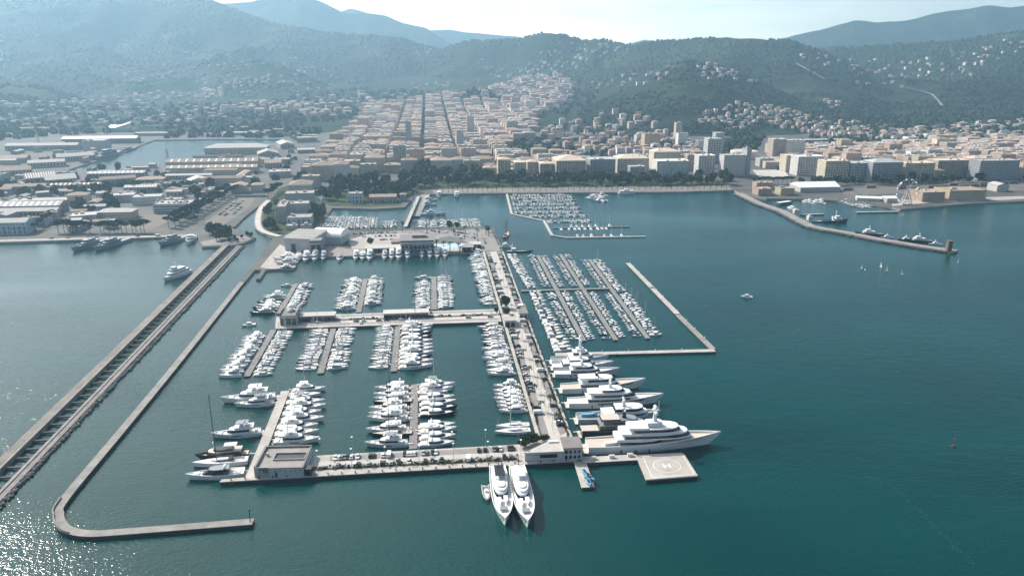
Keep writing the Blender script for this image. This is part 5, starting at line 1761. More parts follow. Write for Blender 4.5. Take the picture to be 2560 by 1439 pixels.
def bpx(name, cat, label, xl, xr, yb, depth, h, wall="industrial", roof="metal", kind="gable", z=2.0, rot=0.0, **k):
    cx, cy, w = span(xl, xr, yb, depth, z)
    return bld(name, cat, label, cx, cy, w, depth, h, ROT + R(rot), wall, roof, kind, z=z if z != 2.0 else 2.0, **k)

def openings(t, w, d, h, n, rows, ww=1.2, wh=1.7, face="front", z0=3.6, pitch=3.2, m=None):
    """individual windows let into one side, standing 4 cm proud of the render"""
    me = MB().box(0, 0, 0, ww, 0.1, wh).mesh("window", m or M_GLASS)
    for r_ in range(rows):
        for i in range(n):
            x = -w / 2 + w * (i + 0.5) / n
            if face == "front":
                obj("window", me, t, (x, -d / 2, z0 + r_ * pitch))
            else:
                y = -d / 2 + d * (i + 0.5) / n
                s = -1 if face == "left" else 1
                obj("window", me, t, (s * w / 2, y, z0 + r_ * pitch), R(90))

# ---- harbour office on the near quay corner
def frame_building():
    a, b, c = G(637, 1193, QZ), G(760, 1190, QZ), G(652, 1141, QZ)
    d_, n_ = perp(a, b)
    w, dep, h = (b - a).length, 20.0, 4.3
    t = thing("harbour_office", ((a + b) / 2 + n_ * dep / 2).to_tuple(), math.atan2(d_.y, d_.x), label="flat-roofed harbour office with sunken roof court at the near quay corner", category="building")
    MB().prism(rect(w, dep), -0.1, h).build("wall", mat("office_wall", (0.44, 0.45, 0.45), 0.8, var=0.08), t)
    ro = MB()
    for s in (-1, 1):
        ro.box(0, s * (dep / 2 - 0.3), h, w, 0.6, 1.0 if s > 0 else 0.5)
    ro.box(-w / 2 + 0.45, 0, h, 0.9, dep - 1.2, 1.3).box(w / 2 - 0.3, 0, h, 0.6, dep - 1.2, 0.7)
    ro.build("parapet", mat("office_parapet", (0.22, 0.205, 0.19), 0.9, var=0.1), t)
    slab("roof", rect(w - 1.4, dep - 1.4), h - 0.02, h + 0.06, mat("office_roof", (0.27, 0.25, 0.235), 0.9, var=0.15, scale=0.2), t)
    cw, cd = w * 0.66, dep * 0.30
    crt = MB()
    for s in (-1, 1):
        crt.box(w * 0.13, s * cd / 2 + 0.5, h, cw, 0.3, 0.8)
        crt.box(w * 0.13 + s * (cw / 2 - 0.15), 0.5, h, 0.3, cd - 0.3, 0.8)
    cf = crt.build("court_kerb", M_CONC, t)
    slab("court_floor", [(p[0] + w * 0.13, p[1] + 0.5) for p in rect(cw - 0.6, cd - 0.3)], h + 0.05, h + 0.09, mat("dark_court", (0.03, 0.032, 0.034), 0.6), cf)
    for i in range(6):
        MB().box(-w / 2 + w * (0.42 + i * 0.105), -dep / 2, 2.8, 0.45, 0.12, 0.5).build("window", M_GLASS, t)
    for k in range(3):
        MB().box(-w * 0.34, -dep / 2 - 0.06, 0.7 + k * 0.7, w * 0.27, 0.16, 0.12).build("louvre", M_DARK, t)
    MB().box(-w * 0.06, -dep / 2 - 0.02, 0, 1.1, 0.2, 2.6).build("door", M_DARK, t)
    sg = MB()                                      # painted number 148, drawn in strokes
    S7 = {"1": "cf", "4": "bcgf", "8": "abcdefg"}
    for q, ch in enumerate("148"):
        x0, z0, W_, H_ = -w * 0.335 - 2.6 + q * 1.75, 2.75, 1.15, 2.2
        BAR = dict(a=(0, H_ / 2, W_, 0.36), g=(0, 0, W_, 0.36), d=(0, -H_ / 2, W_, 0.36), b=(-W_ / 2, H_ / 4, 0.36, H_ / 2), c=(W_ / 2, H_ / 4, 0.36, H_ / 2), e=(-W_ / 2, -H_ / 4, 0.36, H_ / 2), f=(W_ / 2, -H_ / 4, 0.36, H_ / 2))
        for k, st_ in enumerate(S7[ch]):
            bx_, bz_, bw_, bh_ = BAR[st_]
            sg.box(x0 + bx_ + 1, -dep / 2 - 0.24, z0 + H_ / 2 + bz_ - bh_ / 2, bw_, 0.1 + 0.01 * k, bh_)
    MB().box(-w * 0.335, -dep / 2 - 0.1, 2.5, w * 0.29, 0.2, 2.8).build("sign_board", M_FLATW, t)
    sg.build("sign_number", M_BLACK, t)
    MB().box(-w * 0.36, 2, h + 0.06, 1.0, 1.0, 1.6).build("roof_vent", M_STEEL, t)
    MB().box(w / 2 + 1.8, -dep / 2 + 2.4, 0.0, 3.0, 4.0, 3.4).build("annex", M_GLASS, t)
frame_building()

# ---- wedge-shaped building where the pier meets the outer quay
def wedge():
    A, B_, C_ = G(1312, 1152, QZ), G(1408, 1148, QZ), G(1415, 1102, QZ)
    t = thing("pier_head_building", (0, 0, 0), label="wedge-shaped white building with pale roof where pier meets outer quay", category="building")
    E = B_ + (B_ - A).normalized() * 0.01
    P = [A, B_, C_]
    base = ccw([p.xy for p in P])
    MB().prism(base, QZ - 0.2, QZ + 4.2).build("wall", mat("wedge_wall", (0.52, 0.51, 0.49), 0.8, var=0.06), t)
    c = sum((Vector(p) for p in base), Vector((0, 0))) / 3
    MB().prism([c + (Vector(p) - c) * 1.05 for p in base], QZ + 4.2, QZ + 4.7).build("roof", M_FLATW, t)
    d_, n_ = perp(A, B_)
    ang = math.atan2(d_.y, d_.x)
    p = A.lerp(B_, 0.62)
    MB().box(p.x - n_.x * 0.02, p.y - n_.y * 0.02, QZ + 1.4, 8.5, 0.2, 1.9, ang).build("window", M_GLASS, t)
    p = A.lerp(B_, 0.28)
    MB().box(p.x, p.y, QZ + 2.9, 9, 0.16, 0.25, ang).build("louvre", M_DARK, t)
    p = B_ + d_ * 4.6 + n_ * 4.8
    tw = MB().box(p.x, p.y, QZ - 0.1, 9.2, 10.5, 6.2, ang).build("end_tower", mat("wedge_wall", (0.5, 0.5, 0.5)), t)
    MB().box(p.x, p.y, QZ + 6.1, 9.8, 11.1, 0.5, ang).build("roof", M_GREYR, tw)
    for r_ in range(2):
        for i in range(4):
            q = B_ + d_ * (1.4 + i * 2.1)
            MB().box(q.x - n_.x * 0.5, q.y - n_.y * 0.5, QZ + 0.6 + r_ * 2.8, 1.3, 0.16, 1.8, ang).build("window", M_GLASS, tw)
    q = A.lerp(C_, 0.62).lerp(B_, 0.18)
    MB().box(q.x, q.y, QZ + 4.7, 5, 1.6, 0.7, ang).build("roof_vent", M_WHITE, t)
    MB().box(q.x + 8, q.y - 1, QZ + 4.7, 1.6, 1.6, 1.2, ang).build("roof_vent", M_DARK, t)
wedge()

# ---- pavilions on the middle jetty and kiosks on the pier
def pav(label, c, w, d, h, wall="shop", roof="pale", rot=0, name="shop_pavilion", over=1.0):
    t = thing(name, (c.x, c.y, QZ), ROT + R(rot), label=label, category="building")
    MB().prism(rect(w, d), -0.1, h).build("wall", FAC[wall], t)
    MB().prism(rect(w + over, d + over), h, h + 0.4).build("roof", ROOFS[roof], t)
    n = max(2, int(w / 4))
    for i in range(n):
        MB().box(-w / 2 + w * (i + 0.5) / n, -d / 2 - 0.03, 0.4, w / n * 0.7, 0.14, h * 0.66).build("window", M_GLASS, t)
    return t
pav("low pale-roofed row of shops on the jetty, the one nearer its head", mj_pt(0.155, 0.40), 25, 8, 4.2)
pav("low pale-roofed row of shops midway along the jetty", mj_pt(0.56, 0.40), 33, 8, 4.2)
t = pav("dark cube-shaped building with roof terrace on the jetty head", mj_pt(0.035, 0.5), 12.0, 15, 7.0, "grey", "grey", name="jetty_head_building", over=0.2)
for s in (-1, 1):
    MB().box(s * 5.8, 0, 7.4, 0.3, 15, 1.2).build("parapet", M_DARK, t)
MB().ball((0.5, 2, 7.2), 3.2, 0.8, 12, 6).build("dome", mat("grey_dome", (0.3, 0.29, 0.28), 0.6), t)
t = pav("dark-fronted kiosk with white roof box beside the road on the pier", main_pt(main_s(783), 0.80), 6.0, 22, 4.6, "grey", "grey", name="kiosk")
MB().box(0, 6, 5.0, 3.4, 4.0, 1.0).build("roof_box", M_WHITE, t)
pav("square flat-roofed kiosk where the jetty joins the pier", main_pt(main_s(812), 0.22), 8.0, 13, 4.6, "grey", "metal", name="kiosk")

# ---- boatyard platform
def sawtooth():
    cx, cy, w = span(722, 800, 628, 34)
    t = thing("boatyard_hall", (cx, cy, 2), ROT + R(-14), label="boatyard hall with sawtooth striped roof at the canal corner", category="building")
    d, h = 34, 13
    MB().prism(rect(w, d), -0.2, h).build("wall", mat("hall_wall", (0.42, 0.43, 0.44), 0.8, var=0.08), t)
    n = 7
    for i in range(n):
        y0, y1 = -d / 2 + d * i / n, -d / 2 + d * (i + 1) / n
        MB().add([(-w / 2 - .3, y0, h), (w / 2 + .3, y0, h), (w / 2 + .3, y1, h), (-w / 2 - .3, y1, h), (-w / 2 - .3, y1, h + 2.2), (w / 2 + .3, y1, h + 2.2)],
                 [(0, 1, 5, 4), (2, 3, 4, 5), (1, 2, 5), (0, 4, 3)]).build("roof_bay", M_FLATW if i % 2 else M_METAL, t)
    MB().box(-w * 0.22, -d / 2, 0, 4.5, 0.3, 7.5).build("door", M_DARK, t)
    MB().box(w * 0.15, -d / 2, 0, 8, 0.3, 9).build("door", M_STEEL, t)
sawtooth()
def vault():
    cx, cy, w = span(788, 862, 611, 24)
    t = thing("boatyard_shed", (cx, cy, 2), ROT + R(-16), label="long shed with white barrel-vaulted roof behind the yard quay", category="building")
    d, h = 24, 8
    MB().prism(rect(w, d), -0.2, h).build("wall", mat("hall_wall", (0.42, 0.43, 0.44)), t)
    r0, r1 = [], []
    N = 12
    for i in range(N + 1):
        a = math.pi * i / N
        y, z = -math.cos(a) * (d / 2 + 0.5), h + math.sin(a) * 6.5
        r0.append((-w / 2 - 0.6, y, z)); r1.append((w / 2 + 0.6, y, z))
    MB().loft([r0, r1]).build("roof", M_WHITE, t)
vault()
pav("grey glass-block tower at the boatyard quay", Vector(span(781, 801, 634, 12)[:2] + (0,)), 11, 12, 13, "strip", "grey", name="yard_office", over=0.3)
pav("long low arcade of restaurants with white awning along the yard quay", Vector(span(928, 1014, 631, 12)[:2] + (0,)), 45, 12, 4.6, "shop", "pale", name="quay_arcade", over=2)
t = pav("three-storey yacht club with wide grey roof on the yard quay", Vector(span(1014, 1074, 632, 26)[:2] + (0,)), 33, 26, 12.5, "strip", "grey", name="yacht_club", over=2.4)
MB().box(2, 1, 12.9, 14, 7, 2.4).build("plant_room", M_GREYR, t)
for k in range(3):
    MB().box(0, -14.2, 0.2 + k * 4.0, 32, 2.4, 0.35).build("balcony", M_STEEL, t)
pav("low grey-roofed annex beside the yacht club", Vector(span(984, 1013, 617, 14)[:2] + (0,)), 16, 14, 5, "shop", "grey", name="club_annex", over=1)
pav("small white bath house behind the pool", Vector(span(1179, 1199, 621, 12)[:2] + (0,)), 11, 12, 4, "shop", "pale", name="bath_house", over=0.6)
t = thing("gazebo", G(1166, 626, 2).to_tuple(), ROT, label="square gazebo with pyramid roof beside the swimming pool", category="gazebo")
roof_mesh(MB(), 13, 12, 5, "hip", 2.8, 0.8).build("roof", M_FLATW, t)
for sx in (-1, 1):
    for sy in (-1, 1):
        MB().box(sx * 5.8, sy * 5.3, 0, 0.7, 0.7, 5).build("post", M_CONC, t)
MB().box(0, 0, 0, 9, 8, 3.4).build("bar", M_GLASS, t)
pd = deck_thing("pool_terrace", [G(1080, 609, 2.3), G(1156, 607, 2.3), G(1158, 627, 2.3), G(1080, 629, 2.3)], 2.34, "pale swimming pool terrace on the yard quay", "terrace", M_FLATW)
M_POOL = mat("pool_water", (0.42, 0.60, 0.66), 0.08, var=0.06)
slab("pool", [G(1093, 611.5, 2).xy, G(1149, 610.5, 2).xy, G(1151, 620, 2).xy, G(1093, 621, 2).xy], 2.3, 2.40, M_POOL, pd)

def patch(name, pts, m, z=2.03, kind="structure"):
    """flat surface lying on the land sheet"""
    poly = ccw([G(x, y, z).xy for x, y in pts])
    tri = tessellate_polygon([[Vector((p[0], p[1], 0)) for p in poly]])
    return MB().add([(p[0], p[1], z) for p in poly], [up3(t, poly) for t in tri]).build(name, m, kind=kind)
M_DIRT = mat("bare_dirt", (0.16, 0.137, 0.115), 0.95, var=0.12, scale=0.05)
M_PROM = mat("promenade_paving", (0.19, 0.17, 0.155), 0.9, var=0.2, scale=0.08)
M_PAVE = mat("plaza_paving", (0.36, 0.32, 0.29), 0.9, var=0.15, scale=0.08)
M_LAWN = mat("park_lawn", (0.035, 0.05, 0.022), 0.95, var=0.4, scale=0.05, col2=(0.07, 0.085, 0.04), spec=0.1)
M_STREET = mat("street_asphalt", (0.085, 0.083, 0.082), 0.9, var=0.2, scale=0.05)
patch("plaza", [(870, 600), (920, 585), (1062, 582), (1066, 605), (1012, 612), (925, 622), (880, 622)], M_PAVE, 2.02)
patch("plaza", [(1070, 578), (1190, 572), (1228, 575), (1252, 627), (1206, 627), (1160, 602), (1070, 606)], M_ASPH, 2.02)
patch("plaza", [(745, 640), (820, 612), (870, 622), (1075, 631), (1070, 634), (960, 636), (880, 639), (824, 640)], mat("quay_paving", (0.25, 0.22, 0.205), 0.9, var=0.15, scale=0.1), 2.025)
patch("lawn", [(1090, 605), (1100, 594), (1125, 590), (1150, 595), (1165, 604)], mat("dark_garden", (0.10, 0.11, 0.11), 0.9, var=0.2), 2.035)
patch("plaza", [(650, 668), (700, 610), (720, 622), (745, 640), (738, 668), (680, 672)], M_PAVE, 2.02)
patch("road", [(985, 577), (1100, 574), (1100, 580), (985, 584)], M_ASPH, 2.03)
patch("sports_field", [(306, 545), (330, 538), (452, 534), (425, 551), (380, 573), (290, 570)], M_DIRT)
patch("dirt_yard", [(510, 556), (600, 495), (640, 495), (618, 522), (560, 560)], M_DIRT)
patch("quay_road", [(-60, 601), (240, 593), (470, 586), (478, 590), (240, 597), (-60, 605)], M_PAVE)
patch("quay_road", [(500, 604), (560, 592), (610, 590), (632, 594), (606, 603), (560, 610), (508, 614)], M_ASPH)
patch("promenade", [(1085, 484), (1268, 481.5), (1700, 478.5), (1832, 474.5), (1820, 465), (1700, 466), (1268, 470), (1080, 474)], M_PROM)
patch("lawn", [(790, 505), (850, 470), (940, 452), (1240, 447), (1640, 450), (1825, 450), (1815, 464), (1700, 465), (1268, 469), (1080, 473), (1030, 482), (1000, 512), (930, 517), (830, 515)], M_LAWN, 2.02)
patch("lawn", [(660, 520), (700, 470), (760, 452), (800, 470), (800, 560), (700, 590), (656, 570)], M_LAWN, 2.02)
patch("shore_road", [(1830, 466), (2100, 455), (2700, 446), (2700, 452), (2100, 462), (1835, 474)], M_STREET)
patch("rail_yard", [(2100, 470), (2700, 455), (2700, 472), (2110, 487)], mat("rail_ballast", (0.13, 0.115, 0.105), 0.95, var=0.2, scale=0.05), 2.04)
patch("plaza", [(1880, 425), (1960, 424), (1972, 440), (1900, 445)], M_FLATW)
patch("plaza", [(2230, 515), (2330, 506), (2440, 503), (2560, 497), (2560, 490), (2230, 500)], M_PAVE)
# curved canal-side road embankment
cr_ = [G(x, y, 2.6) for x, y in ((672, 500), (655, 517), (646, 538), (645, 560), (652, 573), (672, 583), (700, 590))]
t = thing("canal_road_wall", (0, 0, 0), label="curving pale road embankment beside the canal mouth", category="embankment")
path_wall(MB(), smooth([Vector((p.x, p.y, 0)) for p in cr_], 6), 8.0, 1.0, 2.6).build("wall", M_CONC2, t)
path_wall(MB(), smooth([Vector((p.x, p.y, 0)) for p in cr_], 6), 5.6, 2.6, 2.66).build("road", M_ROAD, t)

# ---- naval base, arsenal, canal side: (xl, xr, base row, depth, height, wall, roof, kind, rot, label)
WH = [
    (160, 338, 359, 26, 11, "industrial", "white", "gable", 0, "longest white-roofed store at the head of the arsenal basin"),
    (19, 189, 376, 26, 10, "industrial", "metal", "gable", 0, "long grey-roofed store west of the white dock hall"),
    (208, 262, 377, 34, 20, "plain", "pale", "flat", 0, "tall white dock hall beside the large grey warship"),
    (140, 222, 403, 30, 9, "industrial", "metal", "gable", 28, "slanting grey shed behind the warship quay"),
    (71, 151, 419, 24, 9, "industrial", "metal", "gable", 20, "slanting pale shed inland of the basin quay"),
    (-20, 60, 408, 24, 9, "industrial", "tile", "gable", 10, "tiled shed at the far left of the arsenal"),
    (52, 120, 458, 40, 8, "industrial", "tile", "gable", 30, "first of the slanting sawtooth sheds with rooflights"),
    (105, 172, 462, 36, 8, "industrial", "pale", "gable", 30, "slanting shed with glazed pale roof beside sawtooth sheds"),
    (-40, 60, 440, 30, 8, "industrial", "tile", "gable", 24, "broad tiled shed at the frame edge above the basin road"),
    (12, 109, 480, 18, 8, "industrial", "tile", "gable", 4, "long tiled store in front of the slanting sheds"),
    (113, 248, 474, 14, 7, "industrial", "tile", "gable", 2, "thin long store with spotty white rooflights"),
    (222, 357, 444, 18, 7, "industrial", "pale", "gable", 2, "long shed with white rooflights on the basin's near quay"),
    (250, 330, 462, 20, 9, "industrial", "tile", "gable", 24, "slanting tiled store near the middle of the arsenal"),
    (340, 405, 462, 22, 8, "industrial", "tile", "hip", 4, "hip-roofed workshop facing the arsenal avenue"),
    (312, 390, 482, 16, 8, "industrial", "metal", "gable", 2, "grey workshop with rooflight dots behind dark trees"),
    (19, 168, 512, 26, 5, "industrial", "metal", "flat", 2, "broad low flat depot behind the pine trees"),
    (170, 214, 509, 20, 11, "sand", "tile", "hip", 6, "sand-walled hip-roofed house at the depot's end"),
    (-40, 146, 533, 24, 9, "industrial", "pale", "gable", 0, "long bright-roofed workshop with skylight bars, rear of the pair"),
    (-40, 138, 545, 18, 8, "industrial", "pale", "gable", 0, "long bright-roofed workshop, front of the pair"),
    (-40, 66, 586, 20, 13, "bluewhite", "pale", "gable", 0, "white arched quay building at the frame edge"),
    (40, 110, 566, 22, 7, "grey", "grey", "flat", 4, "flat grey garage behind the arched quay building"),
    (172, 232, 557, 24, 8, "grey", "pale", "flat", 18, "stepped pale-roofed block among umbrella pines"),
    (246, 330, 549, 20, 9, "sand", "pale", "hip", 0, "square barracks with pale roof beside the sports field"),
    (262, 330, 506, 22, 9, "grey", "pale", "flat", 8, "pale flat office behind the round dark trees"),
    (330, 398, 512, 24, 10, "white", "pale", "flat", 10, "white flat office above the sports field"),
    (387, 474, 533, 30, 11, "strip", "metal", "flat", 0, "deck car park with rows of cars on its roof"),
    (515, 664, 386, 40, 13, "cream", "pale", "hip", 0, "large white-roofed hall standing on the basin pier"),
    (484, 604, 395, 10, 4, "plain", "metal", "flat", 0, "thin low quay shed in front of the pier hall"),
    (420, 642, 420, 26, 11, "cream", "tile", "gable", 0, "longest tiled hall with white skylight bars, rear ridge"),
    (420, 640, 434, 20, 10, "cream", "tile", "gable", 0, "longest tiled hall with white skylight bars, front ridge"),
    (415, 528, 448, 14, 6, "industrial", "pale", "gable", 0, "thin pale-roofed store in front of the skylight hall"),
    (465, 514, 464, 30, 7, "industrial", "pale", "gable", 20, "slanting silver-roofed store on the arsenal avenue"),
    (510, 604, 467, 16, 13, "sand", "tile", "hip", 0, "sand palace wing facing the pines, front range"),
    (588, 606, 462, 62, 13, "sand", "tile", "hip", 0, "sand palace wing running back from the front range"),
    (512, 590, 444, 14, 12, "sand", "tile", "hip", 0, "sand palace rear range with small courtyard"),
    (588, 630, 464, 16, 12, "white", "pale", "flat", 0, "white flat house behind the gabled canal house"),
    (578, 614, 484, 22, 11, "cream", "tile", "gable", 0, "gabled cream house at the canal bridge"),
    (628, 657, 480, 18, 10, "cream", "tile", "hip", 0, "square cream lodge at the canal bridge"),
    (670, 722, 444, 30, 9, "grey", "metal", "flat", 12, "grey canal-side workshop with roof openings"),
    (660, 700, 420, 26, 9, "industrial", "tile", "gable", 12, "tiled workshop on the canal road"),
    (744, 786, 383, 16, 7, "industrial", "pale", "gable", 6, "pale-roofed store at the head of the canal avenue"),
    (741, 790, 356, 28, 10, "industrial", "pale", "flat", 6, "white-roofed hall at the inland gate of the arsenal"),
    (690, 724, 372, 56, 9, "industrial", "pale", "gable", 20, "slanting vaulted store at the basin's inner corner"),
    (640, 690, 395, 40, 8, "industrial", "metal", "gable", 14, "long slanting grey shed along the canal avenue"),
    (722, 778, 487, 34, 14, "cream", "tile", "hip", 4, "stately hip-roofed villa beside the canal trees"),
    (713, 784, 513, 24, 15, "grey", "flat", "flat", 4, "grey flat block with white roof huts, inland of the L-block"),
    (690, 714, 558, 42, 19, "grey", "flat", "flat", 4, "tall grey end wing of the canal-side block"),
    (714, 772, 545, 20, 17, "grey", "flat", "flat", 4, "long grey middle wing of the canal-side block"),
    (718, 778, 566, 22, 10, "bluewhite", "flat", "flat", 2, "pale blue three-storey house behind the boatyard"),
    (715, 742, 574, 12, 4, "plain", "pale", "flat", 2, "small pale shed beside the boatyard hall, first of two"),
    (750, 778, 573, 12, 4, "plain", "tile", "flat", 2, "small brownish shed beside the boatyard hall, second of two"),
    (871, 906, 507, 16, 12, "bluewhite", "flat", "flat", 0, "pale blue three-storey house on the inner basin quay"),
    (925, 991, 507, 16, 8, "cream", "tile", "gable", 0, "cream boathouse with arched doors on the inner basin"),
    (788, 803, 512, 10, 6, "white", "pale", "flat", 0, "small white lodge by the inner basin trees"),
    (1000, 1016, 503, 10, 9, "grey", "tile", "hip", 0, "small stone tower house by the swing bridge"),
    (40, 120, 330, 18, 9, "sand", "tile", "gable", 0, "ochre storehouse under the wooded knoll, far left"),
    (340, 428, 340, 14, 7, "industrial", "pale", "gable", 0, "pale low store beyond the basin with a blue-grey front"),
    (560, 640, 338, 14, 6, "industrial", "pale", "gable", 0, "low store on the far quay of the basin"),
    (350, 440, 322, 14, 8, "strip", "pale", "flat", 0, "long glazed block behind the yellow dock crane"),
]
for xl, xr, yb, dp, h, wl, rf, kd, rt, lab in WH:
    t = bpx("warehouse" if wl == "industrial" else "building", "warehouse" if wl == "industrial" else "building", lab, xl, xr, yb, dp, h, wl, rf, kd, rot=rt)
    if "skylight bars" in lab or "rooflight" in lab:
        w = span(xl, xr, yb, dp)[2]
        for i in range(12):
            if kd == "gable":
                s = math.hypot(dp / 2, dp * 0.16)
                o = MB().box(0, 0, 0, w * 0.012 + 0.6, s * 0.8, 0.12).build("skylight", M_WHITE, t, (-w / 2 + w * (i + 0.7) / 12.4, -dp / 4 - 0.2, h + dp * 0.08 - 0.05))
                o.rotation_euler = (math.atan2(dp * 0.16, dp / 2), 0, 0)
    if "arched" in lab or "boathouse" in lab or "three-storey" in lab:
        w = span(xl, xr, yb, dp)[2]
        openings(t, w, dp, h, max(4, int(w / 5)), 1 if h < 10 else 2, 1.8, 2.4, z0=1.2, pitch=4.2)
# curved white sail-roofed hall beyond the basin
cx, cy, w = span(268, 322, 330, 30)
t = thing("exhibition_hall", (cx, cy, 2), ROT, label="white hall with sail-shaped curved roof beyond the arsenal basin", category="building")
MB().prism(rect(w * 0.8, 26), -0.3, 9).build("wall", FAC["plain"], t)
r0, r1 = [], []
for i in range(13):
    x = -w / 2 + w * i / 12
    z = 9 + 12 * (i / 12) ** 1.4 + 4 * (1 - i / 12) ** 2 * (i < 4)
    r0.append((x, -17 + 6 * i / 12, z - 3 * (1 - i / 12))); r1.append((x, 17 - 3 * i / 12, z + 3))
mb = MB()
mb.add(r0 + r1 + [(a, b, c - 0.8) for a, b, c in r0 + r1], [(i, i + 1, 14 + i, 13 + i) for i in range(12)] + [(26 + 13 + i, 26 + 14 + i, 27 + i, 26 + i) for i in range(12)] + [(26 + i, 27 + i, i + 1, i) for i in range(12)] + [(13 + i, 14 + i, 40 + i, 39 + i) for i in range(12)])
mb.build("roof", M_WHITE, t)
# dock cranes and lattice tower
def lattice(name, lab, p, h, m, jib=0):
    t = thing(name, p.to_tuple(), ROT, label=lab, category="crane" if jib else "tower")
    mb = MB()
    for sx in (-1, 1):
        for sy in (-1, 1):
            mb.tube((sx * 2.2, sy * 2.2, 0), (sx * 0.9, sy * 0.9, h), 0.28, 0.2, 4)
    n = int(h / 5)
    for i in range(n):
        f0, f1 = i / n, (i + 1) / n
        a, b = 2.2 - 1.3 * f0, 2.2 - 1.3 * f1
        mb.tube((-a, -a, h * f0), (b, -b, h * f1), 0.15, n=4).tube((a, a, h * f0), (-b, b, h * f1), 0.15, n=4).tube((-a, a, h * f0), (-b, -b, h * f1), 0.15, n=4).tube((a, -a, h * f0), (b, b, h * f1), 0.15, n=4)
    mb.build("lattice", m, t)
    if jib:
        MB().box(0, 0, h - 1, 4, 4, 3).build("cab", m, t)
        MB().tube((0, 0, h), (jib, 0, h * 1.55), 0.8, 0.35, 4).tube((0, 0, h + 4), (jib * 0.6, 0, h * 1.35), 0.2, n=4).build("jib", m, t)
    return t
M_YEL = mat("crane_yellow", (0.42, 0.33, 0.16), 0.6, var=0.15)
lattice("dock_crane", "yellow jib crane by the basin's inner quay, beside glazed block", G(340, 352, 2), 26, M_YEL, -14)
lattice("dock_crane", "yellow jib crane standing alone at the left of the basin", G(97, 360, 2), 24, M_YEL, -12)
lattice("dock_crane", "pale tall crane half hidden behind the white store", G(268, 350, 2), 28, M_YEL, 10)
lattice("signal_tower", "slim lattice tower at the corner of the basin quay", G(420, 405, 2), 24, mat("tower_grey", (0.10, 0.11, 0.115), 0.7))
# swing footbridge
t = thing("footbridge", (0, 0, 0), label="pale swing footbridge crossing to the promenade at the inner basin", category="bridge")
a, b = G(1012, 566, 3.6), G(1046, 490, 3.6)
d, n = perp(a, b)
MB().prism(ccw(strip_poly(a, b, 6.0)), 3.2, 3.7).build("deck", M_CONC, t)
for s in (-1, 1):
    pts = [a + n * s * 2.9, b + n * s * 2.9]
    path_wall(MB(), pts, 0.25, 3.7, 4.9).build("railing", M_STEEL, t)
for f in (0.25, 0.5, 0.75):
    p = a.lerp(b, f)
    MB().box(p.x, p.y, -2, 5, 3, 5.2, ROT).build("pier_block", M_CONC2, t)
for f in (0.40, 0.56):
    p = a.lerp(b, f)
    MB().tube((p.x - n.x * 3, p.y - n.y * 3, 3), (p.x - n.x * 3 + d.x * 3, p.y - n.y * 3 + d.y * 3, 24), 0.45, 0.2).build("pylon", M_WHITE, t)
deck_thing("mole", [G(1030, 540, 1.8), G(1050, 540, 1.8), G(1056, 526, 1.8), G(1075, 485, 1.8), G(1052, 486, 1.8), G(1040, 512, 1.8)], 1.8, "short stone mole beside the swing footbridge", "mole", M_CONC2)
# canal bridge
t = thing("canal_bridge", (0, 0, 0), label="low white road bridge over the canal among trees", category="bridge")
a, b = G(588, 488, 4), G(668, 487, 4)
MB().prism(ccw(strip_poly(a, b, 7)), 2.5, 4.2).build("deck", M_CONC, t)
path_wall(MB(), [a - Vector((0, 3.3, 0)), b - Vector((0, 3.3, 0))], 0.3, 4.2, 5.4).build("parapet", M_WHITE, t)
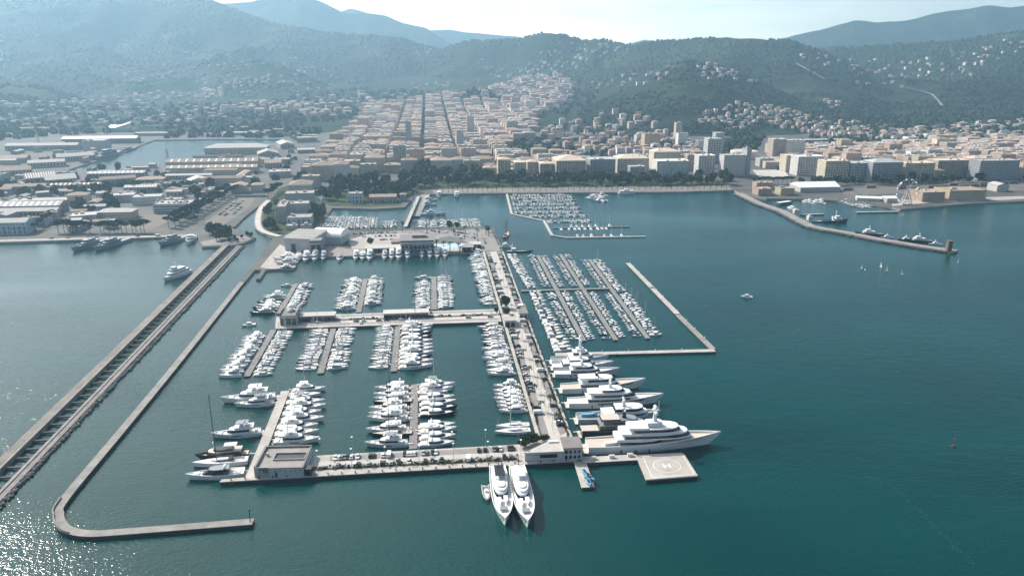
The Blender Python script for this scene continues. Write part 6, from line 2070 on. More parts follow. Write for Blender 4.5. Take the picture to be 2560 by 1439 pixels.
# ================================================================== TOWN
# ---- seafront blocks, hand placed: (xl, xr, base row, depth, storeys, wall, roof, kind, label)
FR = [
    (1245, 1277, 447, 22, 9, "ochre", "tile", "hip", "tall ochre corner block with tiled roof, first on the seafront park"),
    (1286, 1316, 449, 20, 8, "cream", "tile", "hip", "cream corner block beside the tall ochre one on the park"),
    (1318, 1348, 436, 20, 6, "pink", "tile", "hip", "lower pink block set back between two seafront blocks"),
    (1350, 1384, 441, 22, 6, "sand", "tile", "hip", "sand-coloured low block before the big square block"),
    (1390, 1464, 444, 46, 8, "sand", "tile", "hip", "big square sand block with a tiled hip roof on the park"),
    (1474, 1538, 441, 34, 8, "bluegrey", "flat", "flat", "blue-grey ornate block with flat roof on the seafront"),
    (1542, 1622, 432, 34, 7, "cream", "tile", "hip", "wide cream palace with broad tiled roof behind trees"),
    (1574, 1612, 444, 16, 5, "grey", "grey", "flat", "small grey building projecting before the cream palace"),
    (1640, 1722, 446, 30, 8, "white", "pale", "flat", "large white flat-roofed block facing the promenade"),
    (1632, 1700, 424, 30, 9, "cream", "tile", "hip", "cream block peeping out behind the large white block"),
    (1716, 1742, 428, 20, 8, "sand", "flat", "flat", "narrow sand block right behind the white block"),
    (1744, 1786, 436, 22, 9, "white", "pale", "flat", "white office slab with blue-grey shaded side"),
    (1766, 1800, 408, 22, 13, "strip", "pale", "flat", "white tower with stacked balcony strips"),
    (1786, 1808, 384, 20, 12, "bluegrey", "pale", "flat", "pale blue-grey tower against the wooded hill"),
    (1806, 1862, 441, 22, 10, "white", "flat", "flat", "white civic tower with square windows"),
    (1862, 1874, 440, 20, 13, "grey", "grey", "flat", "slim grey lift tower joined to the civic tower"),
    (985, 1016, 418, 24, 11, "bluegrey", "flat", "flat", "dark scaffolded tower block behind the park trees"),
    (1024, 1062, 424, 30, 10, "ochre", "tile", "flat", "brown scaffolded block right of the dark tower"),
    (1016, 1030, 372, 16, 17, "grey", "pale", "flat", "slender grey skyscraper rising over the old grid"),
    (1078, 1128, 432, 26, 6, "cream", "tile", "hip", "cream block behind the rounded plane trees"),
    (1130, 1172, 430, 26, 6, "bluegrey", "tile", "hip", "bluish shaded block among the park-side row"),
    (1180, 1226, 428, 26, 6, "sand", "tile", "hip", "sand block at the park's rear, right of the bluish block"),
    (914, 962, 430, 26, 7, "cream", "tile", "hip", "cream hip-roofed block overlooking the park's left end"),
    (836, 872, 455, 34, 8, "white", "tile", "hip", "pale corner block nearest the canal park"),
    (782, 834, 452, 30, 7, "sand", "tile", "hip", "sand block facing the canal park trees"),
    (755, 800, 470, 18, 5, "grey", "flat", "flat", "low grey colonnaded block by the canal trees"),
    (874, 908, 428, 44, 8, "ochre", "flat", "flat", "long ochre side block running back from the park"),
    (1142, 1160, 378, 16, 12, "bluegrey", "grey", "flat", "blue-grey tower in the middle of the grid"),
    (1168, 1186, 345, 16, 15, "sand", "pale", "flat", "sand-coloured striped tower among old roofs"),
    (1962, 1992, 430, 24, 8, "cream", "tile", "flat", "arcaded cream block beside the bright white one"),
    (1990, 2056, 439, 26, 9, "white", "pale", "flat", "brightest white block on the eastern avenue"),
    (2058, 2120, 452, 26, 9, "cream", "flat", "flat", "grey-sided block with a sunlit west gable"),
    (2124, 2170, 452, 26, 8, "bluegrey", "flat", "flat", "blue-grey shaded block, second on the eastern avenue"),
    (2174, 2254, 455, 28, 9, "bluegrey", "tile", "hip", "grand blue-grey arcaded block with tiled roof"),
    (2256, 2334, 452, 28, 8, "sand", "tile", "flat", "sand block with dark recessed centre"),
    (2337, 2420, 444, 28, 8, "sand", "tile", "flat", "long sand block behind the small cream house"),
    (2424, 2470, 440, 28, 8, "pink", "tile", "hip", "pink block tucked between two eastern blocks"),
    (2440, 2545, 451, 26, 9, "bluegrey", "flat", "flat", "last dark block with white gable on the eastern avenue"),
    (2548, 2640, 448, 26, 8, "cream", "tile", "flat", "cream block cut by the frame edge on the eastern avenue"),
    (1928, 1962, 404, 24, 12, "cream", "pale", "flat", "tallest stepped cream apartment slab near the station"),
    (1960, 2010, 396, 22, 10, "white", "pale", "flat", "white stepped apartment slab beside the tallest one"),
    (1610, 1648, 372, 26, 9, "ochre", "tile", "flat", "square ochre block standing alone on the slope"),
    (1688, 1704, 352, 16, 12, "sand", "flat", "flat", "sand tower at the foot of the wooded hill"),
    (1694, 1720, 366, 18, 8, "white", "flat", "flat", "white block at the foot of the sand tower"),
    (2336, 2360, 448, 16, 4, "sand", "tile", "hip", "small ochre house among trees on the eastern avenue"),
]
PLACED = []
def clear(x, y, r):
    return all((x - a) ** 2 + (y - b) ** 2 > (r + c) ** 2 for a, b, c in PLACED)
def inpoly(x, y, P):
    c = False
    n = len(P)
    for i in range(n):
        x0, y0 = P[i]
        x1, y1 = P[(i + 1) % n]
        if (y0 > y) != (y1 > y) and x < (x1 - x0) * (y - y0) / (y1 - y0) + x0:
            c = not c
    return c
def windows_on(t, w, d, h, m=None):
    n, rows = max(3, int(w / 4.2)), max(2, int(h / 3.4) - 1)
    while n * rows > 96:
        n -= 1
    openings(t, w, d, h, n, rows, 1.3, 1.9, z0=3.8, pitch=(h - 4.2) / rows, m=m)
for i, (xl, xr, yb, dp, st, wl, rf, kd, lab) in enumerate(FR):
    cx, cy, w = span(xl, xr, yb, dp)
    z = ground_z(cx, cy)
    if z > 2.5:
        cx, cy, w = span(xl, xr, yb, dp, z)
    t = bld("apartment_building", "building", lab, cx, cy, w, dp, st * 3.25 + 1.0, None, wl, rf, kd, z=z, chim=2)
    PLACED.append((cx, cy, max(w, dp) * 0.62))
    if i < 13 or 28 < i < 37:
        t.children[0].data.materials[0] = mat("window_wall_" + wl, {"ochre": (0.52, 0.38, 0.26), "cream": (0.60, 0.50, 0.39), "pink": (0.55, 0.40, 0.33), "sand": (0.56, 0.45, 0.35), "bluegrey": (0.40, 0.41, 0.41), "grey": (0.42, 0.41, 0.39), "white": (0.70, 0.68, 0.64), "strip": (0.5, 0.49, 0.47)}[wl], 0.85, var=0.08, scale=0.15, obj_var=0.08)
        windows_on(t, w, dp, st * 3.25 + 1.0)
        MB().box(0, 0, st * 3.25 + 0.2, w + 0.5, dp + 0.5, 0.35).build("cornice", FAC["plain"], t)

# terminal, station, wheel, brown market halls, small things on the right shore
bpx("ferry_terminal", "building", "broad white-roofed terminal shed behind the small harbour", 1998, 2102, 480, 34, 7, "plain", "white", "gable")
bpx("customs_house", "building", "ochre hip-roofed customs house at the mole root, seaward one", 1894, 1930, 489, 20, 9, "ochre", "tile", "flat")
bpx("customs_house", "building", "ochre flat customs house at the mole root, landward one", 1890, 1934, 473, 16, 9, "ochre", "tile", "flat")
bpx("customs_house", "building", "dark ochre office between customs house and terminal", 1950, 1986, 488, 18, 9, "ochre", "flat", "flat")
bpx("boat_club", "building", "long white boat club roof behind the small marina", 2148, 2205, 503, 12, 4, "plain", "white", "gable", rot=-18)
bpx("boat_club", "building", "small white boat club shed beside the big wheel", 2216, 2244, 507, 14, 6, "plain", "white", "gable")
bpx("market_hall", "building", "brown slatted hall beside the big wheel, smaller one", 2302, 2362, 504, 30, 12, "ochre", "tile", "flat")
bpx("market_hall", "building", "brown slatted hall on the container quay, larger one", 2368, 2466, 501, 34, 13, "ochre", "tile", "flat")
bpx("gabled_shed", "shed", "pale twin-gabled shed near the rail yard end", 2490, 2522, 479, 20, 9, "plain", "pale", "gable")
bpx("station", "building", "railway station with a very long white platform roof", 1924, 2106, 357, 16, 6, "plain", "white", "flat")
cx, cy, w = span(1838, 1900, 398, 40)
t = thing("round_hall", (cx, cy, 2), ROT, label="round white-walled hall behind the civic tower", category="building")
MB().tube((0, 0, -1), (0, 0, 13), 24, 25, 28).build("wall", FAC["white"], t)
MB().tube((0, 0, 13), (0, 0, 14), 23, 23, 28).build("roof", M_FLATW, t)
def wheel():
    c = G(2264, 511, 2)
    t = thing("ferris_wheel", c.to_tuple(), R(10), label="white ferris wheel on the harbour quay", category="ferris wheel")
    r, h = 15.5, 18.5
    for s in (-1, 1):
        rim = MB()
        N = 24
        pts = [(r * math.cos(2 * math.pi * k / N), s * 1.1, h + r * math.sin(2 * math.pi * k / N)) for k in range(N)]
        for k in range(N):
            rim.tube(pts[k], pts[(k + 1) % N], 0.2, n=5)
            if k % 2 == 0:
                rim.tube(pts[k], (0, s * 1.1, h), 0.13, n=4)
        rim.build("rim", M_STEEL, t)
        MB().tube((-7, s * 3.2, 0), (0, s * 1.5, h), 0.5, 0.35).tube((7, s * 3.2, 0), (0, s * 1.5, h), 0.5, 0.35).build("support", M_STEEL, t)
    g = MB().box(0, 0, -2.0, 1.8, 1.6, 2.0).mesh("gondola", M_WHITE)
    for k in range(12):
        a = 2 * math.pi * (k + 0.5) / 12
        obj("gondola", g, t, (r * math.cos(a), 0, h + r * math.sin(a)))
    MB().box(0, 0, 0, 16, 8, 1.2).build("platform", M_FLATW, t)
wheel()
# rail wagons
wg = thing("freight_wagon", (0, 0, 0), label="w", category="wagon")
MB().box(0, 0, 1.0, 15, 2.8, 2.6).build("body", mat("wagon_body", (0.20, 0.15, 0.12), 0.8, var=0.2, obj_var=0.5), wg)
MB().box(0, 0, 0.1, 13.5, 2.0, 0.9).build("underframe", M_BLACK, wg)
k = 0
for rowi, (xa, ya, xb, yb) in enumerate(((2150, 470, 2560, 458), (2120, 476, 2520, 464))):
    a, b = G(xa, ya, 2.05), G(xb, yb, 2.05)
    d, n = perp(a, b)
    x = 0
    c = 0
    while x < (b - a).length - 16:
        if rnd.random() < 0.6:
            p = a + d * x
            clone(wg, (p.x, p.y, 2.05), math.atan2(d.y, d.x), label=f"boxy freight wagon, {nth(c)} from terminal in the {'rear' if rowi == 0 else 'front'} train of the yard", group="freight wagons in the rail yard")
            c += 1
        x += 17
drop(wg)
# small harbour inside the mole: finger, boats, short breakwater
pontoon("s2", (2142, 530), (2246, 528), 3.6, "short pale breakwater closing the small harbour", z=1.4, deckm=M_CONC, name="floating_breakwater", group=None)
pontoon("s3", (2030, 553), (2056, 552), 3.0, "short pier where the tug lies", z=1.4, deckm=M_CONC, group=None)
pontoon("s4", (2000, 536), (2060, 534), 3.0, "short pier with two white launches inside the mole", z=1.4, deckm=M_CONC, group=None)
for x, y, lab in ((1992, 534, "white boxy hut on the mole, first from town"), (2027, 551, "white boxy hut on the mole, second from town")):
    bpx("pier_hut", "hut", lab, x - 6, x + 6, y, 6, 4, "plain", "white", "flat")
pontoon("s5", (1945, 506), (1975, 502), 6.0, "white covered ferry landing inside the mole", z=3.5, deckm=M_WHITE, group=None)

# ---- lesser sheds filling the naval yards
for xl, xr, yb, dp, *_ in WH:
    cx, cy, w = span(xl, xr, yb, dp)
    for f in np.linspace(-0.5, 0.5, max(2, int(w / 16))):
        q_ = Vector((cx, cy, 0)) + UD * (w * f)
        PLACED.append((q_.x, q_.y, dp * 0.55))
rsd = random.Random(77)
YARD = [[(-20, 575), (0, 436), (160, 432), (280, 428), (420, 410), (700, 372), (740, 380), (640, 470), (560, 490), (430, 560), (250, 575), (60, 580)], [(-20, 415), (60, 375), (210, 345), (330, 348), (280, 385), (160, 425)], [(380, 344), (700, 344), (760, 362), (800, 330), (560, 322)]]
sheds = []
for poly, n_ in zip(YARD, (70, 16, 10)):
    xs, ys = [p[0] for p in poly], [p[1] for p in poly]
    k_ = 0
    for _ in range(4000):
        if k_ >= n_:
            break
        qx, qy = rsd.uniform(min(xs), max(xs)), rsd.uniform(min(ys), max(ys))
        p = G(qx, qy, 2.0)
        if not inpoly(qx, qy, poly) or inpoly(qx, qy, [(290, 535), (460, 530), (430, 580), (280, 585)]) or inpoly(qx, qy, BASIN):
            continue
        w_, d_ = rsd.uniform(10, 30), rsd.uniform(8, 14)
        if not clear(p.x, p.y, w_ * 0.52):
            continue
        PLACED.append((p.x, p.y, w_ * 0.52))
        sheds.append((p, w_, d_, rsd.uniform(4, 9), rsd.choice((0, 0, 4, 12, 90, 94, 25)), rsd.choice(("industrial", "industrial", "sand", "cream", "grey")), rsd.choice(("tile", "tile", "metal", "metal", "pale", "flat"))))
        k_ += 1
sheds.sort(key=lambda q: q[0].y)
for i in range(0, len(sheds), 12):
    L = sorted(sheds[i:i + 12], key=lambda q: q[0].x / q[0].y)
    for ci, (p, w_, d_, h_, ro_, wl_, rf_) in enumerate(L):
        bld("warehouse", "shed", f"small {dict(tile='tiled', metal='grey-roofed', pale='pale-roofed', flat='flat-roofed')[rf_]} shed, {nth(ci)} from left, {nth(i // 12)} row of naval yard sheds", p.x, p.y, w_, d_, h_, ROT + R(ro_), wl_, rf_, "flat" if rf_ in ("flat", "pale") else "gable", z=2.0, group="small sheds of the naval yards")

# ---- the dense town: blocks on the pier-aligned street grid
Z_GRID = [(752, 448), (775, 402), (800, 372), (858, 322), (905, 296), (930, 262), (1060, 252), (1240, 250), (1345, 290), (1330, 350), (1240, 372), (1300, 392), (1400, 405), (1540, 410), (1640, 400), (1740, 395), (1760, 420), (1640, 438), (1240, 440), (1070, 432), (935, 436), (850, 448)]
Z_EAST = [(1905, 420), (1935, 372), (2110, 366), (2300, 352), (2620, 345), (2700, 440), (2100, 440), (2000, 425)]
Z_SLOPE = [(1330, 400), (1345, 330), (1420, 305), (1480, 310), (1560, 345), (1620, 330), (1700, 345), (1760, 370), (1740, 392), (1620, 398), (1480, 400)]
Z_VALLEY = [(1060, 250), (1100, 235), (1150, 245), (1240, 218), (1330, 190), (1400, 180), (1440, 215), (1420, 262), (1345, 290), (1240, 250)]
Z_HILLR = [(1745, 316), (1760, 290), (1840, 262), (1960, 272), (2050, 300), (2200, 318), (2330, 336), (2420, 320), (2420, 352), (2100, 352), (2000, 330), (1900, 310), (1840, 330)]
Z_WEST = [(560, 268), (640, 262), (790, 262), (870, 238), (935, 250), (905, 290), (840, 300), (700, 290), (560, 285)]
Z_SUB = [(-60, 275), (100, 262), (280, 258), (420, 250), (560, 258), (700, 290), (640, 310), (430, 318), (250, 318), (100, 322), (-60, 330)]
Z_FAR = [(-60, 256), (120, 262), (300, 240), (460, 236), (560, 225), (560, 250), (420, 252), (280, 262), (100, 268), (-60, 280)]

rb = random.Random(21)
cands = []        # (Y, x, y, w, d, h, rot, wall, roof, kind, zone)
WALLS = ["cream"] * 4 + ["sand"] * 5 + ["ochre"] * 3 + ["pink"] * 3 + ["white"] * 2 + ["grey"]
OW = WD
U0 = 0
bw, bd, st_u, st_w = 57, 84, 9, 10
for iu in range(-14, 30):
    for iw in range(12, 46):
        for cu in range(2):
            for cw in range(4):
                u = iu * (bw + st_u) + (cu + 0.5) * bw / 2 - 12
                w_ = iw * (bd + st_w) + (cw + 0.5) * bd / 4
                if iu > 4:                                 # the newer quarters sit less square
                    u += 9 * math.sin(iw * 2.1 + iu) + rb.uniform(-3, 3)
                    w_ += 8 * math.sin(iu * 1.7)
                p = WD * w_ + UD * (u + rb.uniform(-0.8, 0.8))
                if p.y < 1150 or p.y > 3700:
                    continue
                gz = ground_z(p.x, p.y)
                qx, qy = pix((p.x, p.y, gz))
                if not -80 < qx < 2640:
                    continue
                zn = "grid" if inpoly(qx, qy, Z_GRID) else "east" if inpoly(qx, qy, Z_EAST) else "valley" if inpoly(qx, qy, Z_VALLEY) else None
                if not zn or not clear(p.x, p.y, 11) or rb.random() < (0.05 if zn == "grid" else 0.12 if zn == "east" else 0.3):
                    continue
                h = rb.uniform(10, 22) if zn == "grid" else rb.uniform(8, 17) if zn == "east" else rb.uniform(8, 18)
                if rb.random() < 0.035:
                    h += rb.uniform(8, 16)
                if zn == "east" and p.y > 1480:
                    h *= 0.72
                flat = rb.random() < (0.42 if zn == "grid" else 0.5)
                cands.append((p.y, p.x, p.y, bw / 2 - rb.uniform(0.3, 3), bd / 4 - rb.uniform(0.3, 2.5), h, ROT + R(rb.uniform(-1.5, 1.5) + (rb.choice((0, 0, 8, -7)) if iu > 4 else 0)), rb.choice(WALLS), ("pale" if rb.random() < 0.3 else "flat") if flat else "tile", "flat" if flat else "hip", zn, gz))
def scatter(poly, n, hmin, hmax, smin, smax, zn, walls=WALLS, rmin=15, tile=0.7, ymax=9000):
    xs, ys = [p[0] for p in poly], [p[1] for p in poly]
    made = 0
    own = []
    for _ in range(n * (12 if zn != 'hamlet' else 6)):
        if made >= n:
            break
        qx, qy = rb.uniform(min(xs), max(xs)), rb.uniform(min(ys), max(ys))
        if not inpoly(qx, qy, poly):
            continue
        p = hit(qx, qy)
        if zn == "hamlet" and p is not None:
            if float(fbm(np.array([p[0] / 420.0 + 60]), np.array([p[1] / 420.0 + 20]), 2)[0]) + rb.uniform(-0.09, 0.09) < 0.625 + (p[2] > 240) * 0.1:
                continue
        if p is None or not clear(p[0], p[1], rmin * 0.7) or any((p[0] - a) ** 2 + (p[1] - b) ** 2 < rmin ** 2 for a, b in own):
            continue
        own.append((p[0], p[1]))
        made += 1
        w, d = rb.uniform(smin, smax), rb.uniform(smin * 0.8, smax * 0.8)
        flat = rb.random() > tile
        cands.append((p[1], p[0], p[1], w, d, rb.uniform(hmin, hmax), ROT + R(rb.choice((0, 0, 12, -15, 25, 40, -30))), rb.choice(walls), ("pale" if rb.random() < 0.5 else "flat") if flat else "tile", "flat" if flat else "hip", zn, p[2]))

def hit(px_, py_):
    """where the line of sight through a survey pixel meets the terrain"""
    v = (py_ - CY) / F_PX
    fw, dn, rt = CP - v * SP, SP + v * CP, (px_ - CX) / F_PX
    Y = np.concatenate([np.arange(1100, 3000, 8.0), np.arange(3000, 7600, 25.0)])
    k = Y / fw
    X, Z = rt * k, CAM_H - dn * k
    pc = CX + (X / Y) * F_PX * (CP - ((140 - CY) / F_PX) * SP)
    T = np.maximum(terrain_z(pc, Y), 2.0)
    j = np.argmax(Z <= T)
    if Z[j] > T[j]:
        return None
    return float(X[j]), float(Y[j]), float(T[j])

PALE = ["white"] * 4 + ["cream"] * 4 + ["sand"] * 3 + ["pink"] * 2 + ["ochre"]
scatter(Z_SLOPE, 120, 7, 17, 10, 17, "slope", rmin=19)
scatter(Z_HILLR, 250, 5, 12, 8, 14, "hillside", PALE, rmin=15)
scatter(Z_WEST, 70, 9, 20, 14, 30, "west", rmin=30)
scatter([(600, 262), (860, 228), (1060, 244), (930, 260), (700, 275)], 50, 6, 14, 10, 20, "far", PALE, rmin=26)
scatter(Z_SUB, 150, 5, 9, 9, 22, "suburb", PALE, rmin=24)
scatter(Z_FAR, 110, 5, 14, 12, 24, "far", PALE, rmin=24)
scatter([(1480, 318), (1500, 285), (1600, 290), (1640, 320), (1600, 340)], 14, 8, 18, 12, 18, "slope", PALE, rmin=30)
scatter([(2180, 336), (2300, 325), (2560, 300), (2620, 330), (2560, 345), (2300, 350)], 60, 6, 11, 10, 24, "hillside", PALE, rmin=26)
# white hamlets dotted over the hills
for poly, n in (([(-60, 60), (300, 40), (560, 50), (820, 100), (940, 130), (900, 230), (560, 220), (300, 235), (-60, 240)], 130),
                ([(900, 100), (1100, 130), (1300, 150), (1450, 160), (1440, 200), (1240, 215), (1050, 225), (900, 180)], 90),
                ([(1300, 110), (1560, 115), (1700, 120), (1680, 200), (1480, 230), (1400, 180)], 60),
                ([(1700, 110), (1960, 108), (2040, 160), (1960, 220), (1760, 200)], 70),
                ([(2040, 140), (2300, 125), (2560, 100), (2600, 290), (2300, 310), (2050, 280)], 80),
                ([(1230, 185), (1440, 185), (1480, 220), (1400, 262), (1345, 285), (1250, 225)], 80),
                ([(640, 190), (760, 215), (880, 235), (640, 262), (480, 258), (470, 235)], 45)):
    scatter(poly, n, 5, 9, 9, 17, "hamlet", PALE, rmin=22)

def visible_key(c):
    return c[0] / math.sqrt(c[3] * c[5] / 200.0)
big = sorted([c for c in cands if c[10] in ("grid", "east", "slope", "west", "valley")], key=visible_key)
small = sorted([c for c in cands if c[10] in ("hillside", "suburb", "far", "hamlet")], key=visible_key)
N_BIG, N_SMALL = 250, 250
ROW_NAMES = {}
def street_label(c, i):
    dep = int((c[0] - 1150) / 60)
    return dep
rows_ = {}
CLR = {"cream": "cream", "sand": "sand-coloured", "ochre": "ochre", "pink": "pinkish", "white": "whitish", "grey": "grey", "bluegrey": "bluish"}
def zone_words(z):
    return {"grid": "old town street grid", "east": "eastern quarter", "slope": "town slope", "west": "quarter under the spur", "valley": "valley quarter", "hillside": "eastern hillside", "suburb": "suburb beyond the basin", "far": "far suburb", "hamlet": "wooded hills"}[z]
def group_of(z):
    return {"grid": "blocks of the old town", "east": "blocks of the eastern quarter", "slope": "blocks on the town slope", "west": "blocks under the spur", "valley": "blocks up the valley", "hillside": "houses on the eastern hillside", "suburb": "houses beyond the basin", "far": "houses of the far suburb", "hamlet": "houses dotted over the hills"}[z]
def emit(lst, name, cat, noun):
    bands = {}
    for c in lst:
        bands.setdefault((c[10], int(c[0] / (70 if c[10] in ("grid", "east") else 160))), []).append(c)
    order = {}
    for (z, b), L in sorted(bands.items()):
        order.setdefault(z, []).append(L)
    for z, rows in order.items():
        for ri, L in enumerate(rows):
            L.sort(key=lambda c: c[1] / c[2])
            for ci, c in enumerate(L):
                roofw = "tiled" if c[8] == "tile" else "pale flat-roofed" if c[8] == "pale" else "flat-roofed"
                bld(name, cat, f"{roofw} {CLR[c[7]]} {noun}, {nth(ci)} from left, {nth(ri)} row back, {zone_words(z)}", c[1], c[2], c[3], c[4], c[5], c[6], c[7], c[8], c[9], group=group_of(z), z=c[11], chim=1 if cat == 'building' else 0)
emit(big[:N_BIG], "apartment_building", "building", "block")
emit(small[:N_SMALL], "house", "house", "house")

# the rest of the far town, past counting
mass = MB()
MM = [FAC["cream"], FAC["sand"], FAC["ochre"], FAC["pink"], FAC["white"], M_TILE, M_FLAT, M_FLATW, FAC["grey"]]
WI = {"cream": 0, "sand": 1, "ochre": 2, "pink": 3, "white": 4, "grey": 8, "bluegrey": 8}
for c in big[N_BIG:] + small[N_SMALL:]:
    _, x, y, w, d, h, ro, wl, rf, kd, zn, gz = c
    o_ = len(mass.v)
    b1 = MB().box(0, 0, -6, w, d, h + 6)
    b2 = MB()
    roof_mesh(b2, w, d, h, kd if kd == "hip" else "flat", min(w, d) * 0.16)
    cc, ss = math.cos(ro), math.sin(ro)
    for b_, mi in ((b1, WI[wl]), (b2, {"tile": 5, "flat": 6, "pale": 7}[rf])):
        o_ = len(mass.v)
        mass.v.extend((x + a * cc - b * ss, y + a * ss + b * cc, gz + e) for a, b, e in b_.v)
        mass.f.extend(tuple(i + o_ for i in f) for f in b_.f)
        mass.m.extend([mi] * len(b_.f))
    if zn in ("grid", "east", "valley") and rb.random() < 0.8:
        q_ = rb.uniform(2, 4.5)
        b_ = MB().box(rb.uniform(-w, w) * 0.28, rb.uniform(-d, d) * 0.28, h, q_, rb.uniform(2, 4), min(w, d) * 0.16 * (kd == "hip") + rb.uniform(0.6, 2.4))
        o_ = len(mass.v)
        mass.v.extend((x + a * cc - b * ss, y + a * ss + b * cc, gz + e) for a, b, e in b_.v)
        mass.f.extend(tuple(i + o_ for i in f) for f in b_.f)
        mass.m.extend([rb.choice((7, 7, 4, 8))] * len(b_.f))
mass.build("distant_town", MM, kind="stuff")
# high road on the right hillside, as it shows through the woods
for pts in ([(2260, 222), (2300, 232), (2330, 240), (2350, 262), (2355, 268)], [(1990, 165), (2040, 190), (2060, 200)]):
    hp_ = [hit(*q_) for q_ in pts]
    mb = MB()
    for a, b in zip(hp_, hp_[1:]):
        A_, B_ = Vector(a), Vector(b)
        d, n = perp(A_, B_)
        mb.add([A_ - n * 4 + Vector((0, 0, 5)), A_ + n * 4 + Vector((0, 0, 5)), B_ + n * 4 + Vector((0, 0, 5)), B_ - n * 4 + Vector((0, 0, 5))], [(3, 2, 1, 0)])
    mb.build("hill_road", M_CONC2, kind="structure")
print("BLD", len(cands), len(big), len(small))
# ================================================================== TREES AND PLANTING
def leaf_material(name, c0, c1, c2):
    m = bpy.data.materials.new(name)
    m.use_nodes = True
    n, l = m.node_tree.nodes, m.node_tree.links
    b = n["Principled BSDF"]
    b.inputs["Roughness"].default_value = 0.8
    b.inputs["Specular IOR Level"].default_value = 0.2
    g = n.new("ShaderNodeNewGeometry")
    oi = n.new("ShaderNodeObjectInfo")
    t = n.new("ShaderNodeTexCoord")
    nz = n.new("ShaderNodeTexNoise")
    nz.inputs["Scale"].default_value, nz.inputs["Detail"].default_value = 0.012, 4
    l.new(t.outputs["Object"], nz.inputs["Vector"])
    a = n.new("ShaderNodeMath")
    a.operation = 'ADD'
    l.new(g.outputs["Random Per Island"], a.inputs[0])
    l.new(oi.outputs["Random"], a.inputs[1])
    a2 = n.new("ShaderNodeMath")
    a2.operation = 'MULTIPLY_ADD'
    a2.inputs[1].default_value = 0.28
    l.new(a.outputs[0], a2.inputs[0])
    sub = n.new("ShaderNodeMath")
    sub.operation = 'MULTIPLY_ADD'
    sub.inputs[1].default_value, sub.inputs[2].default_value = 1.0, -0.25
    l.new(nz.outputs["Fac"], sub.inputs[0])
    l.new(sub.outputs[0], a2.inputs[2])
    r = n.new("ShaderNodeValToRGB")
    e = r.color_ramp.elements
    e[0].position, e[0].color = 0.2, (*c0, 1)
    e[1].position, e[1].color = 0.9, (*c2, 1)
    x = e.new(0.55)
    x.color = (*c1, 1)
    l.new(a2.outputs[0], r.inputs["Fac"])
    l.new(r.outputs["Color"], b.inputs["Base Color"])
    return m

M_LEAF = leaf_material("broad_leaves", (0.020, 0.036, 0.018), (0.050, 0.072, 0.034), (0.11, 0.122, 0.066))
M_LEAF2 = leaf_material("greyish_leaves", (0.040, 0.052, 0.030), (0.085, 0.092, 0.058), (0.13, 0.125, 0.085))
M_PINE = leaf_material("pine_needles", (0.014, 0.026, 0.014), (0.026, 0.042, 0.020), (0.05, 0.066, 0.030))
M_PALM = leaf_material("palm_fronds", (0.018, 0.030, 0.012), (0.040, 0.055, 0.022), (0.075, 0.085, 0.038))
M_BARK = mat("bark", (0.085, 0.065, 0.05), 0.95, var=0.25, scale=1.0)
M_WOODS = leaf_material("hill_woodland", (0.010, 0.022, 0.013), (0.020, 0.038, 0.019), (0.055, 0.070, 0.036))

rt = random.Random(11)
def leaf_quad(mb, c, s, r):
    a = Vector((r.gauss(0, 1), r.gauss(0, 1), r.gauss(0, 0.6))).normalized()
    b = a.orthogonal().normalized()
    b.rotate(Matrix.Rotation(r.uniform(0, 6.28), 3, a))
    a2 = a.cross(b)
    s1 = s * r.uniform(0.6, 1.2)
    b, a2 = b * s1, a2 * s * r.uniform(0.5, 1.0)
    c = Vector(c)
    mb.add([c - b - a2, c + b - a2 * 0.7, c + b * 0.8 + a2, c - b * 0.9 + a2], [(0, 1, 2, 3)])

def crown_mb(R_, z0, H, lobes, n, leaf, r, flat=1.0):
    """leaf clumps spread through several uneven lobes"""
    mb = MB()
    L = []
    for i in range(lobes):
        a = 6.283 * i / lobes + r.uniform(-.4, .4)
        rr = R_ * r.uniform(0.25, 0.62) if i else 0
        L.append((rr * math.cos(a), rr * math.sin(a), z0 + H * r.uniform(0.35, 0.72), R_ * r.uniform(0.42, 0.62), H * r.uniform(0.26, 0.40) * flat))
    for i in range(n):
        cx, cy, cz, lr, lh = r.choice(L)
        d = Vector((r.gauss(0, 1), r.gauss(0, 1), r.gauss(0, 1))).normalized() * (r.random() ** 0.4)
        leaf_quad(mb, (cx + d.x * lr, cy + d.y * lr, cz + d.z * lh), leaf, r)
    return mb

def trunk_mb(h, r0, limbs, reach, zf, r):
    mb = MB().tube((0, 0, -0.5), (r.uniform(-.2, .2), r.uniform(-.2, .2), h), r0, r0 * 0.6, 7)
    for i in range(limbs):
        a = 6.283 * i / limbs + r.uniform(-.3, .3)
        mb.tube((0, 0, h * r.uniform(0.7, 0.98)), (reach * math.cos(a), reach * math.sin(a), zf + r.uniform(-.6, .6)), r0 * 0.45, r0 * 0.15, 5)
    return mb

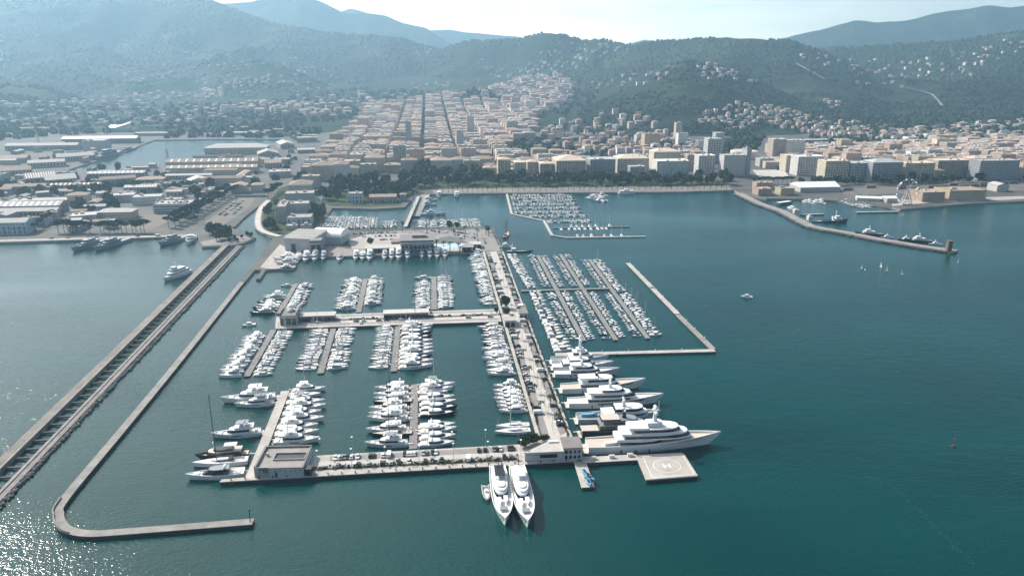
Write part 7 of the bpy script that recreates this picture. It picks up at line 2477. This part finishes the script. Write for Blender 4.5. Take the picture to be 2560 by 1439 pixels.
TREE = {}
def make_tree(key, name, cat, desc, H, R_, leafm, kind="broad", n=320):
    r = random.Random(hash(key) % 1000 if False else sum(map(ord, key)))
    t = thing(name, (0, 0, 0), label=desc, category=cat)
    if kind == "broad":
        trunk_mb(H * 0.38, H * 0.030, 4, R_ * 0.5, H * 0.6, r).build("trunk", M_BARK, t)
        crown_mb(R_, H * 0.16, H * 0.86, 7, n, R_ * 0.21, r).build("crown", leafm, t)
    elif kind == "umbrella":
        trunk_mb(H * 0.68, H * 0.026, 6, R_ * 0.6, H * 0.82, r).build("trunk", M_BARK, t)
        crown_mb(R_, H * 0.68, H * 0.30, 8, n, R_ * 0.17, r, 0.9).build("crown", leafm, t)
    elif kind == "cone":
        trunk_mb(H * 0.4, H * 0.025, 0, 0, 0, r).build("trunk", M_BARK, t)
        mb = MB()
        for i in range(n):
            f = r.random() ** 0.7
            a, rr = r.uniform(0, 6.283), R_ * (1 - f) * r.uniform(0.3, 1.0) + 0.2
            leaf_quad(mb, (rr * math.cos(a), rr * math.sin(a), H * (0.12 + 0.88 * f)), R_ * 0.28, r)
        mb.build("crown", leafm, t)
    else:
        mb = MB()
        p = Vector((0, 0, -0.3))
        for k in range(4):
            q = Vector((0.12 * k, 0.05 * k, H * 0.8 * (k + 1) / 4))
            mb.tube(p, q, H * 0.03 * (1.15 - 0.1 * k), H * 0.03 * (1.05 - 0.1 * k), 6)
            p = q
        mb.build("trunk", M_BARK, t)
        mb = MB()
        for k in range(26):
            a = 6.283 * k / 26 + r.uniform(-.2, .2)
            el = r.uniform(-0.5, 1.1)
            pts = []
            L = R_ * r.uniform(0.85, 1.15)
            for j in range(5):
                f = j / 4
                x = L * f * math.cos(el * (1 - f * 0.6)) * (1 - 0.1 * f)
                z = L * (f * math.sin(el) * 0.8 - 0.55 * f * f)
                pts.append((p.x + x * math.cos(a), p.y + x * math.sin(a), p.z + z))
            w = R_ * 0.13
            nx, ny = -math.sin(a) * w, math.cos(a) * w
            lo = [(x - nx * (1 - 0.8 * abs(j - 1.5) / 2.5), y - ny * (1 - 0.8 * abs(j - 1.5) / 2.5), z - 0.12) for j, (x, y, z) in enumerate(pts)]
            hi = [(x + nx * (1 - 0.8 * abs(j - 1.5) / 2.5), y + ny * (1 - 0.8 * abs(j - 1.5) / 2.5), z - 0.12) for j, (x, y, z) in enumerate(pts)]
            vs = lo + pts + hi
            mb.add(vs, [(j, j + 1, 6 + j, 5 + j) for j in range(4)] + [(5 + j, 6 + j, 11 + j, 10 + j) for j in range(4)])
        mb.build("crown", leafm, t)
    TREE[key] = dict(o=t, name=name, cat=cat, desc=desc, H=H)

make_tree("oak", "broadleaf_tree", "tree", "dark round tree", 12, 5.4, M_LEAF)
make_tree("oak2", "broadleaf_tree", "tree", "dark spreading tree", 11, 5.8, M_LEAF)
make_tree("lime", "broadleaf_tree", "tree", "mid-green tree", 13, 4.8, M_LEAF)
make_tree("plane", "broadleaf_tree", "tree", "pale olive tree", 14, 5.8, M_LEAF2)
make_tree("cypress", "cypress_tree", "tree", "slim dark cypress", 14, 2.2, M_PINE, "cone", 220)
make_tree("umb", "umbrella_pine", "tree", "umbrella pine", 13, 6.2, M_PINE, "umbrella", 300)
make_tree("umb2", "umbrella_pine", "tree", "umbrella pine", 12, 5.6, M_PINE, "umbrella", 280)
make_tree("palm", "palm_tree", "palm", "palm", 8.5, 2.9, M_PALM, "palm")
make_tree("palm2", "palm_tree", "palm", "palm", 10.5, 2.7, M_PALM, "palm")

def tree_at(key, p, label, group, k=1.0):
    T = TREE[key]
    return clone(T["o"], (p[0], p[1], p[2] - 0.05), rt.uniform(0, 6.28), (k * rt.uniform(0.92, 1.1), k * rt.uniform(0.92, 1.1), k * rt.uniform(0.92, 1.1)), label=label, group=group)

def grove(poly, n, mix, kmin, kmax, place_, group, rmin=5.0, z=None):
    xs, ys = [p[0] for p in poly], [p[1] for p in poly]
    got = []
    for _ in range(n * 25):
        if len(got) >= n:
            break
        qx, qy = rt.uniform(min(xs), max(xs)), rt.uniform(min(ys), max(ys))
        if not inpoly(qx, qy, poly):
            continue
        p = G(qx, qy, 2.0)
        if not clear(p.x, p.y, 2.0) or any((p.x - a.x) ** 2 + (p.y - a.y) ** 2 < rmin ** 2 for a in got):
            continue
        got.append(p)
    got.sort(key=lambda p: p.y)
    per = max(6, int(math.sqrt(len(got)) * 1.8))
    i = 0
    ri = 0
    while i < len(got):
        L = sorted(got[i:i + per], key=lambda p: p.x / p.y)
        for ci, p in enumerate(L):
            k = rt.choice(mix)
            tree_at(k, (p.x, p.y, ground_z(p.x, p.y) if p.y > 1780 else 2.0), f"{TREE[k]['desc']}, {nth(ci)} from left, {nth(ri)} row back, {place_}", group, rt.uniform(kmin, kmax))
        i += per
        ri += 1

BR = ["oak"] * 4 + ["oak2"] * 3 + ["lime"] * 3 + ["plane"] * 1
# keep the wood clear of placed houses
PK = "trees of the seafront park"
grove([(850, 458), (940, 450), (1030, 440), (1070, 436), (1240, 440), (1242, 466), (1075, 469), (1035, 480), (1000, 500), (912, 497), (905, 492), (868, 492), (862, 503), (805, 503), (800, 472)], 95, BR, 0.95, 1.5, "seafront park", PK, 8)
grove([(1040, 446), (1050, 428), (1075, 424), (1085, 442), (1070, 452)], 7, ["plane"], 1.3, 1.7, "rounded clump of the park", PK, 8)
grove([(1240, 450), (1640, 450), (1830, 449), (1826, 463), (1700, 464), (1268, 467), (1242, 467)], 74, BR, 1.0, 1.45, "behind promenade palms", "trees behind the promenade palms", 7)
grove([(1990, 459), (2100, 461), (2440, 453), (2580, 450), (2580, 455), (2100, 465), (1990, 464)], 24, BR, 0.8, 1.3, "eastern avenue", "trees of the eastern avenue", 9)
grove([(700, 486), (760, 440), (800, 395), (862, 328), (874, 330), (815, 400), (775, 450), (722, 490)], 20, BR, 0.8, 1.25, "along the canal", "trees along the canal", 7)
grove([(655, 548), (690, 500), (715, 520), (690, 555), (700, 585), (664, 576)], 12, BR + ["cypress"], 0.6, 1.0, "inside the canal bend", "trees inside the canal bend", 5)
grove([(776, 530), (808, 512), (806, 566), (780, 572)], 6, BR, 0.9, 1.3, "inner basin corner", "trees at the inner basin corner", 7)
grove([(520, 586), (560, 580), (582, 590), (575, 600), (535, 602)], 9, BR, 0.7, 1.1, "tree-covered point", "trees on the point", 6)
grove([(560, 592), (612, 590), (632, 590), (628, 596), (600, 602), (575, 608)], 8, BR, 0.35, 0.5, "tip of the point", "bushes at the tip of the point", 5)
AR = "trees of the naval base"
for poly, n, pl in (([(0, 487), (110, 486), (112, 496), (0, 500)], 8, "rear left naval grove"), ([(115, 480), (300, 478), (300, 492), (120, 496)], 13, "middle naval grove"), ([(240, 512), (310, 506), (312, 528), (244, 530)], 7, "round naval clump"),
                    ([(150, 522), (235, 514), (235, 540), (170, 548)], 9, "naval grove by the garage"), ([(330, 478), (400, 470), (402, 498), (332, 496)], 7, "naval grove by workshops"), ([(482, 476), (530, 470), (530, 500), (490, 505)], 5, "arsenal avenue clump"),
                    ([(625, 455), (665, 425), (672, 470), (640, 478)], 6, "dark canal-side clump"), ([(225, 424), (290, 422), (370, 424), (370, 428), (225, 430)], 6, "basin near quay")):
    grove(poly, (n + 1) // 2, BR, 0.9, 1.4, pl, AR, 6)
UP = "umbrella pines of the naval base"
def line_trees(a, b, n, keys, label, group, k=(0.9, 1.1), jit=1.0, z=2.0):
    A, B_ = G(*a, z), G(*b, z)
    for i in range(n):
        p = A.lerp(B_, (i + 0.5) / n) + Vector((rt.uniform(-jit, jit), rt.uniform(-jit, jit), 0))
        tree_at(rt.choice(keys), p, label.format(n=nth(i)), group, rt.uniform(*k))
line_trees((143, 582), (232, 582), 8, ["umb", "umb2"], "umbrella pine, {n} from left in the quayside row of eight", UP)
line_trees((246, 582), (368, 581), 11, ["umb", "umb2"], "umbrella pine, {n} from left in the quayside row of eleven", UP)
line_trees((432, 574), (600, 478), 17, ["umb", "umb2"], "umbrella pine, {n} inland in the avenue row beside the car lot", UP)
line_trees((414, 572), (575, 478), 14, ["umb", "umb2"], "umbrella pine, {n} inland in the avenue row nearer the field", UP)
line_trees((84, 582), (136, 545), 6, ["umb2"], "umbrella pine, {n} inland in the short slanting row", UP, (0.8, 1.0))
line_trees((668, 500), (700, 475), 5, ["umb"], "umbrella pine, {n} inland on the canal's town bank", UP)
line_trees((1880, 462), (1985, 460), 9, ["umb2"], "umbrella pine, {n} from left behind the customs houses", "pines behind the customs houses", (0.8, 1.0))
PP = "palms of the promenade"
line_trees((1090, 480), (1262, 478.5), 14, ["palm", "palm2"], "palm, {n} from left in the promenade row before the swing bridge bend", PP)
line_trees((1275, 477.5), (1822, 472.5), 40, ["palm", "palm2"], "palm, {n} from left in the front promenade row", PP)
line_trees((1282, 471.5), (1818, 467.5), 32, ["palm", "palm2"], "palm, {n} from left in the rear promenade row", PP)
for i, (x, y) in enumerate(((1006, 578), (1036, 576), (1068, 582), (1098, 579), (1134, 580), (1163, 587), (1193, 594), (1091, 625), (1110, 626), (1125, 627), (1148, 629), (1215, 586), (1222, 591))):
    tree_at("palm2", G(x, y, 2.0), f"tall palm, {nth(i)} along the yard platform's garden and pool", "palms of the yard platform", 1.15)
k = 0
for i in range(19):
    s = main_s(648 + i * 22.5)
    f = 0.345 if i % 2 else 0.69
    tree_at("palm", main_pt(s, f), f"palm, {nth(i)} from the yard along the central pier road", "palms of the central pier", 0.80)
# shrubs and hedges on the piers
def hedge(a, b, w, h, label, group, n_per=4.5, name="hedge"):
    d, n = perp(a, b)
    L = (b - a).length
    t = thing(name, a.to_tuple(), math.atan2(d.y, d.x), label=label, category="hedge", group=group)
    mb = MB()
    for i in range(int(L * n_per)):
        x = rt.uniform(0, L)
        hh = h * (0.75 + 0.4 * math.sin(x * 0.9 + a.x))
        leaf_quad(mb, (x, rt.uniform(-w / 2, w / 2), 0.15 + rt.random() * max(hh, 0.3)), 0.55, rt)
    mb.build("foliage", M_LEAF, t)
for i in range(11):
    s0 = 0.03 + i * 0.085
    hedge(oq_pt(s0, 0.79), oq_pt(s0 + 0.078, 0.79), 1.7, 1.3 if i < 3 else 2.0, f"low hedge, {nth(i)} from the office along the outer quay bed", "hedges of the outer quay")
for i in range(10):
    for f, nm in ((0.135, "breakwater-side"), (0.882, "bay-side")):
        s0 = 0.04 + i * 0.093
        hedge(main_pt(s0, f), main_pt(s0 + 0.07, f), 1.0, 0.9, f"low hedge, {nth(i)} from the yard in the {nm} bed of the pier", "hedges of the central pier", 3.0)
for i in range(4):
    s0 = 0.3 + i * 0.17
    hedge(mj_pt(s0, 0.48), mj_pt(s0 + 0.13, 0.48), 1.6, 1.2, f"low hedge, {nth(i)} from the jetty head along the jetty bed", "hedges of the jetty")
hedge(G(803, 573.5, 2), G(900, 572.5, 2), 3.0, 3.0, "long dark clipped hedge, the longer half behind the yard platform", None, 7)
hedge(G(903, 572.5, 2), G(990, 570.8, 2), 3.0, 3.0, "long dark clipped hedge, the half nearest the swing bridge", None, 7)
for i, (x, y, k) in enumerate(((1304, 1116, 0.42), (1314, 1114, 0.46), (1324, 1110, 0.5), (1334, 1107, 0.5), (1356, 1103, 0.32), (1364, 1101, 0.34))):
    sh_ = tree_at("oak2", G(x, y, 2.0), f"dark rounded shrub, {nth(i)} from left at the inner corner of pier and quay", "shrubs at the pier corner", k)
    sh_.name, sh_["category"] = "shrub", "shrub"
for x, y, k, lab in ((1265, 770, 0.75, "dark bushy tree on the pier opposite the jetty, larger one"), (1267, 787, 0.45, "dark bushy tree on the pier opposite the jetty, smaller one"), (1241, 783, 0.4, "small tree at the jetty root, by the pier edge"), (1125, 574, 0.8, "dark tree on the inner basin edge behind the platform car park, left one"), (1143, 572, 0.6, "dark tree on the inner basin edge behind the platform car park, right one"),
                     (926, 613, 0.6, "round tree by the quay arcade"), (1220, 580, 0.5, "dark tree at the platform's bay corner")):
    tree_at("oak", G(x, y, 2.0), lab, None, k)

# ---- woodland over the hills, the knoll and the gardens: too many trees to count
rng = np.random.RandomState(4)
def clump(seed, n=22, flat=0.8):
    r = random.Random(seed)
    mb = MB()
    for i in range(n):
        a, e = r.uniform(0, 6.283), math.asin(r.uniform(-0.1, 1))
        rr = r.uniform(0.75, 1.0)
        c = Vector((rr * math.cos(a) * math.cos(e), rr * math.sin(a) * math.cos(e), rr * math.sin(e) * flat + 0.25))
        nrm = c.normalized()
        b = nrm.orthogonal().normalized()
        b.rotate(Matrix.Rotation(r.uniform(0, 6.28), 3, nrm))
        d = nrm.cross(b)
        s = r.uniform(0.34, 0.55)
        mb.add([c - b * s - d * s, c + b * s - d * s * .8, c + b * s * .9 + d * s - nrm * .15, c - b * s * .8 + d * s - nrm * .1], [(0, 1, 2, 3)])
    return np.array(mb.v), len(mb.f)
def dome(seed):
    r = random.Random(seed)
    v = [(0, 0, 1.0 + r.uniform(-.1, .15))]
    for k in range(6):
        a = 1.047 * k
        q = r.uniform(0.5, 0.7)
        v.append((q * math.cos(a), q * math.sin(a), r.uniform(0.62, 0.9)))
    for k in range(6):
        a = 1.047 * (k + 0.5)
        q = r.uniform(0.85, 1.12)
        v.append((q * math.cos(a), q * math.sin(a), r.uniform(-0.2, 0.15)))
    f = []
    for k in range(6):
        j = (k + 1) % 6
        f += [(0, 1 + k, 1 + j), (1 + k, 7 + k, 1 + j), (7 + k, 7 + j, 1 + j)]
    return np.array(v), np.array(f)

def scatter_mesh(name, kinds, pts, mat_):
    """pts: (x, y, z, size, height) rows; kinds: list of (verts, faces as equal-length index array)"""
    V, Fa = [], []
    o = 0
    for kd, (v, f) in enumerate(kinds):
        sel = pts[kd::len(kinds)]
        if not len(sel):
            continue
        a = rng.uniform(0, 6.283, len(sel))
        c, s = np.cos(a), np.sin(a)
        x = v[None, :, 0] * c[:, None] - v[None, :, 1] * s[:, None]
        y = v[None, :, 0] * s[:, None] + v[None, :, 1] * c[:, None]
        P = np.stack([x * sel[:, 3:4] + sel[:, 0:1], y * sel[:, 3:4] + sel[:, 1:2], v[None, :, 2] * sel[:, 4:5] + sel[:, 2:3]], -1)
        V.append(P.reshape(-1, 3))
        Fa.append((f[None] + (np.arange(len(sel)) * len(v))[:, None, None] + o).reshape(-1, f.shape[1]))
        o += len(sel) * len(v)
    V = np.concatenate(V).astype(np.float32)
    Fa = np.concatenate(Fa).astype(np.int32)
    me = bpy.data.meshes.new(name)
    me.vertices.add(len(V))
    me.vertices.foreach_set("co", V.ravel())
    me.loops.add(Fa.size)
    me.loops.foreach_set("vertex_index", Fa.ravel())
    me.polygons.add(len(Fa))
    k = Fa.shape[1]
    me.polygons.foreach_set("loop_start", np.arange(0, Fa.size, k, dtype=np.int32))
    me.polygons.foreach_set("loop_total", np.full(len(Fa), k, dtype=np.int32))
    me.materials.append(mat_)
    me.update()
    obj(name, me, kind="stuff")

def sample_px(poly, n):
    xs, ys = [p[0] for p in poly], [p[1] for p in poly]
    out = []
    while len(out) < n:
        x, y = rt.uniform(min(xs), max(xs)), rt.uniform(min(ys), max(ys))
        if inpoly(x, y, poly):
            out.append((x, y))
    return out

# hills: sampled evenly over column and depth, so that nearer slopes carry single trees and farther ones groves
N_H = 36000
pxs = rng.uniform(-150, 2710, N_H)
lo = np.interp(pxs, [-150, 700, 900, 1240, 1380, 1500, 1860, 2000, 2400, 2710], [2250, 2700, 3000, 3000, 2150, 1880, 1830, 2050, 2150, 2100])
Yv = lo + (5600 - lo) * rng.uniform(0, 1, N_H) ** 1.7
Zv = terrain_z(pxs, Yv)
Xv = (pxs - CX) / F_PX / (CP - ((140 - CY) / F_PX) * SP) * Yv
nzv = fbm(Xv / 210.0 + 3, Yv / 210.0 + 8, 3)
bz = base_z(pxs, Yv)
keep = (Zv > bz + 4) & (nzv > 0.41)
size = np.clip(Yv / 2400.0, 0.9, 2.2) * rng.uniform(3.6, 6.4, N_H)
hs_ = size * rng.uniform(0.85, 1.35, N_H)
pts = np.stack([Xv, Yv, Zv - 0.6, size, hs_], -1)[keep]
near = pts[:, 1] < 3000
cl = [clump(i) for i in range(5)]
CL = [(v, np.arange(len(v)).reshape(-1, 4)) for v, _ in cl]
DM = [dome(i) for i in range(6)]
scatter_mesh("woodland", CL, pts[near], M_WOODS)
scatter_mesh("far_woodland", DM, pts[~near], M_WOODS)
# town gardens, knoll and suburbs
g = []
def garden(poly, n, smin, smax, tall=1.2):
    for x, y in sample_px(poly, n):
        p = hit(x, y)
        if p and clear(p[0], p[1], 0.5):
            s = rt.uniform(smin, smax)
            g.append((p[0], p[1], p[2] - 0.3, s, s * rt.uniform(0.9, 1.3) * tall))
garden([(1100, 262), (1150, 240), (1185, 226), (1220, 230), (1250, 246), (1290, 264), (1200, 268)], 90, 6, 9)
garden([(-60, 335), (200, 330), (330, 326), (560, 320), (740, 320), (860, 300), (930, 262), (800, 255), (560, 262), (300, 262), (100, 268), (-60, 280)], 620, 5, 9)
garden([(-60, 362), (60, 345), (230, 335), (300, 330), (-60, 330)], 60, 6, 10)
garden([(380, 345), (700, 346), (760, 350), (820, 320), (560, 318), (430, 332)], 120, 5, 9)
garden([(1335, 402), (1345, 330), (1420, 305), (1560, 330), (1700, 340), (1760, 368), (1740, 392), (1480, 402)], 300, 4, 7)
garden([(1240, 388), (1250, 352), (1330, 350), (1420, 385), (1330, 398)], 90, 5, 8)
garden([(1745, 318), (1840, 264), (1960, 274), (2200, 320), (2420, 320), (2560, 300), (2620, 345), (2100, 362), (1900, 312), (1890, 360), (1800, 360)], 420, 4, 7.5)
garden([(1770, 380), (1840, 345), (1910, 345), (1900, 372), (1830, 384)], 60, 6, 9)
garden([(1905, 420), (2110, 366), (2620, 345), (2700, 445), (2100, 445)], 130, 4, 6.5)
garden([(760, 440), (862, 325), (930, 262), (1060, 255), (1240, 300), (1640, 440), (1240, 440), (850, 450)], 70, 3.5, 6)
garden([(560, 292), (790, 264), (870, 240), (935, 252), (905, 290), (840, 305), (560, 300)], 140, 6, 10)
garden([(1240, 250), (1330, 190), (1440, 185), (1500, 240), (1420, 290), (1345, 290)], 170, 6, 10)
garden([(-40, 590), (0, 440), (300, 430), (420, 436), (400, 545), (100, 585)], 250, 3.5, 6.2)
garden([(590, 268), (860, 222), (1080, 232), (1060, 250), (930, 262), (700, 280)], 300, 6, 10)
garden([(430, 500), (600, 440), (700, 400), (760, 380), (700, 450), (600, 490), (470, 520)], 60, 3.5, 6)
garden([(2020, 318), (2060, 295), (2300, 285), (2560, 262), (2700, 330), (2420, 335), (2200, 330)], 520, 4, 8)
garden([(1930, 370), (2040, 340), (2200, 345), (2420, 345), (2300, 358), (2110, 368)], 90, 4, 7)
garden([(1180, 440), (1240, 400), (1300, 405), (1640, 430), (1640, 446)], 60, 3.5, 5.5)
scatter_mesh("garden_trees", CL, np.array(g), M_WOODS)
for k in list(TREE):
    drop(TREE[k]["o"])

# ================================================================== CARS, LAMPS, SMALL THINGS
CARM = {"white": mat("car_white", (0.72, 0.72, 0.71), 0.25, var=0.03), "black": mat("car_black", (0.012, 0.012, 0.014), 0.2, var=0.1), "grey": mat("car_grey", (0.16, 0.165, 0.17), 0.3, 0.2, var=0.05),
        "silver": mat("car_silver", (0.42, 0.43, 0.44), 0.3, 0.4, var=0.04), "blue": mat("car_blue", (0.02, 0.045, 0.11), 0.25, var=0.05), "red": mat("car_red", (0.22, 0.02, 0.018), 0.25, var=0.05)}
CAR = {}
def make_car(col):
    t = thing("parked_car", (0, 0, 0), label="car", category="car")
    side = [(-2.15, 0.35), (-2.15, 0.85), (-1.9, 0.98), (1.05, 0.95), (2.0, 0.75), (2.15, 0.55), (2.15, 0.32)]
    MB().loft([[(x, -0.88, z) for x, z in side], [(x, 0.88, z) for x, z in side]]).build("body", CARM[col], t)
    base = [(-1.75, -0.80), (1.0, -0.80), (1.0, 0.80), (-1.75, 0.80)]
    MB().prism(base, 0.95, 1.42, [(-1.35, -0.62), (0.3, -0.62), (0.3, 0.62), (-1.35, 0.62)]).build("window", M_GLASS, t)
    MB().prism([(-1.34, -0.61), (0.29, -0.61), (0.29, 0.61), (-1.34, 0.61)], 1.41, 1.47).build("roof", CARM[col], t)
    me = MB().tube((0, -0.11, 0), (0, 0.11, 0), 0.33, n=8).mesh("wheel", M_BLACK)
    for sx in (-1.3, 1.3):
        for s in (-1, 1):
            obj("wheel", me, t, (sx, s * 0.82, 0.33))
    CAR[col] = t
for c in CARM:
    make_car(c)
vt = thing("parked_van", (0, 0, 0), label="van", category="van")
side = [(-2.7, 0.35), (-2.7, 2.2), (1.5, 2.2), (2.1, 1.25), (2.7, 1.05), (2.7, 0.35)]
MB().loft([[(x, -1.0, z) for x, z in side], [(x, 1.0, z) for x, z in side]]).build("body", CARM["white"], vt)
MB().add([(1.56, -0.85, 2.12), (2.09, -0.9, 1.30), (2.09, 0.9, 1.30), (1.56, 0.85, 2.12)], [(0, 1, 2, 3)]).build("windscreen", M_GLASS, vt)
for p_ in vt.children[1].data.vertices:
    p_.co.x += 0.04
me = MB().tube((0, -0.12, 0), (0, 0.12, 0), 0.36, n=8).mesh("wheel", M_BLACK)
for sx in (-1.7, 1.7):
    for s in (-1, 1):
        obj("wheel", me, vt, (sx, s * 0.95, 0.36))
rc = random.Random(31)
NCAR = 0
def park(p, ang, where, i, grp):
    global NCAR
    NCAR += 1
    if rc.random() < 0.07:
        return clone(vt, p, ang, label=f"white van, {nth(i)} {where}", group=grp)
    c = rc.choice(["white"] * 6 + ["black"] * 6 + ["grey"] * 4 + ["silver"] * 3 + ["blue"])
    return clone(CAR[c], p, ang + (math.pi if rc.random() < 0.4 else 0), label=f"{'dark' if c == 'black' else c} car, {nth(i)} {where}", group=grp)
def car_row(fn, s0, s1, n, dens, ang, where, grp):
    i = 0
    for k in range(n):
        if rc.random() < dens:
            p = fn(s0 + (s1 - s0) * (k + 0.5) / n)
            park((p.x, p.y, p.z + 0.05), ang + R(rc.uniform(-3, 3)), where, i, grp)
            i += 1
CG = "cars parked on the piers"
PERP = math.atan2(WD.y, WD.x)
car_row(lambda s: oq_pt(s, 0.22, QZ), 0.12, 0.96, 58, 0.34, PERP, "parked from the office, back row of the outer quay", CG)
car_row(lambda s: oq_pt(s, 0.668, QZ), 0.07, 0.95, 58, 0.34, PERP, "parked from the office, hedge row of the outer quay", CG)
car_row(lambda s: main_pt(s, 0.25), 0.03, 0.93, 110, 0.34, ROT, "parked from the yard, breakwater strip of the pier", CG)
car_row(lambda s: main_pt(s, 0.765), 0.03, 0.93, 110, 0.28, ROT, "parked from the yard, bay strip of the pier", CG)
car_row(lambda s: mj_pt(s, 0.17), 0.2, 0.97, 40, 0.2, PERP, "parked from the jetty head, inland strip", CG)
car_row(lambda s: mj_pt(s, 0.66), 0.15, 0.97, 24, 0.25, ROT, "along the jetty road from its head", CG)
car_row(lambda s: mj_pt(s, 0.80), 0.15, 0.97, 40, 0.12, PERP, "parked from the jetty head, seaward strip", CG)
YG = "cars on the yard platform"
def seg(a, b):
    A, B_ = G(*a, QZ), G(*b, QZ)
    return lambda s: A.lerp(B_, s)
for j, (a, b, n, nm) in enumerate((((1078, 577), (1098, 581), 8, "garden row one"), ((1110, 578), (1190, 586), 26, "upper curved row"), ((1130, 586), (1215, 600), 28, "middle curved row"), ((1150, 595), (1210, 606), 18, "lower curved row"),
                                   ((880, 585), (990, 582), 34, "plaza's inland row"), ((905, 592), (1055, 588), 34, "plaza's middle row"), ((925, 600), (1000, 598), 18, "plaza's lower row"), ((1212, 604), (1216, 626), 8, "pier root row"), ((1246, 602), (1250, 626), 8, "pier root bay row"))):
    car_row(seg(a, b), 0, 1, n, 0.36, PERP + R(15 * (j % 3 - 1)), f"from left, {nm} of the yard platform", YG)
NG = "cars in the naval base"
for a, b, n, nm in (((548, 538), (600, 498), 22, "left row of the canal car lot"), ((562, 540), (608, 502), 22, "middle row of the canal car lot"), ((576, 543), (604, 518), 12, "right row of the canal car lot")):
    car_row(seg(a, b), 0, 1, n, 0.5, ROT, f"inland, {nm}", NG)
def roof_seg(a, b):
    A, B_ = G(*a, 2.0), G(*b, 2.0)
    def f(s):
        p = A.lerp(B_, s)
        p.z = 13.2
        return p
    return f
for yb, nm in ((529, "front row"), (522, "rear row")):
    car_row(roof_seg((392, yb), (470, yb - 1)), 0.0, 1.0, 20, 0.5, PERP, f"on the deck car park roof, {nm}", NG)
car_row(seg((2110, 459.5), (2560, 449.5)), 0, 1, 60, 0.42, ROT, "from left along the eastern avenue", "cars along the eastern avenue")
car_row(seg((20, 599), (430, 589)), 0, 1, 40, 0.2, ROT, "from left along the naval quay road", NG)
for c in CAR:
    drop(CAR[c])
drop(vt)

# lamps
lp = thing("street_lamp", (0, 0, 0), label="lamp", category="street lamp")
MB().tube((0, 0, 0), (0, 0, 9), 0.12, 0.07, 6).build("post", M_STEEL, lp)
MB().box(0, 0, 8.9, 0.9, 0.9, 0.3).build("lamp_head", M_WHITE, lp)
for i, (x, y) in enumerate(((802, 1137), (882, 1132.5), (962, 1128), (1048, 1123.5), (1131, 1119), (1214, 1114), (1296, 1109))):
    clone(lp, G(x, y, QZ), label=f"tall street lamp, {nth(i)} from the office along the quay's back edge", group="street lamps")
for i, (x, y) in enumerate(((795, 1168), (880, 1163), (964, 1158), (1048, 1153), (1134, 1149), (1220, 1144), (1302, 1140))):
    clone(lp, G(x, y, QZ), label=f"street lamp, {nth(i)} from the office in the middle of the quay", group="street lamps")
for i in range(16):
    s = main_s(650 + i * 28)
    clone(lp, main_pt(s, 0.513), label=f"street lamp, {nth(i)} from the yard on the pier's centre line", group="street lamps")
drop(lp)
# bollards along the yacht quays
bl = thing("bollard", (0, 0, 0), label="b", category="bollard")
MB().tube((0, 0, 0), (0, 0, 0.7), 0.28, 0.22, 7).tube((0, 0, 0.7), (0, 0, 0.85), 0.42, 0.42, 7).build("post", M_BLACK, bl)
for i in range(26):
    p = G(560, 1200, QZ).lerp(G(1432, 1150, QZ), (i + 0.5) / 26)
    clone(bl, p, label=f"black mooring bollard, {nth(i)} from the free end along the quay's seaward edge", group="mooring bollards")
for i in range(18):
    p = main_pt(0.52 + 0.46 * i / 18, 0.975)
    clone(bl, p, label=f"black mooring bollard, {nth(i)} along the pier edge by the big yachts", group="mooring bollards")
drop(bl)
for i, (x, y) in enumerate(((1483, 1146.5), (1529, 1143), (1575, 1139))):
    t = thing("power_box", G(x, y, 1.8).to_tuple(), ROT, label=f"white power box, {nth(i)} from the quay on the helipad walkway", category="power box", group="power boxes on the helipad walkway")
    MB().box(0, 0, 0, 2.6, 1.2, 1.2).build("housing", M_WHITE, t)
    MB().box(0, 0, 1.2, 2.9, 1.5, 0.18).build("lid", M_FLATW, t)
print("CARS", NCAR)
# ================================================================== HAZE
def build_haze():
    m = bpy.data.materials.new("sea_haze")
    m.use_nodes = True
    n, l = m.node_tree.nodes, m.node_tree.links
    n.remove(n["Principled BSDF"])
    v = n.new("ShaderNodeVolumePrincipled")
    v.inputs["Color"].default_value = (0.47, 0.75, 0.97, 1)
    v.inputs["Density"].default_value = 0.000112
    v.inputs["Anisotropy"].default_value = 0.42
    l.new(v.outputs["Volume"], n["Material Output"].inputs["Volume"])
    top = max(float(Zg.max()), CAM_H) + 20
    MB().box(0, 4350, -3, 20000, 10100, top + 3).build("haze", m, kind="stuff")
build_haze()
